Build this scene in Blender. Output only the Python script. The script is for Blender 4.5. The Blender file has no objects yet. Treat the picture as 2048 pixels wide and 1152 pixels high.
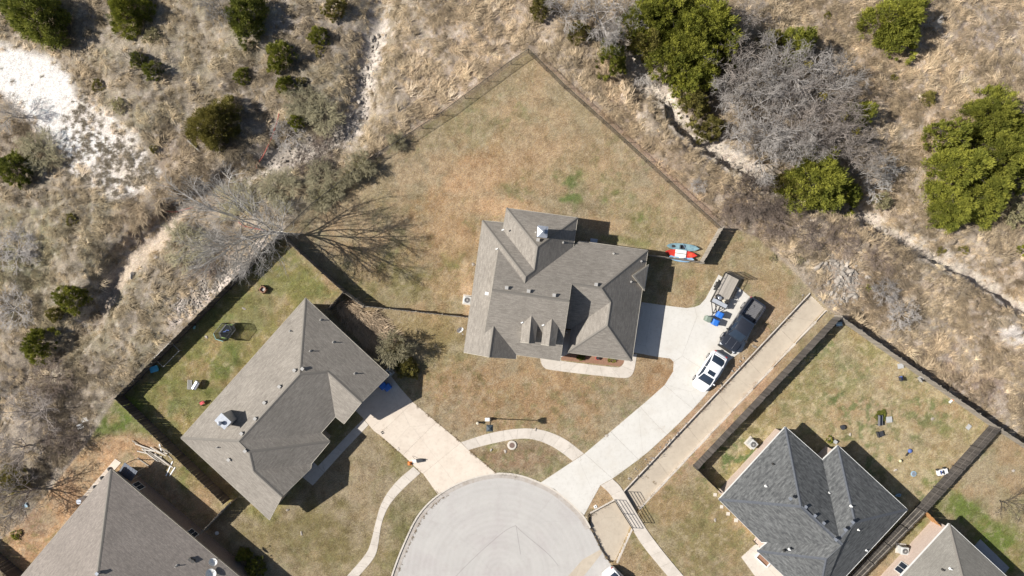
import bpy, bmesh, math, random
import numpy as np
from mathutils import Vector, Matrix, Quaternion
R_ = math.radians
rng = random.Random(7)
nr = np.random.RandomState(11)

# ------------------------------------------------------------------ camera, world, sun, exposure
H = 71.84            # drone height above the lawn
S = 19.0             # photograph pixels per metre on the ground
sc = bpy.context.scene
C = sc.collection
cam = bpy.data.objects.new('camera', bpy.data.cameras.new('camera'))
C.objects.link(cam); cam.location = (0, 0, H); cam.rotation_euler = (0, 0, 0)
cam.data.sensor_width = 36; cam.data.lens = 24.0; cam.data.clip_end = 9000; cam.data.clip_start = 0.5
sc.camera = cam
EL = R_(42); AZ = R_(2.3)
to_sun = Vector((-math.cos(AZ)*math.cos(EL), math.sin(AZ)*math.cos(EL), math.sin(EL)))
w = bpy.data.worlds.new('World'); sc.world = w; w.use_nodes = True
nt = w.node_tree; nt.nodes.clear()
sky = nt.nodes.new('ShaderNodeTexSky'); sky.sky_type = 'NISHITA'; sky.sun_disc = False
sky.sun_elevation = EL; sky.sun_rotation = R_(-87.7); sky.air_density = 1.0; sky.dust_density = 1.5
bg = nt.nodes.new('ShaderNodeBackground'); bg.inputs[1].default_value = 0.06
ow = nt.nodes.new('ShaderNodeOutputWorld')
nt.links.new(sky.outputs[0], bg.inputs[0]); nt.links.new(bg.outputs[0], ow.inputs[0])
sun = bpy.data.objects.new('sun', bpy.data.lights.new('sun', 'SUN')); C.objects.link(sun)
sun.data.energy = 5.0; sun.data.angle = R_(0.55); sun.data.color = (1.0, 0.965, 0.91)
sun.rotation_mode = 'QUATERNION'; sun.rotation_quaternion = to_sun.to_track_quat('Z', 'Y')
sun.location = (-60, 3, 60)
vs = sc.view_settings; vs.view_transform = 'Standard'; vs.look = 'None'; vs.gamma = 1
vs.use_curve_mapping = False; vs.exposure = 0.5
sc.cycles.max_bounces = 5; sc.cycles.diffuse_bounces = 3; sc.cycles.transparent_max_bounces = 8

# ------------------------------------------------------------------ helpers
def P(px, py, z=0.0):
    k = (H - z)/H/S
    return Vector(((px-1024)*k, (576-py)*k, z))

def mk(name, verts, faces, mat=None, parent=None, smooth=False, link=True):
    me = bpy.data.meshes.new(name); me.from_pydata([tuple(v) for v in verts], [], faces)
    if mat: me.materials.append(mat)
    if smooth: me.polygons.foreach_set('use_smooth', [True]*len(me.polygons))
    me.update()
    o = bpy.data.objects.new(name, me)
    if link: C.objects.link(o)
    if parent: o.parent = parent
    return o

def mk_np(name, V, F, mat, parent=None, tint=None, link=True):
    """V (n,3) float, F (m,k) int of one face size k"""
    me = bpy.data.meshes.new(name); k = F.shape[1]
    me.vertices.add(len(V)); me.vertices.foreach_set('co', np.asarray(V, np.float32).ravel())
    me.loops.add(F.size); me.loops.foreach_set('vertex_index', F.astype(np.int32).ravel())
    me.polygons.add(len(F)); me.polygons.foreach_set('loop_start', np.arange(0, F.size, k, dtype=np.int32))
    me.polygons.foreach_set('loop_total', np.full(len(F), k, np.int32))
    me.update(calc_edges=True)
    if tint is not None:
        a = me.color_attributes.new('tint', 'FLOAT_COLOR', 'POINT')
        a.data.foreach_set('color', np.concatenate([tint, np.ones((len(V), 1))], 1).astype(np.float32).ravel())
    if mat: me.materials.append(mat)
    o = bpy.data.objects.new(name, me)
    if link: C.objects.link(o)
    if parent: o.parent = parent
    return o

def tag(o, label=None, cat=None, group=None, kind=None):
    if label: o['label'] = label
    if cat: o['category'] = cat
    if group: o['group'] = group
    if kind: o['kind'] = kind
    return o

def thing(name, label, cat, loc=(0, 0, 0), rz=0.0, group=None, scale=None):
    o = bpy.data.objects.new(name, None); C.objects.link(o); o.location = loc; o.rotation_euler = (0, 0, rz)
    o.empty_display_size = .2
    if scale: o.scale = scale
    return tag(o, label, cat, group)

def copy_tree(o, parent=None):
    c = o.copy(); C.objects.link(c); c.parent = parent
    for ch in list(o.children): copy_tree(ch, c)
    return c

class MB:
    def __init__(s): s.v = []; s.f = []
    def add(s, vs_, fs):
        n = len(s.v); s.v += [tuple(v) for v in vs_]; s.f += [tuple(i+n for i in f) for f in fs]; return s
    def box(s, c, d, rz=0, m=None):
        x, y, z = d[0]/2, d[1]/2, d[2]/2
        q = Matrix.Rotation(rz, 3, 'Z') if m is None else m
        vs_ = [Vector(c)+q@Vector((a*x, b*y, e*z)) for e in (-1, 1) for b in (-1, 1) for a in (-1, 1)]
        return s.add(vs_, [(0, 2, 3, 1), (4, 5, 7, 6), (0, 1, 5, 4), (2, 6, 7, 3), (0, 4, 6, 2), (1, 3, 7, 5)])
    def tube(s, p0, p1, r0, r1=None, n=8, cap=True):
        r1 = r0 if r1 is None else r1
        p0 = Vector(p0); p1 = Vector(p1); d = (p1-p0).normalized()
        a = d.orthogonal().normalized(); b = d.cross(a)
        vs_ = []
        for p, r in ((p0, r0), (p1, r1)):
            for i in range(n):
                t = 2*math.pi*i/n; vs_.append(p+(a*math.cos(t)+b*math.sin(t))*r)
        fs = [(i, (i+1) % n, n+(i+1) % n, n+i) for i in range(n)]
        if cap: fs += [tuple(range(n-1, -1, -1)), tuple(range(n, 2*n))]
        return s.add(vs_, fs)
    def path(s, pts, r, n=6):
        for a, b in zip(pts[:-1], pts[1:]): s.tube(a, b, r, r, n)
        return s
    def lathe(s, c, prof, n=20):
        c = Vector(c); vs_ = []
        for (r, z) in prof:
            for i in range(n):
                t = 2*math.pi*i/n; vs_.append(c+Vector((r*math.cos(t), r*math.sin(t), z)))
        fs = []
        for k in range(len(prof)-1):
            for i in range(n): fs.append((k*n+i, k*n+(i+1) % n, (k+1)*n+(i+1) % n, (k+1)*n+i))
        fs.append(tuple(range((len(prof)-1)*n, len(prof)*n)))
        return s.add(vs_, fs)
    def prism(s, pts, z0, z1):
        n = len(pts)
        ar = sum(pts[i][0]*pts[(i+1) % n][1]-pts[(i+1) % n][0]*pts[i][1] for i in range(n))
        if ar < 0: pts = pts[::-1]
        vs_ = [(p[0], p[1], z0) for p in pts]+[(p[0], p[1], z1) for p in pts]
        fs = [tuple(range(n-1, -1, -1)), tuple(range(n, 2*n))]+[(i, (i+1) % n, n+(i+1) % n, n+i) for i in range(n)]
        return s.add(vs_, fs)
    def loft(s, rings, closed=True, cap=True):
        n = len(rings[0]); vs_ = [p for r in rings for p in r]; fs = []
        for k in range(len(rings)-1):
            for i in range(n if closed else n-1):
                fs.append((k*n+i, k*n+(i+1) % n, (k+1)*n+(i+1) % n, (k+1)*n+i))
        if cap and closed: fs += [tuple(range(n-1, -1, -1)), tuple(range((len(rings)-1)*n, len(rings)*n))]
        return s.add(vs_, fs)
    def build(s, name, mat=None, parent=None, smooth=False, bevel=0):
        o = mk(name, s.v, s.f, mat, parent, smooth)
        if smooth:
            o.data.shade_smooth() if hasattr(o.data, 'shade_smooth') else None
        if bevel:
            m = o.modifiers.new('b', 'BEVEL'); m.width = bevel; m.segments = 2; m.limit_method = 'ANGLE'
        return o

def autosmooth(o, ang=40):
    me = o.data
    me.polygons.foreach_set('use_smooth', [True]*len(me.polygons))
    bm = bmesh.new(); bm.from_mesh(me)
    for e in bm.edges:
        if len(e.link_faces) == 2 and e.calc_face_angle(0) > R_(ang): e.smooth = False
        elif len(e.link_faces) != 2: e.smooth = False
    bm.to_mesh(me); bm.free(); return o

# ------------------------------------------------------------------ materials
def newmat(name):
    m = bpy.data.materials.new(name); m.use_nodes = True
    n = m.node_tree; b = n.nodes['Principled BSDF']
    return m, n, b
def node(n, t, **kw):
    x = n.nodes.new(t)
    for k, v in kw.items():
        if k.startswith('i_'):
            key = k[2:]; key = int(key) if key.isdigit() else key
            x.inputs[key].default_value = v
        else: setattr(x, k, v)
    return x
def mixc(n, fac, a, b, mode='MIX'):
    x = n.nodes.new('ShaderNodeMix'); x.data_type = 'RGBA'; x.blend_type = mode
    for s_, v in ((x.inputs[0], fac), (x.inputs[6], a), (x.inputs[7], b)):
        if hasattr(v, 'is_output'): n.links.new(v, s_)
        elif isinstance(v, (int, float)): s_.default_value = v
        else: s_.default_value = (*v[:3], 1)
    return x.outputs[2]
def ramp(n, src, a, b, lo=0.0, hi=1.0):
    x = n.nodes.new('ShaderNodeMapRange'); n.links.new(src, x.inputs[0])
    x.inputs[1].default_value = a; x.inputs[2].default_value = b; x.inputs[3].default_value = lo; x.inputs[4].default_value = hi
    return x.outputs[0]

def M(name, c1, c2=None, scale=3.0, rough=.85, bump=0.0, bscale=None, metal=0.0, rnd=0.0, dirt=None, dscale=.5, spec=None, stretch=None, coat=0):
    m, n, b = newmat(name); L = n.links
    tc = node(n, 'ShaderNodeTexCoord'); co = tc.outputs['Object']
    if stretch:
        mp = node(n, 'ShaderNodeMapping'); mp.inputs['Scale'].default_value = stretch; L.new(co, mp.inputs[0]); co = mp.outputs[0]
    col = None
    nz = node(n, 'ShaderNodeTexNoise', i_Scale=scale, i_Detail=6.0, i_Roughness=.65); L.new(co, nz.inputs['Vector'])
    c2 = c2 or tuple(x*.82 for x in c1)
    col = mixc(n, ramp(n, nz.outputs[0], .32, .68), c1, c2)
    if dirt:
        d = node(n, 'ShaderNodeTexNoise', i_Scale=dscale, i_Detail=5.0, i_Roughness=.6); L.new(tc.outputs['Object'], d.inputs['Vector'])
        col = mixc(n, ramp(n, d.outputs[0], .5, .72, 0, .8), col, dirt)
    if dirt and name.endswith('concrete'):
        d2 = node(n, 'ShaderNodeTexNoise', i_Scale=2.6, i_Detail=7.0, i_Roughness=.72); L.new(tc.outputs['Object'], d2.inputs['Vector'])
        col = mixc(n, ramp(n, d2.outputs[0], .5, .75, 0, .55), col, tuple(x*.8 for x in dirt))
        vo = node(n, 'ShaderNodeTexVoronoi', feature='DISTANCE_TO_EDGE', i_Scale=.11); mm = mixc(n, .12, tc.outputs['Object'], d2.outputs['Color'], 'ADD'); L.new(mm, vo.inputs['Vector'])
        col = mixc(n, ramp(n, vo.outputs['Distance'], .0006, .002, .35, 0), col, (.2, .18, .15))
    if rnd:
        oi = node(n, 'ShaderNodeObjectInfo'); hs = node(n, 'ShaderNodeHueSaturation')
        L.new(ramp(n, oi.outputs['Random'], 0, 1, 1-rnd, 1+rnd), hs.inputs['Value']); L.new(col, hs.inputs['Color']); col = hs.outputs[0]
    L.new(col, b.inputs['Base Color']); b.inputs['Roughness'].default_value = rough; b.inputs['Metallic'].default_value = metal
    if spec is not None: b.inputs['Specular IOR Level'].default_value = spec
    if coat: b.inputs['Coat Weight'].default_value = coat; b.inputs['Coat Roughness'].default_value = .05
    if bump:
        bn = node(n, 'ShaderNodeBump', i_Strength=bump, i_Distance=.02)
        n2 = node(n, 'ShaderNodeTexNoise', i_Scale=bscale or scale*4, i_Detail=4.0); L.new(co, n2.inputs['Vector'])
        L.new(n2.outputs[0], bn.inputs['Height']); L.new(bn.outputs[0], b.inputs['Normal'])
    return m

def shingle_mat(name, base, light, dark, streak=(1.1, 6.5), contrast=1.0):
    m, n, b = newmat(name); L = n.links
    uv = node(n, 'ShaderNodeUVMap', uv_map='UVMap')
    br = node(n, 'ShaderNodeTexBrick', offset=.37, i_Scale=1.0)
    br.inputs['Color1'].default_value = (*light, 1); br.inputs['Color2'].default_value = (*dark, 1); br.inputs['Mortar'].default_value = (*[x*.6 for x in dark], 1)
    br.inputs['Mortar Size'].default_value = .006; br.inputs['Brick Width'].default_value = .31; br.inputs['Row Height'].default_value = .143
    L.new(uv.outputs[0], br.inputs['Vector'])
    mp = node(n, 'ShaderNodeMapping'); mp.inputs['Scale'].default_value = (streak[0], streak[1], 1); L.new(uv.outputs[0], mp.inputs[0])
    nz = node(n, 'ShaderNodeTexNoise', i_Scale=1.0, i_Detail=3.0, i_Roughness=.55); L.new(mp.outputs[0], nz.inputs['Vector'])
    st = mixc(n, ramp(n, nz.outputs[0], .38, .62), dark, light)
    c = mixc(n, .5, st, br.outputs[0]); c = mixc(n, 1-.75*contrast if contrast < 1 else .25, c, base)
    tc = node(n, 'ShaderNodeTexCoord')
    big = node(n, 'ShaderNodeTexNoise', i_Scale=.35, i_Detail=5.0, i_Roughness=.6); L.new(tc.outputs['Object'], big.inputs['Vector'])
    hs = node(n, 'ShaderNodeHueSaturation'); L.new(ramp(n, big.outputs[0], .3, .7, .9, 1.1), hs.inputs['Value']); L.new(c, hs.inputs['Color'])
    gr = node(n, 'ShaderNodeTexNoise', i_Scale=14.0, i_Detail=2.0); L.new(tc.outputs['Object'], gr.inputs['Vector'])
    h2 = node(n, 'ShaderNodeHueSaturation'); L.new(ramp(n, gr.outputs[0], .3, .7, .86, 1.14), h2.inputs['Value']); L.new(hs.outputs[0], h2.inputs['Color'])
    L.new(h2.outputs[0], b.inputs['Base Color']); b.inputs['Roughness'].default_value = .95; b.inputs['Specular IOR Level'].default_value = .2
    bp = node(n, 'ShaderNodeBump', i_Strength=.5, i_Distance=.012); L.new(br.outputs['Fac'], bp.inputs['Height']); bp.invert = True
    L.new(bp.outputs[0], b.inputs['Normal'])
    return m

MAT = {}
MAT['roof_tan'] = shingle_mat('warm grey shingles', (.235, .21, .18), (.30, .272, .235), (.18, .16, .137))
MAT['roof_brown'] = shingle_mat('brown grey shingles', (.235, .207, .182), (.295, .258, .225), (.175, .152, .135), (1.6, 7))
MAT['roof_slate'] = shingle_mat('slate grey shingles', (.09, .092, .093), (.185, .187, .182), (.054, .056, .057), (1.25, 5.0), 1.4)
MAT['roof_pale'] = shingle_mat('pale grey shingles', (.21, .195, .17), (.25, .235, .205), (.17, .158, .138))
MAT['cap'] = M('ridge cap shingle', (.19, .172, .148), scale=9, bump=.3)
MAT['cap_slate'] = M('slate ridge cap shingle', (.105, .112, .125), (.07, .076, .088), scale=6, bump=.3)
def brick_mat(name, c1, c2, mortar):
    m, n, b = newmat(name); L = n.links
    uv = node(n, 'ShaderNodeUVMap', uv_map='UVMap')
    br = node(n, 'ShaderNodeTexBrick', i_Scale=1.0); br.inputs['Color1'].default_value = (*c1, 1); br.inputs['Color2'].default_value = (*c2, 1)
    br.inputs['Mortar'].default_value = (*mortar, 1); br.inputs['Mortar Size'].default_value = .008
    br.inputs['Brick Width'].default_value = .2; br.inputs['Row Height'].default_value = .075
    L.new(uv.outputs[0], br.inputs['Vector']); L.new(br.outputs[0], b.inputs['Base Color']); b.inputs['Roughness'].default_value = .9
    bp = node(n, 'ShaderNodeBump', i_Strength=.5, i_Distance=.01); L.new(br.outputs['Fac'], bp.inputs['Height']); bp.invert = True; L.new(bp.outputs[0], b.inputs['Normal'])
    return m
MAT['brick_tan'] = brick_mat('tan brick', (.42, .33, .25), (.34, .25, .19), (.5, .45, .38))
MAT['brick_pink'] = brick_mat('pinkish brick', (.55, .43, .36), (.45, .33, .27), (.6, .55, .48))
MAT['brick_brown'] = brick_mat('brown brick', (.26, .19, .15), (.2, .14, .11), (.33, .29, .25))
MAT['white'] = M('white trim paint', (.78, .77, .74), (.7, .69, .66), scale=2, rough=.5)
MAT['cream'] = M('cream trim paint', (.42, .38, .31), scale=2, rough=.6)
MAT['glass'] = M('dark window glass', (.02, .03, .045), (.03, .04, .06), scale=1, rough=.08, spec=.8)
MAT['galv'] = M('galvanised sheet', (.48, .5, .53), (.38, .4, .44), scale=4, rough=.35, metal=.6)
MAT['vent'] = M('vent metal', (.42, .4, .37), (.3, .29, .27), scale=8, rough=.5)
MAT['dark'] = M('black metal', (.025, .024, .023), (.04, .037, .033), scale=8, rough=.55)
MAT['black_plastic'] = M('black plastic', (.03, .032, .036), (.05, .05, .055), scale=6, rough=.5)
MAT['conc_drive'] = M('driveway concrete', (.565, .54, .495), (.52, .495, .45), scale=.7, rough=.9, bump=.15, bscale=30, dirt=(.50, .465, .41), dscale=.45, rnd=.03)
MAT['conc_warm'] = M('warm driveway concrete', (.61, .53, .44), (.56, .48, .395), scale=.8, rough=.9, bump=.15, bscale=30, dirt=(.5, .42, .34), dscale=.5, rnd=.03)
MAT['conc_walk'] = M('sidewalk concrete', (.56, .505, .44), (.51, .455, .39), scale=1.2, rough=.9, bump=.15, bscale=30, dirt=(.46, .41, .35), dscale=.8, rnd=.05)
MAT['conc_flume'] = M('drainage channel concrete', (.46, .395, .31), (.42, .355, .275), scale=.9, rough=.9, bump=.2, bscale=25, dirt=(.38, .32, .25), dscale=.7, rnd=.04)
MAT['conc_edge'] = M('pale concrete kerb', (.56, .51, .44), (.48, .43, .37), scale=2, rough=.9, bump=.2)
MAT['wood_grey'] = M('weathered grey wood', (.17, .148, .125), (.10, .086, .072), scale=2.5, rough=.9, bump=.4, rnd=.35, stretch=(8, 8, 1))
MAT['wood_light'] = M('silver grey wood', (.34, .30, .25), (.24, .21, .17), scale=2.5, rough=.9, bump=.3, rnd=.22, stretch=(8, 8, 1))
MAT['wood_dark'] = M('dark weathered wood', (.10, .088, .078), (.06, .052, .046), scale=2.5, rough=.9, bump=.4, rnd=.4, stretch=(8, 8, 1))
MAT['wood_new'] = M('new orange cedar', (.46, .25, .10), (.38, .19, .07), scale=2.5, rough=.8, bump=.3, rnd=.2, stretch=(8, 8, 1))
MAT['deck'] = M('weathered deck board', (.40, .36, .31), (.29, .26, .22), scale=3, rough=.9, rnd=.15, stretch=(1, 10, 1))
MAT['bark_dark'] = M('dark bark', (.10, .085, .07), (.06, .05, .042), scale=9, rough=1)
MAT['twig_grey'] = M('grey twigs', (.46, .425, .39), (.30, .27, .245), scale=1.5, rough=1, rnd=.18)
MAT['twig_pale'] = M('pale bleached twigs', (.60, .565, .525), (.46, .43, .39), scale=1.5, rough=1, rnd=.1)
MAT['twig_brown'] = M('brown twigs', (.22, .17, .135), (.14, .108, .086), scale=1.5, rough=1, rnd=.2)
MAT['rock'] = M('pale limestone', (.40, .355, .30), (.26, .225, .19), scale=3, rough=.95, bump=.6, bscale=9, rnd=.25)
MAT['mulch'] = M('red brown mulch', (.30, .17, .11), (.2, .11, .07), scale=12, rough=1, bump=.8)

def leaf_mat(name, c1, c2, trans=.25):
    m, n, b = newmat(name); L = n.links
    at = node(n, 'ShaderNodeAttribute', attribute_name='tint'); sep = node(n, 'ShaderNodeSeparateColor'); L.new(at.outputs['Color'], sep.inputs[0])
    c = mixc(n, sep.outputs[0], c1, c2)
    oi = node(n, 'ShaderNodeObjectInfo'); hs = node(n, 'ShaderNodeHueSaturation')
    L.new(ramp(n, oi.outputs['Random'], 0, 1, .85, 1.15), hs.inputs['Value']); L.new(c, hs.inputs['Color'])
    L.new(hs.outputs[0], b.inputs['Base Color']); b.inputs['Roughness'].default_value = .75; b.inputs['Specular IOR Level'].default_value = .25
    tr = node(n, 'ShaderNodeBsdfTranslucent'); L.new(hs.outputs[0], tr.inputs[0])
    mx = node(n, 'ShaderNodeMixShader', i_0=trans); L.new(b.outputs[0], mx.inputs[1]); L.new(tr.outputs[0], mx.inputs[2])
    L.new(mx.outputs[0], n.nodes['Material Output'].inputs[0])
    return m
MAT['juniper'] = leaf_mat('juniper foliage', (.105, .125, .02), (.37, .365, .06))
MAT['juniper_olive'] = leaf_mat('olive juniper foliage', (.14, .13, .035), (.32, .275, .075))
MAT['juniper_dark'] = leaf_mat('dark juniper foliage', (.095, .115, .024), (.29, .295, .06))
MAT['leaf_pale'] = leaf_mat('pale sage foliage', (.28, .26, .13), (.46, .41, .24))
MAT['leaf_yellow'] = leaf_mat('yellow green mistletoe', (.22, .19, .03), (.36, .29, .05))

def straw_mat(name, ca, cb):
    m, n, b = newmat(name); L = n.links
    at = node(n, 'ShaderNodeAttribute', attribute_name='itint'); at.attribute_type = 'INSTANCER'
    t2 = node(n, 'ShaderNodeAttribute', attribute_name='tint'); sep = node(n, 'ShaderNodeSeparateColor'); L.new(t2.outputs['Color'], sep.inputs[0])
    c = mixc(n, sep.outputs[0], ca, cb); c = mixc(n, 1.0, c, at.outputs['Color'], 'MULTIPLY')
    L.new(c, b.inputs['Base Color']); b.inputs['Roughness'].default_value = .8; b.inputs['Specular IOR Level'].default_value = .2
    tr = node(n, 'ShaderNodeBsdfTranslucent'); L.new(c, tr.inputs[0])
    mx = node(n, 'ShaderNodeMixShader', i_0=.2); L.new(b.outputs[0], mx.inputs[1]); L.new(tr.outputs[0], mx.inputs[2])
    L.new(mx.outputs[0], n.nodes['Material Output'].inputs[0]); return m
MAT['straw'] = straw_mat('dry straw grass', (.34, .28, .212), (.63, .53, .415))
MAT['brush'] = straw_mat('dry brush twigs', (.20, .172, .13), (.40, .35, .275))

# ------------------------------------------------------------------ the ground
def lattice(x, y, cell, seed):
    r = np.random.RandomState(seed); n = 256; g = r.rand(n, n)
    fx = x/cell; fy = y/cell; ix = np.floor(fx).astype(int); iy = np.floor(fy).astype(int)
    tx = fx-ix; ty = fy-iy; tx = tx*tx*(3-2*tx); ty = ty*ty*(3-2*ty)
    a = g[ix % n, iy % n]; b = g[(ix+1) % n, iy % n]; c = g[ix % n, (iy+1) % n]; d = g[(ix+1) % n, (iy+1) % n]
    return (a*(1-tx)+b*tx)*(1-ty)+(c*(1-tx)+d*tx)*ty
def fbm(x, y, cell, seed, oct_=4, gain=.5):
    s = 0; a = 1; t = 0
    for k in range(oct_):
        s = s+a*lattice(x+17.3*k, y-9.1*k, cell, seed+k); t += a; a *= gain; cell /= 2.03
    return s/t
def to_px(x, y): return x*S+1024, 576-y*S
def inpoly(px, py, poly):
    r = np.zeros(px.shape, bool); n = len(poly)
    for i in range(n):
        x1, y1 = poly[i]; x2, y2 = poly[(i+1) % n]
        if y1 == y2: continue
        c = ((y1 > py) != (y2 > py)) & (px < (x2-x1)*(py-y1)/(y2-y1)+x1); r ^= c
    return r
def dseg(px, py, line, closed=False):
    d = np.full(px.shape, 1e9); pts = list(line)+([line[0]] if closed else [])
    for (x1, y1), (x2, y2) in zip(pts[:-1], pts[1:]):
        L2 = (x2-x1)**2+(y2-y1)**2+1e-9; t = np.clip(((px-x1)*(x2-x1)+(py-y1)*(y2-y1))/L2, 0, 1)
        d = np.minimum(d, np.hypot(px-x1-t*(x2-x1), py-y1-t*(y2-y1)))
    return d
def soft(px, py, poly, wpx):      # 1 inside, 0 outside, soft edge
    d = dseg(px, py, poly, True); s = np.where(inpoly(px, py, poly), d, -d)
    return np.clip(s/wpx*.5+.5, 0, 1)

LOTS = [(1055, 100), (1130, 170), (1295, 322), (1442, 460), (1475, 462), (1515, 478), (1560, 520), (1600, 560), (1625, 588), (1655, 622), (1684, 640), (1852, 757), (2003, 862),
        (2060, 893), (2600, 1200), (2600, 1600), (-600, 1600), (-300, 1300), (60, 1160), (0, 1120), (0, 1085), (60, 1030), (120, 960), (175, 890), (232, 800), (330, 700), (557, 472), (640, 405), (700, 358), (805, 280), (885, 228), (1022, 124)]
CHAN = [(1251, 984), (1621, 588), (1653, 619), (1277, 1021)]
CHAN_LOW = [(1180, 1030), (1229, 1004), (1251, 984), (1277, 1021), (1261, 1055), (1231, 1125), (1218, 1127), (1199, 1098), (1180, 1057)]
STREET = [(776, 1185), (784, 1151), (798, 1112), (813, 1077), (831, 1038), (854, 1009), (880, 987), (915, 967), (954, 953), (996, 946), (1035, 949), (1070, 961), (1109, 980), (1141, 1006),
          (1167, 1032), (1186, 1068), (1202, 1100), (1222, 1130), (1250, 1162), (1330, 1260), (1380, 1500), (700, 1500), (730, 1300)]
CREEK = [(1262, 85), (1282, 150), (1330, 190), (1352, 240), (1400, 285), (1455, 318), (1535, 365), (1620, 395), (1700, 420), (1750, 440), (1790, 470), (1850, 505), (1900, 530), (1960, 560), (2020, 595), (2090, 640), (2300, 760)]
GULLY_L = [(770, -20), (755, 45), (730, 120), (720, 215), (690, 262), (640, 290), (560, 310), (500, 345), (430, 372), (345, 415), (290, 478), (235, 525), (205, 590), (180, 640), (120, 690), (40, 780), (-60, 900)]
LIME = [(-60, 70), (0, 87), (30, 95), (100, 115), (140, 150), (155, 190), (190, 205), (240, 250), (290, 285), (300, 325), (325, 345), (290, 368), (265, 398), (200, 390), (135, 350), (110, 300), (62, 245), (35, 215), (0, 185), (-60, 180)]
GRAVEL = [(505, 500), (480, 530), (440, 555), (400, 580), (360, 600), (330, 640), (345, 655), (400, 610), (470, 560), (540, 505), (560, 475), (520, 480)]
SLOPE_R = [(1700, 575), (1760, 640), (1850, 730), (2000, 850), (2300, 1050)]

xf = np.arange(-58, 58.01, .155); yf = np.arange(-34, 34.01, .155)
gx = 60*1.32**np.arange(0, 15); gy = 36*1.32**np.arange(0, 17)
xs = np.concatenate([-gx[::-1], xf, gx]); ys = np.concatenate([-gy[::-1], yf, gy])
X, Y = np.meshgrid(xs, ys); PX, PY = to_px(X, Y)
inL = inpoly(PX, PY, LOTS); dL = dseg(PX, PY, LOTS, True)/S
wild = np.where(inL, 0, np.clip(dL/1.2, 0, 1))                    # 0 on the mown lots, 1 outside
wildc = np.where(inL, 0, np.clip(dL/.25, 0, 1))
n1 = fbm(X, Y, 6.5, 1, 5); n2 = fbm(X, Y, 1.5, 20, 4, .6); n3 = fbm(X, Y, .5, 40, 3, .6); nb = fbm(X, Y, 14, 60, 3)
dC = dseg(PX, PY, CREEK)/S; dG = dseg(PX, PY, GULLY_L)/S
def relief():
    z = (n1-.5)*1.3+(n2-.5)*.38+(n3-.5)*.10
    z = z-1.5*np.exp(-(dC/1.9)**2)-1.3*np.exp(-(dG/1.7)**2)*(.5+n1)
    lip = 1.1*np.clip((n2-.46)*7, 0, 1)*np.exp(-((dC-2.6)/1.0)**2)
    cxs = np.array([p[0] for p in CREEK], float); cys = np.array([p[1] for p in CREEK], float)
    below = PY-np.interp(PX, cxs, cys); wob = (n2-.5)*1.6+(n3-.5)*.8
    dd = np.where(below > 0, dC, -dC)+wob
    z = z+1.5*np.clip((dd-.5)/.5, 0, 1)*np.clip(1-(dd-1)/4.0, 0, 1)*np.clip((PX-1290)/60, 0, 1)
    pth = [(470, 330), (400, 385), (345, 410), (285, 462), (240, 505), (200, 560), (170, 640)]
    dp = dseg(PX, PY, pth)/S; lx = np.array([p[0] for p in pth[::-1]], float); ly = np.array([p[1] for p in pth[::-1]], float)
    up_ = np.interp(PX, lx, ly)-PY; ds = np.where(up_ > 0, dp, -dp)+wob*.7
    z = z+.85*np.clip((ds-.3)/.5, 0, 1)*np.clip(1-(ds-.8)/4.0, 0, 1)
    lime = soft(PX, PY, LIME, 30); z = z*(1-.75*lime)+lip*.5
    return z
Zr = relief()
far = np.clip((np.hypot(X, Y)-70)/400, 0, 1)
Z = Zr*wild*(1-far)
def carve(poly, depth, grow=.05):
    d = dseg(PX, PY, poly, True)/S; m = inpoly(PX, PY, poly) | (d < grow); Z[m] = np.minimum(Z[m], depth)
carve(CHAN, -.65); carve(CHAN_LOW, -.65); carve(STREET, -.4, -.01)
def th(x, y):
    i = int(np.clip(np.searchsorted(xs, x)-1, 0, len(xs)-2)); j = int(np.clip(np.searchsorted(ys, y)-1, 0, len(ys)-2))
    tx = (x-xs[i])/(xs[i+1]-xs[i]); ty = (y-ys[j])/(ys[j+1]-ys[j])
    return float((Z[j, i]*(1-tx)+Z[j, i+1]*tx)*(1-ty)+(Z[j+1, i]*(1-tx)+Z[j+1, i+1]*tx)*ty)
def G(px, py, h=0.0):              # ground point seen at this pixel when looked at height h above it
    p = P(px, py, h); p.z = th(p.x, p.y); return p

def c3(*a): return np.array(a)
col = np.zeros(X.shape+(3,)); col[:] = c3(.265, .22, .142)
def blend(m, c, k=1.0):
    global col
    m = np.clip(m*k, 0, 1)[..., None]; col = col*(1-m)+np.array(c)*m
def blob(cx, cy, rx, ry, c, k=1.0, rot=0, rag=.9):
    dx = PX-cx; dy = PY-cy; a = R_(rot); u = (dx*math.cos(a)+dy*math.sin(a))/rx; v = (-dx*math.sin(a)+dy*math.cos(a))/ry
    d = np.sqrt(u*u+v*v)+(n2-.5)*rag*1.6+(n1-.5)*rag
    blend(np.clip((1.15-d)*1.6, 0, 1), c, k)
TAN = (.27, .195, .118); ORG = (.32, .205, .115); GRN = (.085, .13, .035); OLV = (.175, .165, .058); PALE = (.33, .275, .19); GREY = (.25, .215, .16)
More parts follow.
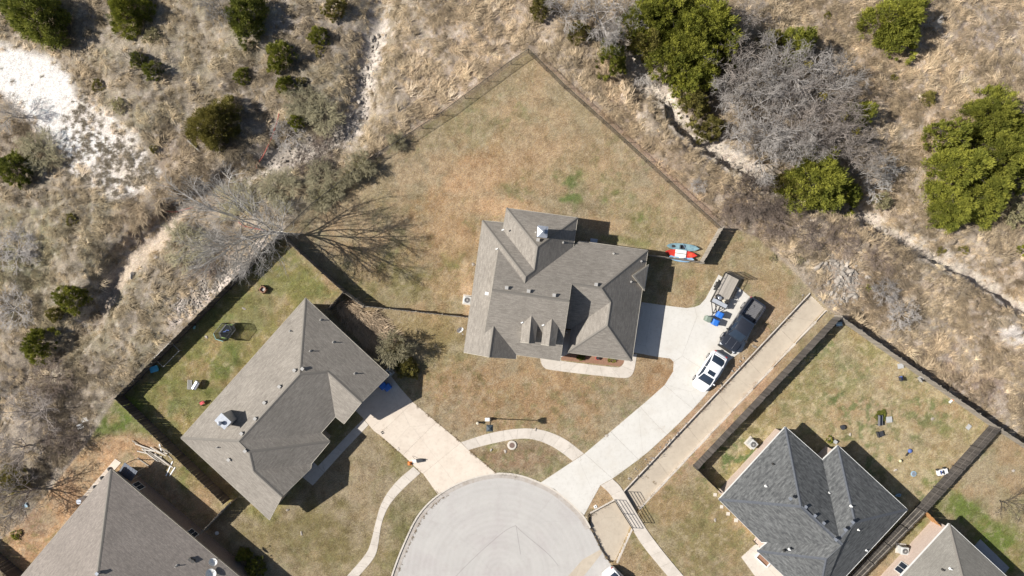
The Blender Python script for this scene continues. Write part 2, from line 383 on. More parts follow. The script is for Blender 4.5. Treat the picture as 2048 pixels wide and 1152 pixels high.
# mown lots
blend(np.clip((n1-.5)*5, 0, 1), GREY, .55); blend(np.clip((.46-n1)*5, 0, 1), (.215, .19, .098), .7)
LY = [(557, 475), (232, 800), (445, 1010), (540, 1045), (700, 860), (780, 760), (615, 600), (690, 590)]
m = soft(PX, PY, LY, 12); blend(m, (.205, .185, .075), .9); blend(m*np.clip((n2-.5)*6, 0, 1), (.29, .235, .11), .8)
blob(420, 760, 95, 30, (.09, .125, .03), .8, -45); blob(330, 800, 70, 40, (.11, .135, .035), .7, 30); blob(500, 620, 40, 26, (.27, .2, .12), .5, -45)
blob(660, 560, 30, 14, (.36, .26, .17), .9, 50); blob(540, 545, 14, 12, (.16, .11, .075), .9)
blob(470, 900, 30, 20, OLV, .3)
blob(620, 1060, 160, 70, (.165, .14, .065), .85); blob(820, 1080, 60, 90, (.14, .135, .055), .85); blob(800, 900, 60, 60, (.17, .16, .07), .8, 40)
blob(1050, 800, 230, 80, (.285, .195, .112), .85); blob(1330, 760, 60, 70, (.28, .185, .105), .9); blob(1060, 760, 80, 30, (.31, .22, .13), .5)
blob(980, 340, 150, 55, ORG, .6, -35); blob(1000, 420, 110, 30, (.36, .24, .145), .8, 8); blob(930, 350, 60, 30, (.36, .24, .14), .6)
blob(900, 480, 70, 110, (.255, .175, .095), .8); blob(1180, 300, 90, 50, (.29, .205, .13), .6)
blob(780, 560, 110, 50, (.165, .15, .065), .75); blob(850, 660, 80, 40, (.21, .165, .075), .6); blob(905, 510, 25, 35, (.11, .14, .045), .75); blob(930, 560, 10, 40, (.36, .27, .17), .7)
for (bx, by, br) in [(1140, 365, 26), (1130, 395, 16), (1165, 350, 18), (1185, 385, 10), (1230, 385, 10), (1060, 345, 9), (1030, 215, 6), (1120, 350, 12), (1150, 395, 14), (1280, 435, 14), (1045, 340, 8), (1210, 400, 8), (1000, 190, 5), (935, 405, 14), (1350, 440, 10)]:
    blob(bx, by, br, br*.7, GRN, .8, 0, 1.3)
blob(1200, 255, 160, 110, (.245, .205, .125), .35); blob(1240, 390, 90, 50, (.2, .18, .085), .4, 30); blob(1060, 180, 60, 45, (.3, .245, .16), .5)
blob(1400, 560, 60, 60, (.29, .225, .13), .8); blob(1540, 560, 60, 50, (.28, .22, .13), .8)
blob(1040, 915, 110, 30, (.235, .165, .11), .9, 0); blob(985, 895, 20, 12, (.19, .17, .06), .7); blob(990, 893, 14, 6, (.42, .36, .28), .7)
blob(1430, 830, 60, 260, (.36, .245, .165), .95, 42, .3); blob(1205, 1000, 28, 36, (.36, .26, .16), .8, 20)
blob(1520, 640, 30, 60, (.36, .245, .165), .8, 40, .4)
blob(1400, 1060, 100, 110, (.20, .17, .085), .9); blob(1480, 1030, 40, 30, (.36, .25, .14), .8, 45); blob(1290, 1090, 20, 50, (.19, .165, .08), .8, -30)
RY = [(1395, 935), (1682, 640), (2000, 862), (1845, 1020), (1700, 1180), (1440, 1000)]
m = soft(PX, PY, RY, 8); blend(m, (.31, .255, .15), .95); blend(m*np.clip((n2-.55)*7, 0, 1), (.15, .17, .065), .5); blend(m*np.clip((.45-n1)*5, 0, 1), (.20, .195, .085), .5)
blob(1660, 760, 80, 50, (.17, .185, .075), .4); blob(1720, 690, 60, 30, (.16, .17, .06), .6, 35); blob(1880, 870, 60, 40, (.12, .15, .045), .5); blob(1850, 900, 80, 50, (.36, .29, .185), .4)
blob(1860, 980, 40, 50, (.38, .3, .19), .6, 40); blob(1480, 920, 60, 22, (.22, .19, .07), .8, -45)
blob(1950, 950, 80, 40, (.31, .265, .185), .7, -40); blob(1950, 1040, 130, 26, (.10, .145, .03), .9, 42); blob(2010, 1090, 60, 40, (.12, .16, .04), .7, 42); blob(2030, 930, 50, 40, (.27, .23, .15), .6)
blob(1880, 1010, 60, 16, (.14, .165, .05), .7, -45); blob(1700, 835, 60, 30, (.32, .26, .15), .6); blob(1545, 820, 90, 20, (.25, .21, .105), .8, -45)
# lower left bare dirt beside the corner house
DL = [(60, 1160), (0, 1110), (20, 1040), (90, 960), (150, 905), (230, 870), (300, 870), (330, 915), (360, 990), (440, 1060), (420, 1152)]
m = soft(PX, PY, DL, 26); blend(m, (.43, .285, .17), .95); blend(m*np.clip((n2-.5)*5, 0, 1), (.30, .2, .13), .7)
blob(235, 840, 60, 30, (.10, .14, .035), .95, -25); blob(290, 860, 30, 20, (.13, .16, .05), .8); blob(360, 940, 26, 60, (.15, .165, .055), .8, -42); blob(410, 1000, 26, 26, (.36, .25, .16), .7)
blob(70, 1040, 40, 30, (.24, .175, .13), .8)
inl = np.where(wildc < .5, 1, 0)*(1-.55*soft(PX, PY, [(380, 1030), (560, 1000), (760, 860), (960, 960), (900, 1200), (380, 1200)], 20))
blend(inl*np.clip((n3-.56)*7, 0, 1), (.36, .31, .225), .45); blend(inl*np.clip((.43-n3)*7, 0, 1)*np.clip((fbm(X, Y, 5, 210, 3)-.45)*6, 0, 1), (.15, .16, .07), .5)
blend(inl*np.clip((fbm(X, Y, 2.6, 220, 4, .7)-.54)*7, 0, 1), (.31, .215, .13), .45); blend(inl*np.clip((fbm(X, Y, 3.2, 230, 4, .7)-.57)*7, 0, 1), (.29, .255, .18), .45)
blend(soft(PX, PY, LY, 12)*np.clip((fbm(X, Y, 3, 240, 4, .65)-.46)*7, 0, 1), (.135, .155, .05), .55); blob(262, 810, 24, 30, (.16, .21, .04), .8, -45)
blob(755, 655, 50, 22, (.25, .19, .13), .9, 50)
blob(1000, 418, 85, 18, (.43, .30, .185), .85, 6); blob(930, 362, 60, 26, (.41, .285, .175), .8, -15); blob(900, 470, 30, 55, (.34, .235, .14), .7); blob(935, 600, 14, 36, (.43, .32, .21), .8); blob(1190, 450, 60, 14, (.36, .26, .16), .7, 8)
blob(1030, 330, 90, 30, (.34, .24, .15), .6, -20); blob(1240, 480, 60, 8, (.16, .18, .06), .5, 8)
gm_ = soft(PX, PY, RY, 8)*np.clip((fbm(X, Y, 4.5, 250, 2)-.38)*4, 0, 1)+.5*inl*np.clip((fbm(X, Y, 6, 260, 2)-.52)*5, 0, 1)*soft(PX, PY, LOTS, 5)
blend(gm_*np.clip((fbm(X, Y, .75, 270, 3, .7)-.53)*9, 0, 1), (.115, .15, .06), .75)
blend(soft(PX, PY, RY, 8)*np.clip((fbm(X, Y, .6, 280, 3, .7)-.56)*9, 0, 1), (.42, .36, .24), .6)
blend(soft(PX, PY, [(1055, 110), (1430, 460), (1300, 500), (960, 440), (930, 620), (740, 600), (640, 430)], 60)*np.clip((fbm(X, Y, 1.7, 390, 4, .7)-.48)*7, 0, 1), (.35, .265, .17), .6)
col = col*np.array([1.05, .995, .93])
lawn_col = col.copy()
# wild land
col[:] = c3(.285, .222, .155)
dry = np.clip((nb-.42)*5, 0, 1); blend(dry, (.325, .26, .185), .7); blend(np.clip((n1-.5)*5, 0, 1), (.21, .17, .12), .8); blend(np.clip((n2-.55)*6, 0, 1), (.19, .145, .1), .7)
blend(np.clip((.42-n2)*6, 0, 1), (.36, .29, .21), .6)
blend(np.clip((680-PX-.3*PY)/160+1.2, 0, 1)*np.clip((n1-.3)*4, 0, 1), (.215, .195, .125), .55)
blob(620, 60, 130, 70, (.235, .2, .165), .8); blob(520, 170, 110, 60, (.22, .185, .14), .7); blob(900, 110, 160, 90, (.42, .33, .24), .7, -35)
blob(60, 520, 120, 130, (.19, .175, .10), .8); blob(240, 640, 110, 90, (.21, .175, .115), .7); blob(80, 860, 110, 120, (.15, .125, .10), .9); blob(200, 740, 60, 60, (.27, .215, .155), .5)
blob(430, 440, 120, 80, (.25, .2, .15), .7); blob(600, 400, 100, 60, (.22, .185, .12), .7, -35)
blob(1350, 330, 170, 45, (.235, .175, .115), .8, 43); blob(1230, 180, 90, 30, (.33, .24, .16), .8, 43); blob(1500, 440, 90, 40, (.2, .15, .11), .9, 20); blob(1560, 200, 190, 130, (.16, .13, .105), .9)
blob(1720, 570, 120, 60, (.225, .17, .12), .9, 30); blob(1870, 700, 140, 60, (.27, .205, .14), .8, 35); blob(1960, 770, 90, 40, (.23, .17, .13), .7, 40)
blob(1850, 150, 160, 150, (.37, .28, .19), .7); blob(1990, 70, 90, 60, (.29, .235, .185), .8); blob(1960, 500, 110, 30, (.33, .26, .19), .6, 30)
blob(500, 290, 110, 60, (.18, .15, .115), .6)
wd_ = dseg(PX, PY, [(758, 50), (735, 110), (722, 210), (690, 262), (640, 290), (600, 305), (545, 318)])/S
blend(np.clip((1.5-wd_)*1.5+(n3-.5)*3, 0, 1), (.30, .25, .2), .8); blend(np.clip((1.1-wd_)*1.5+(n3-.55)*5, 0, 1), (.47, .41, .335), .85)
blend(np.clip((720-PX)/200, 0, 1)*np.clip((fbm(X, Y, 2.0, 380, 3)-.5)*8, 0, 1), (.16, .13, .095), .6)
blend(np.clip((.44-fbm(X, Y, 2.4, 350, 3))*8, 0, 1), (.33, .27, .195), .55)
# limestone, creek bed, gravel
lm = soft(PX, PY, LIME, 16); core = np.clip((215-PX-.55*(PY-90))/60+.3, 0, 1)
spots = np.clip((n3-.50)*7, 0, 1)*np.clip((n2-.36)*6, 0, 1)
blend(np.clip(lm*1.7-.35-(1-core)*(n2-.38)*2.0, 0, 1), (.70, .65, .575), 1.0)
blend(lm*(1-core)*np.clip((n1-.35)*4, 0, 1), (.52, .44, .34), .6); blend(lm*(1-.9*core)*np.clip((fbm(X, Y, .42, 360, 2)-.6)*12, 0, 1), (.22, .185, .14), .8)
blob(260, 350, 50, 22, (.52, .43, .32), .6, 30)
cw = .75+.8*n1+.45*np.clip(1-np.abs(PX-1460)/110, 0, 1)
blend(np.clip((cw*1.15-dC)*2.2+(n2-.5)*1.5, 0, 1), (.50, .43, .335), .95); blend(np.clip((1.6-dC)*1.2, 0, 1)*np.clip((n3-.5)*6, 0, 1), (.2, .15, .11), .6)
blend(np.clip((.75+.9*n1-dG)*1.6+(n3-.5)*2.4, 0, 1)*np.clip((n2-.3)*4, 0, 1), (.46, .40, .32), .8)
GD = [(345, 415), (290, 478), (240, 520), (215, 570), (190, 640)]
blend(np.clip((26-dseg(PX, PY, [(350, 425), (300, 490), (250, 525), (225, 560)]))/12+(n2-.5)*2, 0, 1), (.45, .36, .26), .85)
blend(np.clip((20-dseg(PX, PY, [(225, 560), (205, 600), (180, 640)]))/12, 0, 1), (.30, .235, .17), .8)
blend(np.clip((11-dseg(PX, PY, [(180, 650), (120, 690), (90, 730)]))/8, 0, 1), (.12, .10, .08), .8)
blend(np.clip(soft(PX, PY, GRAVEL, 14)*1.3+(n3-.55)*1.5, 0, 1)*np.clip((n3-.33)*6, 0, 1), (.56, .475, .39), .9)
blend(np.clip((10-dseg(PX, PY, [(1000, 140), (900, 215), (820, 270)]))/8, 0, 1), (.36, .26, .17), .8)
blend(np.clip((13-dseg(PX, PY, [(1085, 130), (1300, 320), (1420, 430)]))/8, 0, 1), (.30, .205, .135), .85)
blob(2010, 660, 50, 16, (.5, .45, .39), .8, 35, .6); blob(1730, 425, 50, 20, (.47, .39, .30), .8, 15); blob(1675, 560, 40, 45, (.33, .26, .2), .6)
blob(245, 200, 12, 12, (.3, .25, .16), .3)
col = col*np.array([.98, .985, 1.04])
wc = wildc[..., None]; col = lawn_col*(1-wc)+col*wc
dirt_strip = np.where(inL, np.clip(1-dL/.45, 0, 1), 0)*np.clip((n3-.35)*5, 0, 1); mfence = dirt_strip*(PY < 480)*(PX > 700)
blend(mfence, (.30, .22, .15), .7)
ofr = np.clip(np.maximum(np.abs(X)-57, np.abs(Y)-33)/2.5, 0, 1)[..., None]; col = col*(1-ofr)+np.array([.285, .232, .165])*ofr
# small-scale fleck: bare soil and leaf litter between blades
nf = nr.rand(*X.shape); g = .86+.28*(nf*(1-ofr[..., 0])+.5*ofr[..., 0]); col = col*g[..., None]
col = np.clip(col, .02, .7)

def ground_mat():
    m, n, b = newmat('ground cover'); L = n.links
    at = node(n, 'ShaderNodeAttribute', attribute_name='col'); tc = node(n, 'ShaderNodeTexCoord')
    def nz(s, d=4.0, r=.6, st=None):
        co = tc.outputs['Object']
        if st:
            mp = node(n, 'ShaderNodeMapping'); mp.inputs['Scale'].default_value = st[:3]; mp.inputs['Rotation'].default_value = (0, 0, st[3]); L.new(co, mp.inputs[0]); co = mp.outputs[0]
        x = node(n, 'ShaderNodeTexNoise', i_Scale=s, i_Detail=d, i_Roughness=r); L.new(co, x.inputs['Vector']); return x.outputs[0]
    a = nz(9, 3, .7); c = nz(3.0, 4, .7); d = nz(6, 2, .6, (1, 3.2, 1, .6)); e = nz(22, 2, .5)
    hs = node(n, 'ShaderNodeHueSaturation'); L.new(at.outputs['Color'], hs.inputs['Color']); L.new(ramp(n, a, .3, .7, .62, 1.38), hs.inputs['Value'])
    h2 = node(n, 'ShaderNodeHueSaturation'); L.new(hs.outputs[0], h2.inputs['Color']); L.new(ramp(n, c, .32, .68, .84, 1.16), h2.inputs['Value']); L.new(ramp(n, d, .3, .7, .75, 1.2), h2.inputs['Saturation'])
    h3 = node(n, 'ShaderNodeHueSaturation'); L.new(h2.outputs[0], h3.inputs['Color']); L.new(ramp(n, e, .3, .7, .8, 1.2), h3.inputs['Value'])
    gm = mixc(n, ramp(n, c, .55, .72, 0, .35), h3.outputs[0], mixc(n, 1.0, h3.outputs[0], (.8, 1.02, .7), 'MULTIPLY'))
    L.new(gm, b.inputs['Base Color']); b.inputs['Roughness'].default_value = 1; b.inputs['Specular IOR Level'].default_value = .1
    bp = node(n, 'ShaderNodeBump', i_Strength=.9, i_Distance=.05); L.new(nz(11, 5, .7), bp.inputs['Height']); L.new(bp.outputs[0], b.inputs['Normal'])
    return m
ny, nx = X.shape
idx = np.arange(nx*ny).reshape(ny, nx)
F = np.stack([idx[:-1, :-1], idx[:-1, 1:], idx[1:, 1:], idx[1:, :-1]], -1).reshape(-1, 4)
gnd = mk_np('ground', np.stack([X, Y, Z], -1).reshape(-1, 3), F, ground_mat())
ca = gnd.data.color_attributes.new('col', 'FLOAT_COLOR', 'POINT')
ca.data.foreach_set('color', np.concatenate([col.reshape(-1, 3), np.ones((nx*ny, 1))], 1).astype(np.float32).ravel())
gnd.data.polygons.foreach_set('use_smooth', np.ones(len(F), bool))
tag(gnd, 'dry lawns, bare earth and rough limestone scrub land', kind='structure')

# ------------------------------------------------------------------ paving
def inset(pts, d):
    """offset a world polygon inwards by d (list of (x,y))"""
    n = len(pts); ar = sum(pts[i][0]*pts[(i+1) % n][1]-pts[(i+1) % n][0]*pts[i][1] for i in range(n))
    if ar < 0: pts = pts[::-1]
    out = []
    for i in range(n):
        a = Vector(pts[i-1][:2]); b = Vector(pts[i][:2]); c = Vector(pts[(i+1) % n][:2])
        d1 = (b-a).normalized(); d2 = (c-b).normalized(); n1_ = Vector((-d1.y, d1.x)); n2_ = Vector((-d2.y, d2.x))
        k = n1_+n2_; q = max(.35, 1+n1_.dot(n2_)); out.append(tuple(b+k*(d/q)))
    return out
def wpoly(poly): return [tuple(P(*p)[:2]) for p in poly]
def slab(name, polys, z, mat, label, thick=.12, piece='concrete_panel', gap=.007):
    root = thing(name, label, None); root['kind'] = 'structure'
    if 'category' in root: del root['category']
    for pl in polys:
        b = MB(); b.prism(inset(wpoly(pl), gap), z-thick, z); o = b.build(piece, mat, root)
    return root
def resample(line, ts):
    pts = [Vector(p) for p in line]; ls = [0]
    for a, b in zip(pts[:-1], pts[1:]): ls.append(ls[-1]+(b-a).length)
    out = []
    for t in ts:
        s_ = t*ls[-1]; k = max(i for i in range(len(ls)) if ls[i] <= s_+1e-6); k = min(k, len(pts)-2)
        out.append(pts[k].lerp(pts[k+1], (s_-ls[k])/(ls[k+1]-ls[k])))
    return out
def smooth_line(line, it=2):
    for _ in range(it):
        o = [line[0]]
        for a, b in zip(line[:-1], line[1:]): o += [(a[0]*.75+b[0]*.25, a[1]*.75+b[1]*.25), (a[0]*.25+b[0]*.75, a[1]*.25+b[1]*.75)]
        o.append(line[-1]); line = o
    return line
def strip_polys(l, r, n, sub=4):
    l = smooth_line(l); r = smooth_line(r); out = []
    for i in range(n):
        ts = [(i+k/sub)/n for k in range(sub+1)]; a = resample(l, ts); b = resample(r, ts)
        out.append([tuple(p) for p in a]+[tuple(p) for p in b[::-1]])
    return out
# main driveway, split at its joints
D = 'driveway'
drive = slab('driveway', [
    [(1262, 704), (1283, 604), (1331, 611), (1322, 660), (1316, 714), (1290, 709)],
    [(1331, 611), (1373, 616), (1389, 614), (1394, 633), (1364, 712), (1347, 724), (1340, 717), (1316, 714), (1322, 660)],
    [(1389, 614), (1399, 610), (1411, 597), (1437, 549), (1480, 577), (1504, 597), (1512, 640), (1484, 702), (1457, 722), (1440, 752), (1402, 736), (1364, 712), (1394, 633)],
    [(1347, 724), (1364, 712), (1402, 736), (1440, 752), (1411, 790), (1386, 818), (1362, 798), (1329, 770), (1346, 743)],
    [(1329, 770), (1362, 798), (1386, 818), (1353, 851), (1334, 869), (1308, 844), (1280, 813), (1300, 796)],
    [(1280, 813), (1308, 844), (1334, 869), (1298, 902), (1277, 919), (1246, 888), (1221, 863)],
    [(1221, 863), (1246, 888), (1277, 919), (1225, 957), (1197, 932), (1169, 907)],
    [(1169, 907), (1197, 932), (1225, 957), (1201, 970), (1168, 1030), (1141, 1004), (1109, 978), (1081, 965), (1146, 922)],
], .03, MAT['conc_drive'], 'pale curved concrete driveway of the middle house')
slab('driveway', [
    [(745, 778), (779, 748), (800, 775), (826, 804), (770, 858), (748, 862), (726, 836), (700, 810)],
    [(826, 804), (873, 844), (806, 910), (760, 870), (748, 862), (770, 858)],
    [(873, 844), (922, 885), (846, 947), (840, 943), (806, 910)],
    [(922, 885), (937, 900), (992, 946), (954, 952), (915, 966), (875, 988), (846, 947)],
], .03, MAT['conc_warm'], 'warm beige concrete driveway of the left house')
slab('footpath', strip_polys([(922, 884), (952, 874), (986, 864), (1034, 856.5), (1070, 856.5), (1102, 864), (1135, 880), (1168, 907)],
     [(937, 900), (960, 893), (986, 886.6), (1038, 876), (1070, 878.5), (1102, 891), (1125, 906), (1145, 922)], 9), .031, MAT['conc_walk'], 'curved pale pavement between the two driveways')
slab('footpath', strip_polys([(827, 933), (792, 962), (764, 1000), (752, 1040), (742, 1085), (733, 1108), (690, 1156), (660, 1190)],
     [(841, 946), (803, 980), (776, 1012), (762, 1048), (757, 1090), (750, 1116), (714, 1156), (684, 1190)], 12), .031, MAT['conc_walk'], 'winding pavement beside the left front lawn')
slab('footpath', strip_polys([(1201, 970.5), (1216, 983), (1227, 998), (1263, 1056), (1284, 1091), (1330, 1146), (1375, 1200)],
     [(1225, 957.5), (1239, 970), (1248, 984), (1285, 1046), (1297, 1065), (1332, 1111), (1400, 1190)], 10), .07, MAT['conc_walk'], 'pavement crossing the drainage channel', .2)
slab('front_walk', strip_polys([(1080, 716), (1082, 727), (1087, 735), (1096, 740), (1246, 757), (1259, 755), (1266, 747), (1269, 738), (1274, 707)],
     [(1120, 712), (1121, 720), (1122, 721), (1124, 722), (1232, 735), (1240, 734), (1245, 730), (1248, 724), (1250, 712)], 7, 8), .032, MAT['conc_walk'], 'pale concrete walk round the front flower bed')
slab('front_walk', [[(709, 855), (727, 838), (737, 850), (722, 866)], [(709, 855), (722, 866), (686, 904), (673, 893)], [(673, 893), (686, 904), (649, 945), (636, 932)],
                    [(636, 932), (649, 945), (626, 971), (606, 955)], [(606, 955), (636, 932), (618, 915), (590, 945)]], .032, MAT['conc_walk'], 'narrow shaded front walk of the left house')
slab('patio', [[(1514, 1103), (1523, 1084), (1508, 1090), (1482, 1114), (1508, 1150), (1560, 1200), (1600, 1180), (1556, 1140)]], .032, MAT['conc_walk'], 'pale concrete entrance pad of the slate roofed house')
slab('patio', [[(1960, 1078), (2018, 1135), (1998, 1160), (1940, 1100)]], .05, M('shade tinted concrete', (.36, .37, .38), rough=.9), 'shade-tinted concrete patio behind the corner house')  # bluish shade beside the house is put into the slab colour
slab('patio', [[(231, 917), (243, 925), (170, 1008), (160, 999)]], .05, MAT['conc_warm'], 'tan patio strip along the lower left house')
slab('mulch_bed', [[(1121, 700), (1135, 706), (1250, 718), (1247, 727), (1240, 733), (1123, 720)]], .02, MAT['mulch'], 'reddish mulch bed in front of the porch', .05, 'mulch_layer')
slab('porch_floor', [[(1121, 660), (1143, 660), (1140, 706), (1119, 716)], ], .06, MAT['conc_walk'], 'shaded porch floor of the middle house')
# street
street_mat = M('pale worn asphalt', (.435, .415, .385), (.395, .375, .35), scale=.5, rough=.95, bump=.25, bscale=40, dirt=(.37, .335, .32), dscale=.22)
def crack_mat():
    m = street_mat; n = m.node_tree; L = n.links; b = n.nodes['Principled BSDF']
    tc = node(n, 'ShaderNodeTexCoord'); src = b.inputs['Base Color'].links[0].from_socket
    mp = node(n, 'ShaderNodeMapping'); mp.inputs['Location'].default_value = (1.3, 30.2, 0); L.new(tc.outputs['Object'], mp.inputs[0])
    wv = node(n, 'ShaderNodeTexWave', wave_type='RINGS', rings_direction='Z', i_Scale=.55, i_Distortion=2.5, i_Detail=3.0); wv.inputs['Detail Scale'].default_value = .8; L.new(mp.outputs[0], wv.inputs[0])
    c = mixc(n, ramp(n, wv.outputs['Fac'], .2, .8, 0, .18), src, (.47, .44, .425))
    v = node(n, 'ShaderNodeTexVoronoi', feature='DISTANCE_TO_EDGE', i_Scale=.16); nzd = node(n, 'ShaderNodeTexNoise', i_Scale=.6, i_Detail=5.0)
    L.new(tc.outputs['Object'], nzd.inputs['Vector']); mm = mixc(n, .18, tc.outputs['Object'], nzd.outputs['Color'], 'ADD'); L.new(mm, v.inputs['Vector'])
    c = mixc(n, ramp(n, v.outputs['Distance'], .001, .004, .22, 0), c, (.25, .23, .22))
    w2 = node(n, 'ShaderNodeTexWave', wave_type='RINGS', rings_direction='Z', i_Scale=.16, i_Distortion=3.5, i_Detail=4.0); w2.inputs['Detail Scale'].default_value = .5; L.new(mp.outputs[0], w2.inputs[0]); c = mixc(n, ramp(n, w2.outputs['Fac'], .72, 1.0, 0, .12), c, (.33, .31, .29))
    st = node(n, 'ShaderNodeTexNoise', i_Scale=.9, i_Detail=6.0, i_Roughness=.7); L.new(tc.outputs['Object'], st.inputs['Vector']); c = mixc(n, ramp(n, st.outputs[0], .52, .7, 0, .4), c, (.34, .305, .285))
    s3 = node(n, 'ShaderNodeTexNoise', i_Scale=28.0, i_Detail=2.0); L.new(tc.outputs['Object'], s3.inputs['Vector']); h3 = node(n, 'ShaderNodeHueSaturation'); L.new(c, h3.inputs['Color']); L.new(ramp(n, s3.outputs[0], .3, .7, .9, 1.1), h3.inputs['Value'])
    L.new(h3.outputs[0], b.inputs['Base Color'])
crack_mat()
b = MB(); b.prism(wpoly(STREET), -.35, -.10)
tag(b.build('street', street_mat), 'pale grey asphalt cul-de-sac turning circle', kind='structure')
# mouth of the channel into the street: valley gutter, joint line and sealed cracks
b = MB(); b.prism(wpoly([(1200, 1100), (1205, 1106), (1130, 1200), (1095, 1200), (1165, 1120)]), -.11, -.094)
tag(b.build('gutter_strip', MAT['conc_flume']), 'beige concrete valley gutter across the street', kind='structure')
b = MB()
for ln in ([(1032, 1053), (1010, 1062), (960, 1105), (920, 1145), (905, 1165)], [(1032, 1053), (1052, 1070), (1100, 1110), (1116, 1130)], [(1032, 1053), (1036, 1090), (1040, 1110)]):
    ln = smooth_line([(x+rng.uniform(-2, 2), y+rng.uniform(-2, 2)) for x, y in ln], 2)
    for a_, c_ in zip(ln[:-1], ln[1:]):
        p, q = P(*a_), P(*c_); p.z = q.z = -.098; b.box((p+q)/2, ((q-p).length+.02, .028, .006), math.atan2(q.y-p.y, q.x-p.x))
tag(b.build('crack_sealant', M('tar', (.22, .2, .19))), 'thin dark sealed cracks in the cul-de-sac', kind='structure')
# kerb ring with a gutter pan inside it
KERB = [(776, 1185), (784, 1151), (798, 1112), (813, 1077), (831, 1038), (854, 1009), (880, 987), (915, 967), (954, 953), (996, 946), (1035, 949.5), (1070, 961), (1109, 980), (1141, 1006), (1167, 1032), (1180, 1056)]
def offset_line(line, d):
    out = []
    for i, p in enumerate(line):
        a = Vector(line[max(i-1, 0)]); c = Vector(line[min(i+1, len(line)-1)]); t = (c-a).normalized(); out.append((p[0]-t.y*d, p[1]+t.x*d))
    return out
kl = smooth_line(KERB)
def ribbon(name, l, r, z0, z1, mat, label, n):
    polys = []
    for i in range(n):
        ts = [(i+k/6)/n for k in range(7)]; a = resample(l, ts); c = resample(r, ts); polys.append([tuple(p) for p in a]+[tuple(p) for p in c[::-1]])
    return slab(name, polys, z1, mat, label, z1-z0, 'kerb_stone', .004)
ribbon('kerb', offset_line(kl, -2.2), offset_line(kl, 1.2), -.3, .022, MAT['conc_edge'], 'curved concrete kerb round the cul-de-sac', 16)
ribbon('gutter_pan', offset_line(kl, 1.2), offset_line(kl, 9.5), -.3, -.085, M('stained gutter concrete', (.42, .385, .35), (.35, .31, .27), scale=1.4, rough=.9, dirt=(.3, .25, .2), dscale=1.1), 'stained concrete gutter inside the kerb', 16)
# drainage channel
flu = slab('drainage_channel', strip_polys([(1251, 984), (1621, 588)], [(1277, 1021), (1653, 619)], 6), -.38, MAT['conc_flume'], 'long straight concrete drainage channel', .15)
slab('drainage_channel', [[(1182, 1030), (1229, 1004), (1263, 1056), (1232, 1123), (1219, 1126), (1200, 1098), (1182, 1058)], [(1229, 1004), (1251, 984), (1277, 1021), (1263, 1056)]], -.372, MAT['conc_flume'], 'beige concrete channel mouth under the railed crossing', .15)
b = MB()
def wallseg(b, a, c, t, z0, z1):
    p, q = P(*a), P(*c); d = (q-p); b.box(((p.x+q.x)/2, (p.y+q.y)/2, (z0+z1)/2), (d.length, t, z1-z0), math.atan2(d.y, d.x))
wallseg(b, (1247, 983), (1620, 586), .12, -.6, .03); wallseg(b, (1279, 1019), (1654, 621), .14, -.6, .0)
wallseg(b, (1180, 1026), (1228, 1000), .16, -.5, .02); wallseg(b, (1265, 1056), (1234, 1126), .18, -.5, .02); wallseg(b, (1620, 588), (1655, 620), .1, -.6, -.36)
o = b.build('channel_wall', MAT['conc_walk'], flu); o['kind'] = 'structure'

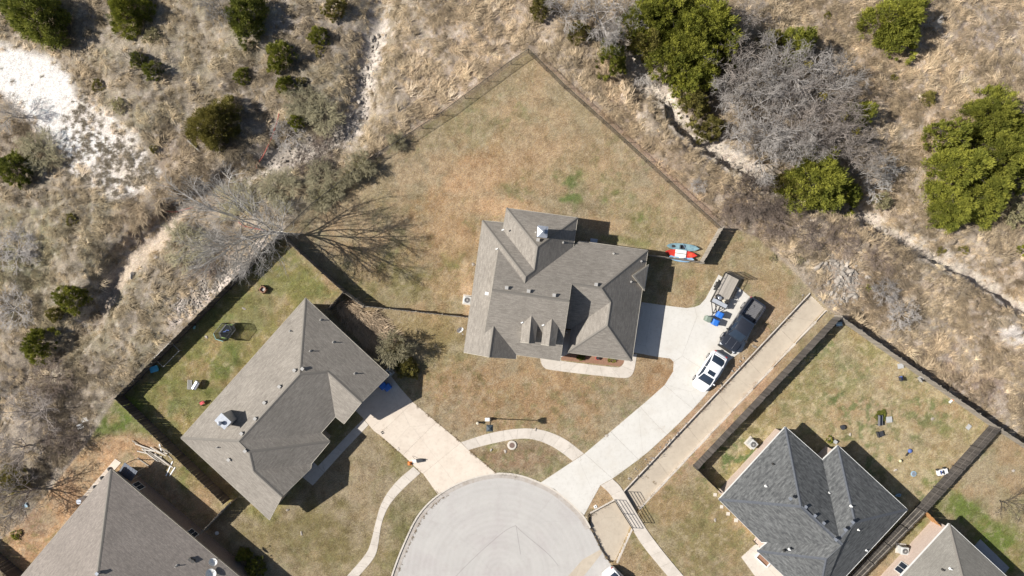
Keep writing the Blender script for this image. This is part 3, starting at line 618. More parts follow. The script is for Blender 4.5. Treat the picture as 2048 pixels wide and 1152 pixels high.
# ------------------------------------------------------------------ houses
def house(name, label, ang, z0, pitch, planes, verts, faces, outline, roof_mat, wall_mat, gables=(), overhang=.45, cap_edges=(), cap='cap', fascia='cream', top=None):
    a = R_(ang); e = Vector((math.cos(a), -math.sin(a))); s_ = Vector((-math.sin(a), -math.cos(a)))   # world x,y of image directions
    dirs = [e, s_, -e, -s_]
    pl = {}
    for k, v in planes.items():
        d, px, py = v[:3]; zz = v[3] if len(v) > 3 else z0; p = P(px, py, zz); pt = v[4] if len(v) > 4 else pitch
        pl[k] = (dirs[d], p, zz, pt)                  # z = zz + pt*d.(p-X)
    W = {}
    for k, v in verts.items():
        px, py = v[:2]; A = []; B = []
        rx = (px-1024)/S/H; ry = (576-py)/S/H
        A += [[1, 0, rx], [0, 1, ry]]; B += [rx*H, ry*H]
        for q in v[2]:
            d, p, zz, pt = pl[q]; A.append([20*pt*d.x, 20*pt*d.y, 20]); B.append(20*(zz+pt*(d.x*p.x+d.y*p.y)))
        W[k] = Vector(np.linalg.lstsq(np.array(A, float), np.array(B, float), rcond=None)[0].tolist())
    root = thing(name, label, 'house', (0, 0, 0))
    keys = list(W); me = bpy.data.meshes.new('roof'); V = [W[k] for k in keys]; ix = {k: i for i, k in enumerate(keys)}
    Fs = []; uvp = []
    for f, plane in faces:
        q = [ix[k] for k in f]; nrm = Vector((0, 0, 0))
        for i in range(len(q)):
            u, v_ = V[q[i]], V[q[(i+1) % len(q)]]; nrm.z += (u.x-v_.x)*(u.y+v_.y)
        if nrm.z < 0: q = q[::-1]
        Fs.append(q); uvp.append(plane)
    n0 = len(V)
    # fascia: boundary edges dropped by .16 ; soffit closes it
    ec = {}
    for q in Fs:
        for i in range(len(q)): k = (q[i], q[(i+1) % len(q)]); ec[k] = 1
    bd = [k for k in ec if (k[1], k[0]) not in ec]
    me.from_pydata([tuple(v) for v in V], [], Fs); me.materials.append(roof_mat)
    uv = me.uv_layers.new(name='UVMap')
    for f, q in zip(me.polygons, uvp):
        d, p, zz, pt = pl[q]; t = Vector((-d.y, d.x)); k = math.sqrt(1+pt*pt)
        for li in f.loop_indices:
            v_ = me.vertices[me.loops[li].vertex_index].co; uv.data[li].uv = (v_.x*t.x+v_.y*t.y, (v_.x*d.x+v_.y*d.y)*k)
    ro = bpy.data.objects.new('roof', me); C.objects.link(ro); ro.parent = root
    fb = MB()
    for (i, j) in bd:
        p, q = V[i], V[j]; dd = Vector((q.x-p.x, q.y-p.y, 0)); nn = Vector((dd.y, -dd.x, 0)).normalized()*.035
        fb.add([p+nn+Vector((0, 0, .004)), q+nn+Vector((0, 0, .004)), q+nn-Vector((0, 0, .2)), p+nn-Vector((0, 0, .2)), p-nn*.6-Vector((0, 0, .01)), q-nn*.6-Vector((0, 0, .01)), q-nn*.6-Vector((0, 0, .2)), p-nn*.6-Vector((0, 0, .2))],
               [(0, 3, 2, 1), (0, 1, 5, 4), (4, 5, 6, 7), (3, 7, 6, 2)])
    fb.build('fascia', MAT[fascia], root)
    # soffit sheet
    mk('soffit', [v-Vector((0, 0, .17)) for v in V], [q[::-1] for q in Fs], MAT['cream'], root)
    # ridge and hip caps
    for (i, j) in {tuple(sorted(k)) for k in ec if (k[1], k[0]) in ec}:
        p, q = V[i], V[j]; fs = [f for f in Fs if i in f and j in f]
        m_ = (p+q)/2; cen = [sum((V[x] for x in f), Vector())/len(f) for f in fs]
        conv = all(True for _ in cen)
        def zplane(name_, x): d, pp, zz, pt = pl[name_]; return zz+pt*(d.x*(pp.x-x.x)+d.y*(pp.y-x.y))
        names = [uvp[Fs.index(f)] for f in fs]
        if names[0] == names[1]: continue
        o0 = cen[0]; lo = zplane(names[1], o0)
        if lo < o0.z+.02: continue                      # a valley
        d3 = (q-p).normalized(); sd = Vector((-d3.y, d3.x, 0)).normalized(); b_ = MB(); hw = .14
        zl = min(zplane(nm, m_+sd*hw) for nm in names)-m_.z; zr = min(zplane(nm, m_-sd*hw) for nm in names)-m_.z
        up = Vector((0, 0, .03))
        b_.add([p+up, q+up, q+sd*hw+Vector((0, 0, zl+.018)), p+sd*hw+Vector((0, 0, zl+.018)), q-sd*hw+Vector((0, 0, zr+.018)), p-sd*hw+Vector((0, 0, zr+.018))], [(0, 1, 2, 3), (1, 0, 5, 4)])
        b_.build('ridge_cap', MAT[cap], root)
    # walls
    ow_ = inset([tuple(W[k][:2]) for k in outline], overhang)
    n = len(ow_); vb = [(x, y, -.2) for x, y in ow_]+[(x, y, z0-.12) for x, y in ow_]
    me2 = bpy.data.meshes.new('wall'); me2.from_pydata(vb, [], [(i, (i+1) % n, n+(i+1) % n, n+i) for i in range(n)]); me2.materials.append(wall_mat)
    uv2 = me2.uv_layers.new(name='UVMap'); acc = 0
    for i, f in enumerate(me2.polygons):
        ln = (Vector(ow_[(i+1) % n])-Vector(ow_[i])).length
        for li, (u, v_) in zip(f.loop_indices, [(acc, 0), (acc+ln, 0), (acc+ln, z0), (acc, z0)]): uv2.data[li].uv = (u, v_)
        acc += ln
    wo = bpy.data.objects.new('wall', me2); C.objects.link(wo); wo.parent = root
    for g_ in gables:
        q = [W[k] for k in g_[0]]; base = g_[1]; c_ = sum(q, Vector())/len(q); b_ = MB()
        sh = Vector(g_[2]) if len(g_) > 2 else Vector((0, 0, 0))
        q = [v+sh-Vector((0, 0, .02)) for v in q]; lo = [Vector((v.x, v.y, base)) for v in q]
        for i in range(len(q)-1): b_.add([q[i], q[i+1], lo[i+1], lo[i]], [(0, 1, 2, 3)])
        ob = b_.build('gable_wall', MAT[g_[3]] if len(g_) > 3 else wall_mat, root)
        if not ob.data.uv_layers: ob.data.uv_layers.new(name='UVMap')
    def zat(plane, px, py):
        d, p, zz, pt = pl[plane]; z = zz
        for _ in range(12):
            x = P(px, py, z); z = zz+pt*(d.x*(p.x-x.x)+d.y*(p.y-x.y))
        return P(px, py, z)
    return root, W, pl, zat, dirs

def box_vent(root, p, rz, s=.32, h=.2, mat='vent'):
    b = MB(); b.box(p+Vector((0, 0, h*.5)), (s*.7, s*.7, h+.15), rz); b.box(p+Vector((0, 0, h+.08)), (s, s, .07), rz); b.build('roof_vent', MAT[mat], root)
def pipe_vent(root, p, h=.4, r=.05, mat='vent'):
    b = MB(); b.tube(p-Vector((0, 0, .1)), p+Vector((0, 0, h)), r, n=8); b.lathe(p, [(.14, -.06), (.12, .03), (r*1.1, .12)], 10); b.build('vent_pipe', MAT[mat], root)

# --- middle house
zB = 3.4
h1, W1, pl1, z1, d1 = house('main_house', 'large grey shingled house with two dormers in the middle', 8.1, 2.9, .667,
    dict(L=(2, 965, 441), NA=(3, 965, 441), NB=(3, 1013, 416, zB), WB=(2, 1013, 416, zB), EB=(0, 1154.5, 434.5, zB), N1=(3, 1227, 491), E1=(0, 1280, 611), S1=(1, 1120, 722),
         SR=(1, 1144.6, 658.8), W3=(2, 1135, 705), S3=(1, 1200, 713.5), FG=(0, 1032, 717.5)),
    dict(A=(965, 441, 'L NA'.split()), W0=(927.6, 704.7, ['L']), A2=(1008, 445, ['NA']), A3=(1005, 460, ['NA', 'WB']), A4=(1068.6, 541.5, ['NA', 'WB', 'EB']), Pk=(1050.2, 553.6, ['L', 'NA', 'EB']),
         Q=(1050.2, 569, ['L', 'EB', 'N1']), B1=(1013, 416, ['NB', 'WB']), B2=(1154.5, 434.5, ['NB', 'EB']), Bp=(1074.5, 492, ['NB', 'WB', 'EB']), B3=(1147.5, 494, ['EB', 'N1']), C1=(1159, 482, ['N1']),
         E0=(1295, 500, ['N1', 'E1']), Rp=(1197.8, 579, ['N1', 'E1', 'SR']), Rs=(1142.2, 572, ['N1', 'SR']), V1=(994.6, 500, ['L', 'N1']), Mw=(984, 581, ['N1', 'S1']), Me=(1138, 603, ['N1', 'S1']),
         Ms=(971, 668, ['L', 'S1']), Gt=(986, 655, ['L', 'S1', 'FG']), Gb=(977, 714, ['L', 'FG']), Ge=(1032, 717.5, ['FG']), Gs=(1030, 711.6, ['S1', 'FG']), MS=(1120, 722, ['S1']),
         Rc=(1215, 606, ['E1', 'SR', 'W3']), Rd=(1211, 650.8, ['E1', 'W3', 'S3']), F=(1264, 722, ['E1', 'S3']), SW=(1135, 705, ['W3', 'S3']), V3=(1144.6, 658.8, ['SR', 'W3']), SRw=(1127, 656, ['SR'])),
    [(['A', 'Pk', 'Q', 'V1', 'Ms', 'Gt', 'Gb', 'W0'], 'L'), (['A', 'A2', 'A3', 'A4', 'Pk'], 'NA'), (['B1', 'Bp', 'A4', 'A3'], 'WB'), (['B1', 'B2', 'Bp'], 'NB'), (['Bp', 'B2', 'B3', 'Q', 'Pk', 'A4'], 'EB'),
     (['V1', 'Mw', 'Me', 'Rs', 'Rp', 'E0', 'C1', 'B3', 'Q'], 'N1'), (['Mw', 'Me', 'MS', 'Gs', 'Gt', 'Ms'], 'S1'), (['Gt', 'Gs', 'Ge', 'Gb'], 'FG'), (['E0', 'Rp', 'Rc', 'Rd', 'F'], 'E1'),
     (['Rs', 'Rp', 'Rc', 'V3', 'SRw'], 'SR'), (['Rc', 'Rd', 'SW', 'V3'], 'W3'), (['Rd', 'F', 'SW'], 'S3')],
    ['A', 'A2', 'B1', 'B2', 'B3', 'C1', 'E0', 'F', 'SW', 'V3', 'SRw', 'MS', 'Ge', 'W0'], MAT['roof_tan'], MAT['brick_tan'],
    gables=[(['V1', 'Mw', 'Ms'], 3.6, (.2, 0, 0), 'cream'), (['Rs', 'Me', 'MS'], 2.5, (-.3, 0, 0)), (['Gb', 'Ge'], 2.5, (0, .3, 0)), (['W0', 'Gb'], 2.5, (0, .3, 0)), (['A2', 'A3'], 2.5, (.25, 0, 0))])
A1 = -R_(8.1)
def dormer(root, ap, rf, lb, lf, rb, rfr, zfun, dirs, p=.75):
    P0 = zfun('S1', *ap); zr = P0.z; RF = P(rf[0], rf[1], zr)
    def side(bk, fr, s_):
        B0 = zfun('S1', *bk); F0 = P(fr[0], fr[1], B0.z); return B0, F0
    LB, LF = side(lb, lf, -1); RB, RFr = side(rb, rfr, 1)
    b = MB(); V = [P0, RF, LF, LB, RFr, RB]; up = Vector((0, 0, .01))
    me = bpy.data.meshes.new('dormer_roof'); me.from_pydata([tuple(v+up) for v in V], [], [(0, 3, 2, 1), (0, 1, 4, 5)]); me.materials.append(MAT['roof_tan'])
    uv = me.uv_layers.new(name='UVMap')
    for f in me.polygons:
        for li in f.loop_indices:
            v_ = me.vertices[me.loops[li].vertex_index].co; uv.data[li].uv = (v_.x*dirs[1].x+v_.y*dirs[1].y, (v_.x*dirs[0].x+v_.y*dirs[0].y)*1.2)
    dr = thing('dormer', None, None); dr.parent = root
    o = bpy.data.objects.new('dormer_roof', me); C.objects.link(o); o.parent = dr
    i = Vector((dirs[0].x, dirs[0].y, 0))*.12; k = Vector((dirs[3].x, dirs[3].y, 0))*.15
    lo = 1.2
    w_ = MB(); a_, c_, t_ = LF+i+k, RFr-i+k, RF+k-Vector((0, 0, .12))
    w_.add([a_, c_, t_, a_-Vector((0, 0, lo)), c_-Vector((0, 0, lo))], [(3, 4, 1, 2, 0)])
    w_.add([LF+i+k, LB+i, LB+i-Vector((0, 0, .6)), LF+i+k-Vector((0, 0, lo))], [(0, 1, 2, 3)]); w_.add([RFr-i+k, RB-i, RB-i-Vector((0, 0, .6)), RFr-i+k-Vector((0, 0, lo))], [(0, 1, 2, 3)])
    w_.build('dormer_wall', MAT['cream'], dr)
    f_ = MB()
    for u, v_ in ((LF, RF), (RF, RFr)): f_.tube(u-Vector((0, 0, .05)), v_-Vector((0, 0, .05)), .05, n=4)
    f_.build('fascia', MAT['cream'], dr)
    c0 = (a_+c_)/2-k*.0-Vector((0, 0, .45)); g_ = MB(); g_.box(c0-k.normalized()*.02, (.55, .05, .7), -R_(8.1)); g_.build('window', MAT['glass'], dr)
dormer(h1, (1063, 631), (1057.8, 686), (1044, 647), (1040.8, 684), (1075.6, 649), (1070, 686), z1, d1)
dormer(h1, (1104, 637), (1097.8, 691), (1087, 651), (1082.2, 688.5), (1116.9, 654), (1111, 691.6), z1, d1)
# low triangular eyebrow gable on the east slope
tri = [z1('E1', 1263.4, 551.2), z1('E1', 1296.8, 528.6), z1('E1', 1288, 582)]
b = MB(); up = Vector((0, 0, .3)); b.add([v+up for v in tri]+[v-Vector((0, 0, .1)) for v in tri], [(0, 2, 1), (0, 1, 4, 3), (1, 2, 5, 4), (2, 0, 3, 5)])
gb = thing('gable', None, None); gb.parent = h1; b.build('gable_edge', M('pale tan shingle edge', (.46, .41, .33), scale=6), gb)
ti = [tri[0].lerp((tri[1]+tri[2])/2, .17), tri[1].lerp((tri[0]+tri[2])/2, .1), tri[2].lerp((tri[0]+tri[1])/2, .1)]
tm = mk('gable_roof', [v+Vector((0, 0, .325)) for v in ti], [(0, 2, 1)], MAT['roof_tan'], gb); uvl = tm.data.uv_layers.new(name='UVMap')
for li in range(3): v_ = tm.data.vertices[tm.data.loops[li].vertex_index].co; uvl.data[li].uv = (v_.y, v_.x*1.2)
# chimney with metal cap
cp = z1('EB', 1086, 466); cp = P(1084, 465, 6.0); ch = thing('chimney', None, None); ch.parent = h1
b = MB(); b.box((cp.x, cp.y, 5.4), (.8, .9, 2.9), A1); b.build('chimney_stack', MAT['brick_tan'], ch)
b = MB(); b.box((cp.x, cp.y, 6.9), (1.0, 1.1, .12), A1); b.add([(cp.x-.48, cp.y-.5, 6.96), (cp.x+.48, cp.y-.5, 6.96), (cp.x+.48, cp.y+.5, 6.96), (cp.x-.48, cp.y+.5, 6.96), (cp.x, cp.y, 7.1)], [(0, 1, 4), (1, 2, 4), (2, 3, 4), (3, 0, 4)])
b.build('chimney_cap', MAT['galv'], ch)
b = MB(); b.tube((cp.x, cp.y, 7.05), (cp.x, cp.y, 7.3), .13, n=12); b.lathe((cp.x, cp.y, 7.3), [(.2, 0), (.2, .05), (.05, .12)], 12); b.build('flue', MAT['galv'], ch)
for pn, x, y in (('N1', 1013.3, 575.5), ('N1', 1057, 582.3), ('N1', 1107.8, 590.4), ('N1', 1191.5, 569), ('NB', 1075.8, 480)): box_vent(h1, z1(pn, x, y), A1)
for pn, x, y in (('EB', 1126.5, 485), ('N1', 1227.5, 507.6), ('E1', 1282.6, 522.6), ('E1', 1262.3, 563.5), ('SR', 1133, 664), ('NB', 1072, 465)): pipe_vent(h1, z1(pn, x, y))
for pn, x, y in (('L', 993.5, 498), ('S1', 1044, 645), ('S1', 1086, 650), ('L', 1005.5, 460)):
    p = z1(pn, x, y); b = MB(); b.box(p+Vector((0, 0, .12)), (.25, .12, .12), A1+.5); b.build('gutter_end', MAT['white'], h1)
p = P(973.5, 587, 6.6); b = MB(); b.box(p, (.35, .3, .12), A1); b.build('gable_vent', MAT['white'], h1)

# --- left house
h2, W2, pl2, z2, d2 = house('left_house', 'grey shingled hip roofed house turned diagonally, left of the middle', 42.3, 2.8, .58,
    dict(NW=(2, 485, 737), NE=(3, 693, 673), SW=(1, 450, 959), SEa=(0, 670, 834), SWc=(1, 679, 841), NE1=(3, 648, 872), SE1=(0, 641, 904), NE2=(3, 623, 930)),
    dict(T=(609.4, 596, ['NW', 'NE']), R1=(600.7, 741, ['NW', 'NE', 'SEa']), R2=(484, 881, ['NW', 'SEa', 'SW']), K10=(361.6, 878.5, ['NW', 'SW']), K1=(778, 750.3, ['NE']), K2=(725.5, 802.5, ['NE', 'SWc']),
         K0=(658, 743, ['NE', 'SEa', 'SWc']), K3=(688, 847.6, ['SWc']), K4=(670, 833.6, ['SWc', 'SEa']), K5=(642, 864, ['SEa', 'NE1']), K6=(660, 882.7, ['NE1', 'SE1']), R3=(508.5, 904, ['NE1', 'SW', 'SE1']),
         K7=(623, 925, ['SE1', 'NE2']), K8=(621.5, 937, ['NE2']), R4=(516.6, 940, ['SW', 'SE1', 'NE2']), R5=(566.6, 990, ['SW', 'NE2']), K9=(539, 1040, ['SW'])),
    [(['T', 'R1', 'R2', 'K10'], 'NW'), (['T', 'K1', 'K2', 'K0', 'R1'], 'NE'), (['R1', 'K0', 'K4', 'K5', 'R2'], 'SEa'), (['R2', 'K5', 'K6', 'R3'], 'NE1'), (['R3', 'K6', 'K7', 'R4'], 'SE1'),
     (['R4', 'K7', 'K8', 'R5'], 'NE2'), (['K10', 'R2', 'R3', 'R4', 'R5', 'K9'], 'SW'), (['K0', 'K2', 'K3', 'K4'], 'SWc')],
    ['T', 'K1', 'K3', 'K4', 'K5', 'K6', 'K7', 'K8', 'K9', 'K10'], MAT['roof_tan'], MAT['brick_tan'],
    gables=[(['K1', 'K2', 'K3'], 2.4, (-.25, .2, 0)), (['K8', 'R5', 'K9'], 2.4, (-.25, .2, 0))])
A2r = -R_(42.3)
c0 = P(447, 842, 6.2); ch = thing('chimney', None, None); ch.parent = h2
b = MB(); b.box((c0.x, c0.y, 5.1), (1.15, .85, 2.3), A2r); b.build('chimney_stack', MAT['vent'], ch)
b = MB(); b.box((c0.x, c0.y, 6.28), (1.3, 1.0, .1), A2r); b.build('chimney_cap', MAT['galv'], ch)
b = MB(); b.tube((c0.x-.2, c0.y-.15, 6.3), (c0.x-.2, c0.y-.15, 6.65), .14, n=12); b.lathe((c0.x-.2, c0.y-.15, 6.65), [(.22, 0), (.2, .06), (.05, .14)], 12); b.build('flue', MAT['galv'], ch)
for pn, x, y in (('NW', 560, 772.5), ('NW', 590, 740), ('NE', 606, 737), ('NW', 530, 804.6), ('NW', 511.7, 836.5), ('NW', 484.6, 866), ('SW', 491.8, 901), ('SW', 458.8, 918.5)): box_vent(h2, z2(pn, x, y), A2r, .3, .16)
for pn, x, y in (('NW', 581, 662), ('NE', 642, 640), ('NE', 667, 684.5), ('NE', 621, 702), ('NE', 710, 747), ('SW', 436, 894)): pipe_vent(h2, z2(pn, x, y))

# --- lower left house
h3, W3_, pl3, z3, d3 = house('corner_house', 'brown grey shingled hip roof cut by the lower left corner', 40, 2.85, .55,
    dict(NW=(2, 222, 938), NE=(3, 222, 938), SE=(0, 513, 1182), SW=(1, -22, 1229)),
    dict(X0=(222, 938, ['NW', 'NE']), X1=(513, 1182, ['NE', 'SE']), X2=(-22, 1229, ['NW', 'SW']), X3=(269, 1473, ['SE', 'SW']), Hp=(215, 1240, ['NW', 'NE', 'SE', 'SW'])),
    [(['X0', 'Hp', 'X2'], 'NW'), (['X0', 'X1', 'Hp'], 'NE'), (['X1', 'X3', 'Hp'], 'SE'), (['X2', 'Hp', 'X3'], 'SW')],
    ['X0', 'X1', 'X3', 'X2'], MAT['roof_brown'], MAT['brick_brown'], overhang=.35)
pipe_vent(h3, z3('NE', 354, 1131)); box_vent(h3, z3('NE', 382, 1117), -R_(40), .3, .15, 'dark'); box_vent(h3, z3('NE', 388, 1121), -R_(40), .3, .15, 'dark'); box_vent(h3, z3('NW', 197.5, 1145), -R_(40), .3, .2, 'galv')
def wall_window(root, W, ka, kb, t, overh, wdt, hgt, zc, mat='white', glass='glass'):
    a, b_ = W[ka], W[kb]; d = Vector((b_.x-a.x, b_.y-a.y, 0)); L = d.length; d.normalize(); nrm = Vector((d.y, -d.x, 0))
    cen = (W[ka]+W[kb])/2; 
    # outward normal points away from the house
    p = a+d*(L*t)-nrm*0; 
    return d, nrm, p
def put_window(root, px, py, z, nrm, wdt, hgt, overh_pt):
    """window standing on the wall plane through overh_pt with outward normal nrm, found along the pixel's ray"""
    o = Vector((0, 0, H)); r = P(px, py, 0)-o; n_ = Vector((nrm.x, nrm.y, 0)); t = (overh_pt-o).dot(n_)/r.dot(n_); c_ = o+r*t
    rz = math.atan2(n_.y, n_.x)+math.pi/2
    f = MB(); f.box(c_+n_*.03, (wdt, .07, hgt), rz); fo = f.build('window', MAT['white'], root)
    for s_ in (-1, 1):
        g_ = MB(); q = Matrix.Rotation(rz, 3, 'Z')@Vector((s_*wdt*.235, 0, 0)); g_.box(c_+n_*.07+q, (wdt*.42, .02, hgt*.86), rz); g_.build('pane', MAT['glass'], fo)
    return c_
def inward(p, nrm, d): return Vector((p.x, p.y, 0))-Vector((nrm.x, nrm.y, 0))*d
nNE = d3[3]; q0 = inward(W3_['X0'], nNE, .35)
put_window(h3, 277, 972, 1.3, nNE, 1.0, 1.2, q0); put_window(h3, 385, 1067, 1.3, nNE, 1.0, 1.2, q0)

# --- slate roofed house
h4, W4, pl4, z4, d4 = house('slate_house', 'pinkish brick house with dark slate grey shingled roof, lower right', 42.8, 2.75, .62,
    dict(NW=(2, 1571, 854), NE=(3, 1571, 854), SW=(1, 1481, 1040), NW2=(2, 1676, 891), NE2=(3, 1745, 955), SE=(0, 1753, 1086), NW3=(2, 1525, 1089), SW3=(1, 1514, 1103)),
    dict(T=(1571, 854, ['NW', 'NE']), V=(1647, 919.5, ['NE', 'NW2']), Wc=(1676, 891, ['NW2', 'NE2']), Cc=(1815, 1019, ['NE2', 'SE']), P1=(1595, 1006, ['NW', 'NE', 'SW']), P2=(1655, 1067, ['NE', 'SW', 'NW3', 'SE']),
         P3=(1669.5, 1061, ['NE', 'NW2', 'SE']), P4=(1697, 1035, ['NW2', 'NE2', 'SE']), L=(1438, 997, ['NW', 'SW']), L2=(1523, 1084, ['SW']), L3=(1535.5, 1076, ['SW', 'NW3']), L4=(1514, 1103, ['NW3', 'SW3']),
         P5=(1596, 1150, ['NW3', 'SE', 'SW3']), S1=(1634, 1214, ['SE', 'SW3'])),
    [(['T', 'P1', 'L'], 'NW'), (['T', 'V', 'P3', 'P2', 'P1'], 'NE'), (['L', 'P1', 'P2', 'L3', 'L2'], 'SW'), (['L3', 'P2', 'P5', 'L4'], 'NW3'), (['L4', 'P5', 'S1'], 'SW3'),
     (['P2', 'P3', 'P4', 'Cc', 'S1', 'P5'], 'SE'), (['Wc', 'P4', 'P3', 'V'], 'NW2'), (['Wc', 'Cc', 'P4'], 'NE2')],
    ['T', 'V', 'Wc', 'Cc', 'S1', 'L4', 'L2', 'L'], MAT['roof_slate'], MAT['brick_pink'], overhang=.5, cap='cap_slate', fascia='white')
A4r = -R_(42.8)
for pn, x, y in (('NE', 1579.5, 996), ('NE', 1610, 1012.5), ('NE', 1628.5, 1030), ('NE', 1646, 1045), ('SE', 1703.5, 1043), ('SE', 1688.5, 1058), ('SE', 1670, 1078)): box_vent(h4, z4(pn, x, y), A4r, .27, .12, 'galv')
for pn, x, y, m_ in (('NW', 1531.6, 972, 'white'), ('NW', 1546, 928, 'dark'), ('SW3', 1578.5, 1098.5, 'white'), ('SW3', 1568, 1101, 'dark'), ('NE2', 1702, 1012, 'white'), ('SE', 1716, 1059, 'white'), ('SE', 1732, 1100, 'white'), ('NW2', 1657, 985, 'white')):
    pipe_vent(h4, z4(pn, x, y), .25, .06, m_)

# --- small corner house at lower right
h5, W5, pl5, z5, d5 = house('brick_house', 'pinkish brick house with pale grey roof, bottom right corner', 42.7, 2.75, .55,
    dict(NW=(2, 1899, 1047.5), NE=(3, 1899, 1047.5), SE=(0, 2097, 1230), SW=(1, 1716, 1246)),
    dict(X0=(1899, 1047.5, ['NW', 'NE']), X1=(2097, 1230, ['NE', 'SE']), X2=(1716, 1246, ['NW', 'SW']), X3=(1914, 1429, ['SE', 'SW']), Hp=(1935, 1260, ['NW', 'NE', 'SE', 'SW'])),
    [(['X0', 'Hp', 'X2'], 'NW'), (['X0', 'X1', 'Hp'], 'NE'), (['X1', 'X3', 'Hp'], 'SE'), (['X2', 'Hp', 'X3'], 'SW')],
    ['X0', 'X1', 'X3', 'X2'], MAT['roof_pale'], MAT['brick_pink'], overhang=.3, fascia='white')
pipe_vent(h5, z5('NW', 1900, 1137), .3, .06, 'white'); pipe_vent(h5, z5('NW', 1885, 1139), .3, .06, 'dark')
put_window(h5, 1803, 1136, 1.3, d5[2], 1.2, 1.3, inward(W5['X0'], d5[2], .3))
# ------------------------------------------------------------------ fences
def mesh_share(o, name, parent, m=None, loc=None):
    c = bpy.data.objects.new(name, o); C.objects.link(c); c.parent = parent
    if m is not None: c.matrix_local = m
    return c
_pk = {}
def picket_mesh(mat, h):
    k = (mat, h)
    if k not in _pk:
        b = MB(); w2 = .0718; t = .009
        pts = [(-w2, 0), (w2, 0), (w2, h-.04), (w2-.03, h), (-w2+.03, h), (-w2, h-.04)]
        V = [(x, -t, z) for x, z in pts]+[(x, t, z) for x, z in pts]; n = 6
        b.add(V, [tuple(range(n)), tuple(range(2*n-1, n-1, -1))]+[(i+n, (i+1) % n+n, (i+1) % n, i) for i in range(n)])
        me = bpy.data.meshes.new('picket'); me.from_pydata(b.v, [], b.f); me.materials.append(MAT[mat]); _pk[k] = me
    return _pk[k]
def wood_fence(label, a, c, mat='wood_grey', h=1.83, side=1, group=None, lean=.01, at_top=True, rmat=None):
    p, q = P(*a, h if at_top else 0), P(*c, h if at_top else 0); p.z = q.z = 0; d = q-p; L = d.length; ang = math.atan2(d.y, d.x)
    root = thing('wood_fence', label, 'fence', p, ang, group); n = max(1, int(L/.142)); me = picket_mesh(mat, h)
    for i in range(n):
        x = (i+.5)*L/n; yy = rng.uniform(-.006, .006)
        m = Matrix.Translation((x, yy, th(p.x+d.x*x/L, p.y+d.y*x/L)*.5-.02+rng.uniform(-.02, .02)))@Matrix.Rotation(rng.uniform(-lean, lean), 4, 'Y')@Matrix.Rotation(rng.uniform(-lean, lean)*2, 4, 'X')
        mesh_share(me, 'picket', root, m)
    np_ = max(2, int(L/2.4)+1)
    for i in range(np_):
        b = MB(); b.box((i*L/(np_-1), side*.09, (h-.08)/2), (.09, .09, h-.08)); b.build('post', MAT[mat], root)
    for z in (.25, .95, 1.6):
        b = MB(); b.box((L/2, side*.03, z), (L-.02, .038, .085)); b.build('rail', MAT[rmat or mat], root)
    return root
GF = 'weathered wooden privacy fences round the back yards'
wood_fence('long grey wooden fence along the upper left edge of the trampoline yard', (557, 467), (228, 797), 'wood_dark', side=1)
wood_fence('wooden fence at the lower left side of the trampoline yard', (228, 797), (446, 1008), 'wood_dark', side=-1)
wood_fence('short fence return between the left house and the brown roofed corner house', (459, 1005), (400, 1067), 'wood_light', side=1)
wood_fence('leaning grey fence running from the big bare tree to the left house', (557, 467), (687.5, 585), 'wood_grey', side=-1)
wood_fence('short fence piece between the straw grass and the shed shadow', (687.5, 585), (726, 613), 'wood_light', side=-1)
wood_fence('short wooden side gate at the top corner of the left house', (686, 584), (652, 621), 'wood_grey', side=-1)
wood_fence('pale wooden fence running to the left wall of the main house', (726, 613), (937, 636), 'wood_light', side=1)
wood_fence('pale wooden fence behind the kayaks', (1295, 509), (1407, 525), 'wood_light', side=1)
wood_fence('short pale fence from the kayaks to the black wire fence', (1407, 525), (1448, 453), 'wood_light', side=-1)
wood_fence('dark wooden fence beside the concrete drainage channel', (1395, 940), (1683, 636), 'wood_dark', side=-1)
wood_fence('short fence return at the left corner of the slate roofed house', (1395, 940), (1443, 987), 'wood_dark', side=1)
wood_fence('long grey fence between the right back yard and the scrub slope', (1684, 634), (2001, 857), 'wood_light', side=1)
wood_fence('dark picket fence at the far right side of the slate house yard', (2003, 858), (1852, 1026), 'wood_dark', side=-1)
wood_fence('fence with exposed rails squeezed between the two right houses', (1852, 1026), (1715, 1166), 'wood_dark', side=-1, rmat='wood_light')  # paler rail wood puts the sunlight on the rails into colour
wood_fence('brown fence leaving the frame at the right edge', (2006, 860), (2110, 928), 'wood_light', side=1)
wood_fence('new orange cedar gate beside the pinkish brick house', (1856, 1026), (1887, 1057), 'wood_new', side=-1)
wood_fence('dark picket fence in the bottom left corner', (-60, 1090), (34, 1170), 'wood_dark', side=-1)

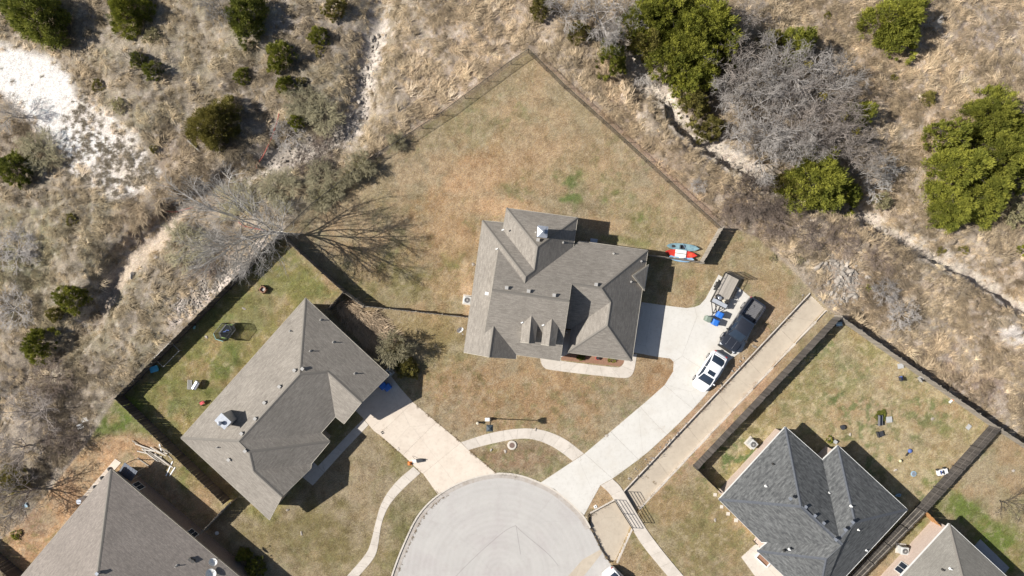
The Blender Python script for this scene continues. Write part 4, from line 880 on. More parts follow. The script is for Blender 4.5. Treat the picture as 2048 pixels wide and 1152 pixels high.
# black wire fences on metal posts
def wire_fence(label, pts, h=1.25):
    W_ = [P(*p, h) for p in pts]
    for v in W_: v.z = 0
    root = thing('wire_fence', label, 'fence', W_[0]); o0 = W_[0]
    mesh = MB()
    for a, c in zip(W_[:-1], W_[1:]):
        d = c-a; L = d.length; u = d/L; n = max(1, round(L/2.9))
        def gz(t): q = a+u*t; return th(q.x, q.y)
        for i in range(n):
            t0, t1 = i*L/n, (i+1)*L/n
            p = a+u*t0-o0; z0 = gz(t0); z1_ = gz(t1)
            b = MB(); b.tube(p+Vector((0, 0, z0-.2)), p+Vector((0, 0, z0+h)), .03, n=6); b.lathe(p+Vector((0, 0, z0+h)), [(.04, 0), (.035, .03), (.01, .05)], 6); b.build('post', MAT['dark'], root)
            q = a+u*t1-o0
            b = MB(); b.tube(p+Vector((0, 0, z0+h)), q+Vector((0, 0, z1_+h)), .027, n=5); b.build('top_rail', MAT['dark'], root)
            x = -h
            while x < t1-t0:
                for s_ in (1, -1):
                    xa, xb = (x, x+h) if s_ > 0 else (x+h, x); za, zb = 0.0, h
                    ta, tb = xa, xb
                    lo, hi = 0, t1-t0
                    def cl(xx, z_, xo, zo):
                        if xx < lo: f = (lo-xx)/(xo-xx) if xo != xx else 0; return lo, z_+(zo-z_)*f
                        if xx > hi: f = (hi-xx)/(xo-xx) if xo != xx else 0; return hi, z_+(zo-z_)*f
                        return xx, z_
                    A, ZA = cl(ta, za, tb, zb); B_, ZB = cl(tb, zb, ta, za)
                    if abs(A-B_) < .02: continue
                    pa = p+u*A+Vector((0, 0, z0+(z1_-z0)*A/(t1-t0)+ZA)); pb = p+u*B_+Vector((0, 0, z0+(z1_-z0)*B_/(t1-t0)+ZB))
                    mesh.tube(pa, pb, .004, n=3, cap=False)
                x += .11
    tag(mesh.build('wire_mesh', MAT['dark'], root), kind='stuff')
wire_fence('black wire fence on the upper left side of the big back yard', [(1057, 98), (1022, 121), (882, 225), (802, 277), (745, 312), (690, 355), (620, 410), (566, 462)])
wire_fence('black wire fence on the upper right side of the big back yard', [(1057, 98), (1130, 170), (1208, 240), (1295, 319), (1382, 400), (1444, 456)])

# guard rails on the crossing
def guard(a, c, label):
    p, q = P(*a), P(*c); z0 = .07; L = (q-p).length; r = thing('guard_rail', label, 'railing', (p.x, p.y, z0), math.atan2(q.y-p.y, q.x-p.x))
    for i in range(3):
        b = MB(); b.tube((i*L/2, 0, -.05), (i*L/2, 0, 1.07), .035, n=6); b.build('post', MAT['dark'], r)
    for z in (.12, .44, .76, 1.07): b = MB(); b.tube((0, 0, z), (L, 0, z), .03, n=6); b.build('rail', MAT['dark'], r)
guard((1229, 999), (1264, 1055), 'black pipe guard rail on the street side of the channel crossing')
guard((1250, 985), (1286, 1045), 'black pipe guard rail on the field side of the channel crossing')

# ------------------------------------------------------------------ foliage kit
def rand_unit(n, r):
    v = r.normal(size=(n, 3)); return v/np.linalg.norm(v, axis=1)[:, None]
def crown_mesh(name, seed, R=1.0, Hh=1.1, nclump=260, per=46, leaf=.2, lw=.075, lobes=.25, mat='juniper', yellow=0, up=.55):
    r = np.random.RandomState(seed); th_ = r.rand(nclump)*2*math.pi
    ph = [r.rand()*6.28 for _ in range(4)]
    lob = 1+lobes*(np.sin(2*th_+ph[0])*.4+np.sin(3*th_+ph[1])*.5+np.sin(5*th_+ph[2])*.35+np.sin(9*th_+ph[3])*.2)
    u = np.sqrt(r.rand(nclump)); rr = u*R*lob*(.9+.15*r.rand(nclump))
    top = Hh*(1-u**2.3)*(.38+.68*r.rand(nclump)); lowz = r.rand(nclump) < .25; z = np.where(lowz, top*r.rand(nclump), top)+.12*Hh
    cen = np.stack([np.cos(th_)*rr, np.sin(th_)*rr, z], 1)
    out = np.stack([np.cos(th_)*u, np.sin(th_)*u, np.full(nclump, up)], 1); out /= np.linalg.norm(out, axis=1)[:, None]
    cs = (.07+.16*r.rand(nclump)**1.5)*R
    C_ = np.repeat(cen, per, 0); O = np.repeat(out, per, 0); N = len(C_); loc = rand_unit(N, r)*(r.rand(N)**.5)[:, None]
    pos = C_+loc*np.repeat(cs, per)[:, None]*np.array([1, 1, .7])
    d = O*.8+loc*.7+rand_unit(N, r)*.55; d /= np.linalg.norm(d, axis=1)[:, None]
    s_ = np.cross(d, rand_unit(N, r)); s_ /= np.linalg.norm(s_, axis=1)[:, None]
    l = leaf*(.6+.8*r.rand(N))[:, None]; w_ = lw*(.6+.8*r.rand(N))[:, None]
    V = np.stack([pos-d*l*.5, pos+s_*w_*.5, pos+d*l*.6, pos-s_*w_*.5], 1).reshape(-1, 3)
    Fq = np.arange(N*4).reshape(-1, 4)
    t = np.repeat(np.clip(r.rand(nclump)**1.3*.85, 0, 1), per)+r.rand(N)*.3; t = np.repeat(np.clip(t, 0, 1), 4)
    o = mk_np(name, V, Fq, MAT[mat], tint=np.stack([t, t, t], 1), link=False); return o.data
def skel(r, base, up, length, rad, depth, out, spread=.55, kids=(5, 5, 4), droop=0.0, seg=3, minr=.006):
    """branch skeleton: appends (p0,p1,r0,r1)"""
    p = np.array(base, float); d = np.array(up, float); d /= np.linalg.norm(d); pts = [p.copy()]
    for i in range(seg):
        d = d+r.normal(size=3)*.13+np.array([0, 0, -droop]); d /= np.linalg.norm(d); q = p+d*length/seg
        r0 = rad*(1-i/seg*.55); r1 = rad*(1-(i+1)/seg*.55); out.append((p, q, r0, r1)); p = q; pts.append(p.copy())
    if depth == 0: return
    k = kids[min(len(kids)-1, len(kids)-depth)] if depth <= len(kids) else kids[0]
    for j in range(k):
        t = .25+.75*(j+r.rand())/k; f = t*seg; i = min(int(f), seg-1); b = pts[i]+(pts[i+1]-pts[i])*(f-i)
        a = r.normal(size=3); a -= a.dot(d)*d; a /= np.linalg.norm(a); nd = d*(1-spread*.35)+a*spread*(.6+.6*r.rand())
        skel(r, b, nd, length*(.5+.22*r.rand())*(1.1-.35*t), max(minr, rad*.5), depth-1, out, spread, kids, droop, max(2, seg-1), minr)
def skel_mesh(name, segs, mat, n=3):
    P0 = np.array([s_[0] for s_ in segs]); P1 = np.array([s_[1] for s_ in segs]); R0 = np.array([s_[2] for s_ in segs]); R1 = np.array([s_[3] for s_ in segs])
    d = P1-P0; d /= np.linalg.norm(d, axis=1)[:, None]+1e-9; ref = np.where(np.abs(d[:, 2:3]) > .9, np.array([[1., 0, 0]]), np.array([[0, 0, 1.]]))
    a = np.cross(d, ref); a /= np.linalg.norm(a, axis=1)[:, None]; b = np.cross(d, a); V = []
    for Pp, Rr in ((P0, R0), (P1, R1)):
        for i in range(n):
            t = 2*math.pi*i/n; V.append(Pp+(a*math.cos(t)+b*math.sin(t))*Rr[:, None])
    V = np.stack(V, 1).reshape(-1, 3); m_ = len(segs); base = np.arange(m_)[:, None]*2*n
    F_ = np.concatenate([base+np.array([[i, (i+1) % n, n+(i+1) % n, n+i]]) for i in range(n)], 0)
    return mk_np(name, V, F_, MAT[mat], link=False).data
# crown variants: large R=3.2, medium R=1.5, small R=.6
CR = {}
for mt in ('juniper', 'juniper_olive'):
    CR[mt, 'L'] = [crown_mesh('crown', 100+i, 3.2, 3.4, 330, 100, .22, .062, .34, mt) for i in range(3 if mt == 'juniper' else 1)]
    CR[mt, 'M'] = [crown_mesh('crown', 200+i, 1.5, 1.7, 130, 70, .17, .048, .28, mt) for i in range(2)]
    CR[mt, 'S'] = [crown_mesh('crown', 300, .6, .6, 46, 34, .15, .04, .3, mt)]
CR['juniper_dark', 'L'] = [crown_mesh('crown', 120, 3.2, 3.4, 300, 60, .30, .085, .32, 'juniper_dark')]
CR['juniper_dark', 'M'] = [crown_mesh('crown', 121, 1.5, 1.8, 130, 50, .22, .06, .26, 'juniper_dark')]
CR['leaf_pale', 'M'] = [crown_mesh('crown', 130, 1.5, 1.5, 110, 34, .16, .05, .3, 'leaf_pale')]
CR['leaf_pale', 'S'] = [crown_mesh('crown', 131, .6, .6, 40, 22, .11, .035, .35, 'leaf_pale')]
CR['leaf_yellow', 'S'] = [crown_mesh('crown', 132, .6, .6, 40, 30, .11, .04, .35, 'leaf_yellow')]
def trunk_mesh(seed, h, mat='bark_dark'):
    r = np.random.RandomState(seed); out = []
    skel(r, (0, 0, -.3), (0, 0, 1), h*.75, h*.035, 0, out, seg=4)
    for j in range(6):
        a = j*1.05+r.rand(); skel(r, (0, 0, .1+h*.09*j), (math.cos(a), math.sin(a), .5), h*.5, h*.016, 1, out, .6, (4,), seg=3, minr=.01)
    return skel_mesh('trunk', out, mat, 5)
TR = {'L': trunk_mesh(5, 3.6), 'M': trunk_mesh(6, 1.9), 'S': trunk_mesh(7, .7)}
def juniper(cx, cy, rpx, label, mt='juniper', h=None, name='juniper_tree', group=None, squash=1.0, cat='tree'):
    rpx = rpx*.93 if rpx > 26 else rpx
    R = rpx/S; hh = h or max(.6, R*1.15)
    p = G(cx, cy, hh*.55); sz = 'L' if R > 2.1 else ('M' if R > .8 else 'S')
    if (mt, sz) not in CR: sz = [k[1] for k in CR if k[0] == mt][0]
    nat = {'L': 3.2, 'M': 1.5, 'S': .6}[sz]; s_ = R*1.12/nat/1.12
    t = thing(name, label, cat, (p.x, p.y, p.z), rng.uniform(0, 6.28), group, None)
    c_ = mesh_share(rng.choice(CR[mt, sz]), 'crown', t); c_.scale = (s_, s_*squash, hh/({'L': 3.9, 'M': 1.95, 'S': .75}[sz]))
    k_ = mesh_share(TR[sz], 'trunk', t); k_.scale = (s_, s_, hh/({'L': 3.9, 'M': 1.95, 'S': .75}[sz]))
    return t
J = [
 (55, 22, 62, 'large dark juniper in the top left corner of the picture', 'juniper_dark', 5), (245, 14, 44, 'round bright juniper touching the top edge, second from the left', 'juniper', 3.6),
 (486, 28, 46, 'dark juniper at the top edge beside the grey leafless scrub', 'juniper_dark', 4), (634, 67, 19, 'small dark bright topped juniper above the rocky wash', 'juniper', 2), (665, 14, 22, 'olive juniper at the top edge over the rocky wash', 'juniper_olive', 2.2),
 (555, 107, 34, 'broad yellow green juniper between two smaller ones', 'juniper', 2.8), (637, 100, 12, 'tiny pale green shrub just below the small dark juniper', 'juniper_olive', .8), (568, 166, 19, 'upright bright juniper below the broad yellow green one', 'juniper', 2.2),
 (602, 162, 10, 'tiny green shrub right of the upright bright juniper', 'juniper_olive', .8), (480, 150, 17, 'small light green juniper left of the upright bright one', 'juniper', 1.4), (420, 243, 56, 'big rounded olive juniper at the head of the fallen pole', 'juniper_olive', 4.6),
 (275, 118, 15, 'upper of two joined small dark junipers', 'juniper_dark', 1.6), (301, 138, 18, 'lower of two joined small dark junipers', 'juniper_dark', 1.8), (302, 70, 18, 'sage green bush below the second juniper of the top edge', 'leaf_pale', 1.3),
 (192, 170, 13, 'small green tuft at the edge of the white limestone clearing', 'juniper_olive', .8), (238, 210, 18, 'yellowish bush at the edge of the white limestone clearing', 'leaf_pale', 1), (590, 241, 17, 'bright juniper beside the red pipe', 'juniper', 2),
 (140, 598, 31, 'compact juniper nearest the dirt path', 'juniper', 2.6), (110, 628, 16, 'small juniper just below the compact one by the path', 'juniper_olive', 1.4), (61, 690, 34, 'dark rounded juniper at the left edge above the ditch', 'juniper', 3),
 (145, 440, 12, 'tiny green shrub alone in the left scrub', 'juniper_olive', .8), (20, 335, 34, 'juniper cut by the left edge beside the limestone clearing', 'juniper_dark', 3.0), (305, 297, 9, 'tiny dark tuft below the limestone clearing', 'juniper_olive', .6),
 (1226, 112, 35, 'bright juniper standing alone between wash and grey trees', 'juniper', 3.4), (1160, 62, 25, 'small juniper at the foot of the grey leafless trees', 'juniper_olive', 2.4), (1083, 12, 24, 'small juniper at the top edge left of the grey trees', 'juniper_olive', 2.4),
 (1292, 30, 44, 'juniper at the far upper left of the dense top grove', 'juniper', 5), (1372, 60, 50, 'juniper wedged in the upper middle of the dense top grove', 'juniper', 5.8), (1350, 130, 38, 'juniper hanging over the wash from the dense top grove', 'juniper', 4.4), (1410, 130, 44, 'juniper on the inner right of the dense top grove', 'juniper', 5.2), (1335, 22, 60, 'leftmost juniper of the dense top grove', 'juniper', 5.5), (1425, 38, 64, 'largest juniper of the dense top grove', 'juniper', 6.2), (1378, 100, 60, 'central juniper of the dense top grove', 'juniper', 6), (1302, 78, 38, 'juniper on the left flank of the dense top grove', 'juniper_olive', 4.5),
 (1455, 92, 34, 'right hand juniper of the dense top grove', 'juniper', 5), (1380, 160, 40, 'juniper below the centre of the dense top grove', 'juniper', 4.6), (1392, 205, 36, 'olive juniper in the tail of the dense top grove', 'juniper_olive', 3.8), (1425, 248, 32, 'lowest olive juniper of the grove above the creek ledge', 'juniper_olive', 3.4),
 (1600, 84, 40, 'juniper on the upper edge of the grey leafless thicket', 'juniper', 4.4), (1545, 76, 22, 'small juniper half hidden in the upper grey thicket', 'juniper_olive', 3.2), (1808, 28, 60, 'big juniper standing alone at the top right', 'juniper', 5.4), (1812, 74, 38, 'lower half of the paired junipers at the top right', 'juniper', 4),
 (1732, 222, 22, 'bright green juniper on the right rim of the grey thicket', 'juniper', 3.6), (1650, 362, 70, 'widest juniper directly above the pale creek ledge', 'juniper', 6.6), (1705, 385, 40, 'juniper at the lower right of the creekside clump', 'juniper', 3.6), (1598, 368, 36, 'juniper at the lower left of the creekside clump', 'juniper_olive', 3.2),
 (1905, 272, 42, 'top left juniper of the right hand grove', 'juniper', 4.8), (1998, 226, 52, 'topmost juniper of the right hand grove', 'juniper', 5.4), (1935, 335, 62, 'middle juniper of the right hand grove', 'juniper', 5.4), (2012, 312, 58, 'juniper filling the centre right of the right hand grove', 'juniper', 5.6),
 (1912, 412, 46, 'lowest juniper on the left of the right hand grove', 'juniper', 4.4), (1980, 385, 52, 'lower middle juniper of the right hand grove', 'juniper', 4.6), (2056, 262, 44, 'juniper cut by the right edge in the right hand grove', 'juniper', 4.8), (2052, 352, 34, 'dark juniper at the right edge of the right hand grove', 'juniper_dark', 4),
 (2034, 424, 36, 'pale sage bush at the right edge under the grove', 'leaf_pale', 2.4), (1656, 30, 8, 'tiny juniper seedling near the top of the tan slope', 'juniper_olive', .6), (1791, 153, 8, 'tiny juniper seedling in the middle of the tan slope', 'juniper_olive', .6), (1859, 195, 16, 'small spreading juniper on the tan slope', 'juniper_olive', 1),
 (1894, 498, 10, 'left of two tiny shrubs below the right hand grove', 'juniper_olive', .7), (1932, 498, 10, 'right of two tiny shrubs below the right hand grove', 'juniper_olive', .6), (2052, 500, 14, 'small juniper cut by the right edge below the grove', 'juniper', 1.2), (1548, 517, 9, 'small blue green yucca tuft in the driveway lawn', 'leaf_pale', .5),
 (1600, 520, 8, 'tiny shrub at the foot of the ravine brush', 'leaf_pale', .6), (725, 240, 0, '', '', 0), (1770, 400, 20, 'pale sage bush between creek and grey thicket', 'leaf_pale', 1.6), (1835, 700, 0, '', '', 0), (1712, 540, 0, '', '', 0),
 (25, 960, 30, 'green scrub at the left edge beside the bare dirt yard', 'juniper_olive', 2.2), (30, 1070, 10, 'green tuft in the bare dirt yard', 'juniper', .6), (1740, 575, 7, 'tiny green plant among the piled limestone', 'juniper', .4),
]
for j in J:
    if j[2]: juniper(*j[:3], j[3], j[4], j[5], name='juniper_tree' if j[5] > 1.2 else 'shrub', cat='tree' if j[5] > 1.2 else 'shrub', squash=rng.uniform(.85, 1.1))
for x, y in ((1650, 190), (1712, 262), (1690, 232), (1615, 130)):
    p = G(x, y, 4.5); t = thing('mistletoe_clump', {1650: 'yellow green mistletoe clump near the middle of the grey thicket', 1712: 'yellow mistletoe clump at the right rim of the grey thicket', 1690: 'faint mistletoe clump in the right part of the thicket', 1615: 'mistletoe clump under the juniper of the grey thicket'}[x], 'plant', (p.x, p.y, p.z))
    c_ = mesh_share(CR['leaf_yellow', 'S'][0], 'foliage', t); c_.location = (0, 0, 4.3); c_.scale = (.75, .75, .75)
    b = MB(); b.tube((0, 0, -.2), (0, 0, 4.4), .05, .02, 5); b.build('branch', MAT['twig_grey'], t)

# ------------------------------------------------------------------ leafless trees
def bare_variant(seed, h, mat, limbs=6, kids=(6, 5, 4, 3), spread=.75, vase=.55, minr=.011, rad=None, droop=.0):
    r = np.random.RandomState(seed); tr = []; br = []; rad = rad or h*.018
    skel(r, (0, 0, -.3), (0, 0, 1), h*.28+.3, rad*1.5, 0, tr, seg=3)
    for i in range(limbs):
        a = i*2*math.pi/limbs+r.rand()*.7; b0 = (0, 0, h*(.08+.18*r.rand()))
        skel(r, b0, (math.cos(a)*vase, math.sin(a)*vase, .75+.3*r.rand()), h*.55, rad*.75, len(kids), br, spread, kids, droop, 4, minr)
    return skel_mesh('trunk', tr, mat, 6), skel_mesh('branches', br, mat, 3)
MAT['twig_tan'] = M('grey brown twigs', (.38, .33, .29), (.24, .205, .18), scale=1.5, rough=1, rnd=.15)
BT = {'grey': [bare_variant(31+i, 5.0, ('twig_grey', 'twig_tan', 'twig_grey')[i], 5, (7, 6, 4), .85, .75, .0135) for i in range(3)],
      'big': [bare_variant(51, 13.0, 'twig_pale', 8, (7, 5, 5, 3), .52, .50, .0085, .16)],
      'pale': [bare_variant(61, 3.2, 'twig_pale', 6, (6, 5, 3), .7, .9, .014)],
      'bush': [bare_variant(71+i, 2.0, 'twig_brown', 9, (6, 5, 3), .9, 1.0, .009, .03) for i in range(2)],
      'thin': [bare_variant(81, 3.0, 'bark_dark', 4, (5, 4, 3), .6, .6, .009, .04)],
      'graybush': [bare_variant(91+i, 2.0, 'twig_grey', 9, (6, 5, 3), .9, 1.0, .010, .03) for i in range(2)]}
MAT['twig_olive'] = M('olive straw twigs', (.37, .33, .205), (.24, .215, .13), scale=1.5, rough=1, rnd=.15)
BT['olive'] = [bare_variant(96+i, 2.0, 'twig_olive', 10, (7, 6, 4), .7, .7, .010, .02) for i in range(2)]
NAT = {'olive': 2.0, 'grey': 5.0, 'big': 13.0, 'pale': 3.2, 'bush': 2.0, 'thin': 3.0, 'graybush': 2.0}
def bare(cx, cy, rpx, kind, label, h, name='bare_tree', cat='tree', group=None, base=None, rz=None, wide=None):
    p = G(*base) if base else G(cx, cy, h*.6); t = thing(name, label, cat, (p.x, p.y, p.z), rng.uniform(0, 6.28) if rz is None else rz, group)
    tm, bm_ = rng.choice(BT[kind]); sx = wide or (rpx/S)/(NAT[kind]*{'grey': .62, 'big': .5, 'pale': .62, 'bush': .62, 'thin': .55, 'graybush': .62, 'olive': .55}[kind]); sz = h/NAT[kind]/.95
    for nm, me in (('trunk', tm), ('branches', bm_)):
        c_ = mesh_share(me, nm, t); c_.scale = (sx, sx, sz)
        if nm == 'trunk': c_.scale = (max(sx, .6), max(sx, .6), sz)
    return t
GT = 'grey leafless trees of the thicket'
bare(0, 0, 96, 'big', 'tall spreading leafless tree at the fence corner with a long shadow', 14.2, base=(570, 468), rz=.4).rotation_euler = (0, -.17, 0)
for i, (x, y, r_, l) in enumerate([(1475, 120, 62, 'at its left end'), (1545, 140, 70, 'left of its middle near the top'), (1640, 160, 66, 'under the upper juniper'), (1500, 215, 62, 'beside the grove tail'), (1575, 245, 72, 'in its very middle'),
        (1655, 250, 66, 'right of its middle'), (1722, 290, 46, 'at its right end'), (1545, 310, 52, 'at its lower left above the creek'), (1690, 205, 50, 'on its upper right rim'), (1612, 296, 40, 'behind the widest creekside juniper'), (1465, 180, 40, 'touching the olive junipers'), (1510, 165, 56, 'filling its upper left'), (1600, 200, 64, 'filling its upper middle'), (1545, 260, 58, 'filling its lower left'), (1635, 268, 50, 'filling its lower middle'), (1690, 250, 44, 'filling its right side'), (1700, 150, 44, 'reaching furthest up on its right'), (1590, 130, 50, 'just below the upper juniper'), (1752, 335, 26, 'trailing off at its lower right end'), (1490, 260, 46, 'closest to the creek on its left')]):
    bare(x, y, r_, 'grey', 'grey leafless tree of the thicket, '+l, 6.8)
for x, y, r_, l in [(1205, 25, 62, 'widest grey leafless tree at the top edge'), (1135, 18, 44, 'grey leafless tree at the top edge right of the small juniper'), (1262, 30, 40, 'grey leafless tree squeezed against the dense grove'), (1500, 22, 34, 'grey leafless tree right of the dense grove at the top'),
        (1225, 70, 34, 'low grey leafless tree above the lone bright juniper'), (1478, 60, 26, 'small leafless tree on the right flank of the grove'), (425, 12, 40, 'pale leafless tree at the top edge left of the dark juniper')]:
    bare(x, y, r_, 'grey', l, 5)
bare(1762, 372, 34, 'pale', 'small bleached white leafless tree near the creek bend', 2.6); bare(1782, 330, 30, 'pale', 'bleached leafless tree above the creek bend', 2.6); bare(1870, 45, 20, 'pale', 'small pale leafless bush beside the lone top right juniper', 2)
bare(1298, 135, 30, 'graybush', 'grey twiggy bush right of the lone bright juniper', 1.8, 'bare_bush', 'bush'); bare(1396, 372, 18, 'graybush', 'small grey bush against the black wire fence', 1.2, 'bare_bush', 'bush')
bare(1500, 392, 52, 'bush', 'wide brown leafless bush above the fence corner', 2.2, 'bare_bush', 'bush'); bare(1530, 418, 44, 'bush', 'brown leafless bush between its two wide neighbours over the ravine', 1.9, 'bare_bush', 'bush'); bare(1562, 440, 48, 'bush', 'dark brown leafless bush over the ravine', 2.0, 'bare_bush', 'bush'); bare(1470, 425, 30, 'bush', 'brown leafless bush touching the fence corner', 1.6, 'bare_bush', 'bush')
bare(1620, 470, 40, 'bush', 'brown leafless bush above the limestone pile', 1.6, 'bare_bush', 'bush'); bare(1680, 480, 40, 'bush', 'brown leafless bush right of the limestone pile top', 1.6, 'bare_bush', 'bush'); bare(1808, 628, 34, 'graybush', 'rounded grey brown bush on the right slope', 1.7, 'bare_bush', 'bush')
bare(1772, 585, 32, 'graybush', 'grey bush just above the rounded slope bush', 1.2, 'bare_bush', 'bush'); bare(1760, 520, 34, 'bush', 'brown bush in the middle of the right ravine', 1.2, 'bare_bush', 'bush')
for x, y, r_, h_, k, l in [(60, 830, 60, 3.5, 'grey', 'leafless tree in the dark scrub at the lower left'), (120, 880, 44, 2.6, 'bush', 'brown scrub tree above the bare dirt yard'), (25, 900, 50, 4, 'grey', 'leafless tree at the left edge above the dirt yard'), (15, 1000, 60, 7, 'grey', 'leafless tree at the left edge shading the dirt yard'),
        (90, 760, 46, 2.2, 'bush', 'brown bush in the scrub above the lower left thicket'), (10, 225, 44, 3.2, 'grey', 'leafless tree at the left edge shading the white limestone'), (75, 300, 40, 1.8, 'olive', 'olive grey bush at the lower rim of the limestone clearing'), (20, 620, 44, 1.6, 'graybush', 'grey scrub bush at the left edge'),
        (30, 500, 50, 1.5, 'graybush', 'grey scrub bush left of the pale boards'), (640, 230, 38, 1.6, 'olive', 'olive grey bush beside the rocky wash'), (570, 265, 34, 1.5, 'graybush', 'grey bush left of the rocky wash'), (640, 270, 30, 1.4, 'bush', 'brown bush at the wash bend'), (470, 400, 40, 1.2, 'olive', 'olive bush at the foot of the fallen pole'), (560, 380, 40, 1.2, 'olive', 'olive bush right of the tall bare tree crown'), (640, 350, 30, 1.1, 'olive', 'low olive bush beside the rocky wash mouth'), (600, 205, 34, 1.2, 'olive', 'olive bush behind the upright bright juniper'),
        (370, 490, 46, 1.6, 'olive', 'grey olive bush under the tall bare tree'), (400, 530, 34, 1.3, 'bush', 'brown bush beside the white gravel strip'), (620, 320, 44, 1.4, 'bush', 'brown thicket between wash and wire fence')]:
    bare(x, y, r_, k, l, h_, 'bare_bush' if h_ < 3 else 'bare_tree', 'bush' if h_ < 3 else 'tree')
bare(0, 0, 40, 'thin', 'dark trunked leafless tree left of the joined junipers', 3.6, base=(300, 143), rz=2.6); bare(0, 0, 36, 'thin', 'young leafless tree in the far right lawn', 3.2, base=(2000, 1000), rz=0)
# sparse olive shrubs along the wire fence and at the left house
for x, y, r_, h_, l in [(722, 330, 30, 2.3, 'olive shrub leaning over the wire fence'), (700, 352, 24, 2, 'olive shrub below the one leaning over the wire fence'), (792, 282, 20, 1.6, 'small olive shrub at the upper part of the wire fence'), (640, 395, 30, 1.5, 'olive shrub near the lower end of the wire fence'), (670, 378, 24, 1.6, 'olive shrub between its neighbours on the wire fence')]:
    t = juniper(x, y, r_, l, 'leaf_pale', h_, 'shrub', cat='shrub'); tm, bm_ = BT['graybush'][0]; t.children[0].scale = [v*.75 for v in t.children[0].scale]; c_ = mesh_share(rng.choice(BT['olive'])[1], 'branches', t); c_.scale = (r_/S/1.15, r_/S/1.15, h_/2)
t = juniper(790, 696, 32, 'large pale olive shrub between the left house and its driveway', 'leaf_pale', 3.4, 'shrub', cat='shrub'); t.children[0].scale = [v*.8 for v in t.children[0].scale]; c_ = mesh_share(BT['olive'][1][1], 'branches', t); c_.scale = (1.6, 1.6, 2.0)
juniper(812, 735, 24, 'dark green shrub by the garage corner', 'juniper_olive', 1.6, 'shrub', cat='shrub')
for x, l in ((1163, 'dark round flower bed shrub nearest the porch'), (1224, 'green flower bed shrub at the right end')): juniper(x, 714 if x < 1200 else 719, 8, l, 'juniper_dark' if x < 1200 else 'juniper', .6, 'shrub', cat='shrub')
juniper(1660, 880, 8, 'leafy plant beside the slate roof notch', 'juniper', .5, 'shrub', cat='shrub'); juniper(1763, 833, 12, 'low weed clump above the black garden chair', 'juniper_dark', .4, 'shrub', cat='shrub')
juniper(508, 1138, 20, 'round bush on the shaded lawn at the bottom left', 'juniper_dark', 1.7, 'shrub', cat='shrub'); juniper(484, 1112, 14, 'smaller round bush beside the lower left house wall', 'juniper_dark', 1.6, 'shrub', cat='shrub')

# ------------------------------------------------------------------ dry grass and brush (stuff)
def tuft_mesh(name, seed, n, length, width, flat, rad, mat, seg=3, curl=.5):
    r = np.random.RandomState(seed); a = r.normal(size=n)*flat[1]+flat[0]; base = r.normal(size=(n, 2))*rad
    el = np.clip(r.normal(size=n)*.3+flat[2], .08, 1.4); L = length*(.5+.8*r.rand(n)); V = []; w_ = width*(.6+.8*r.rand(n))
    cx = base[:, 0].copy(); cy = base[:, 1].copy(); cz = np.full(n, -.08); side = np.stack([-np.sin(a), np.cos(a)], 1)
    for k in range(seg+1):
        ww = w_*(1-k/seg*.85)*.5
        V.append(np.stack([cx+side[:, 0]*ww, cy+side[:, 1]*ww, cz], 1)); V.append(np.stack([cx-side[:, 0]*ww, cy-side[:, 1]*ww, cz+ww*.6], 1))
        st = L/seg; cx = cx+np.cos(a)*np.cos(el)*st; cy = cy+np.sin(a)*np.cos(el)*st; cz = cz+np.sin(el)*st; el = el-curl*(.5+r.rand(n)); a = a+r.normal(size=n)*.18
        cz = np.maximum(cz, .02)
    V = np.stack(V, 1); m_ = 2*(seg+1); V = V.reshape(-1, 3); F_ = []
    for k in range(seg): F_.append(np.arange(n)[:, None]*m_+np.array([[2*k, 2*k+1, 2*k+3, 2*k+2]]))
    t = np.repeat(r.rand(n), m_); return mk_np(name, V, np.concatenate(F_), MAT[mat], tint=np.stack([t]*3, 1), link=False)
def brush_obj(name, seed):
    r = np.random.RandomState(seed); out = []
    for i in range(10):
        a = r.rand()*6.28; skel(r, (r.normal()*.12, r.normal()*.12, -.1), (math.cos(a), math.sin(a), .8), .6, .012, 2, out, .9, (5, 4), .05, 3, .006)
    me = skel_mesh(name, out, 'brush', 3); ta = me.color_attributes.new('tint', 'FLOAT_COLOR', 'POINT'); n = len(me.vertices)
    t = np.repeat(r.rand(n//6+1), 6)[:n]; ta.data.foreach_set('color', np.stack([t, t, t, np.ones(n)], 1).astype(np.float32).ravel())
    return bpy.data.objects.new(name, me)
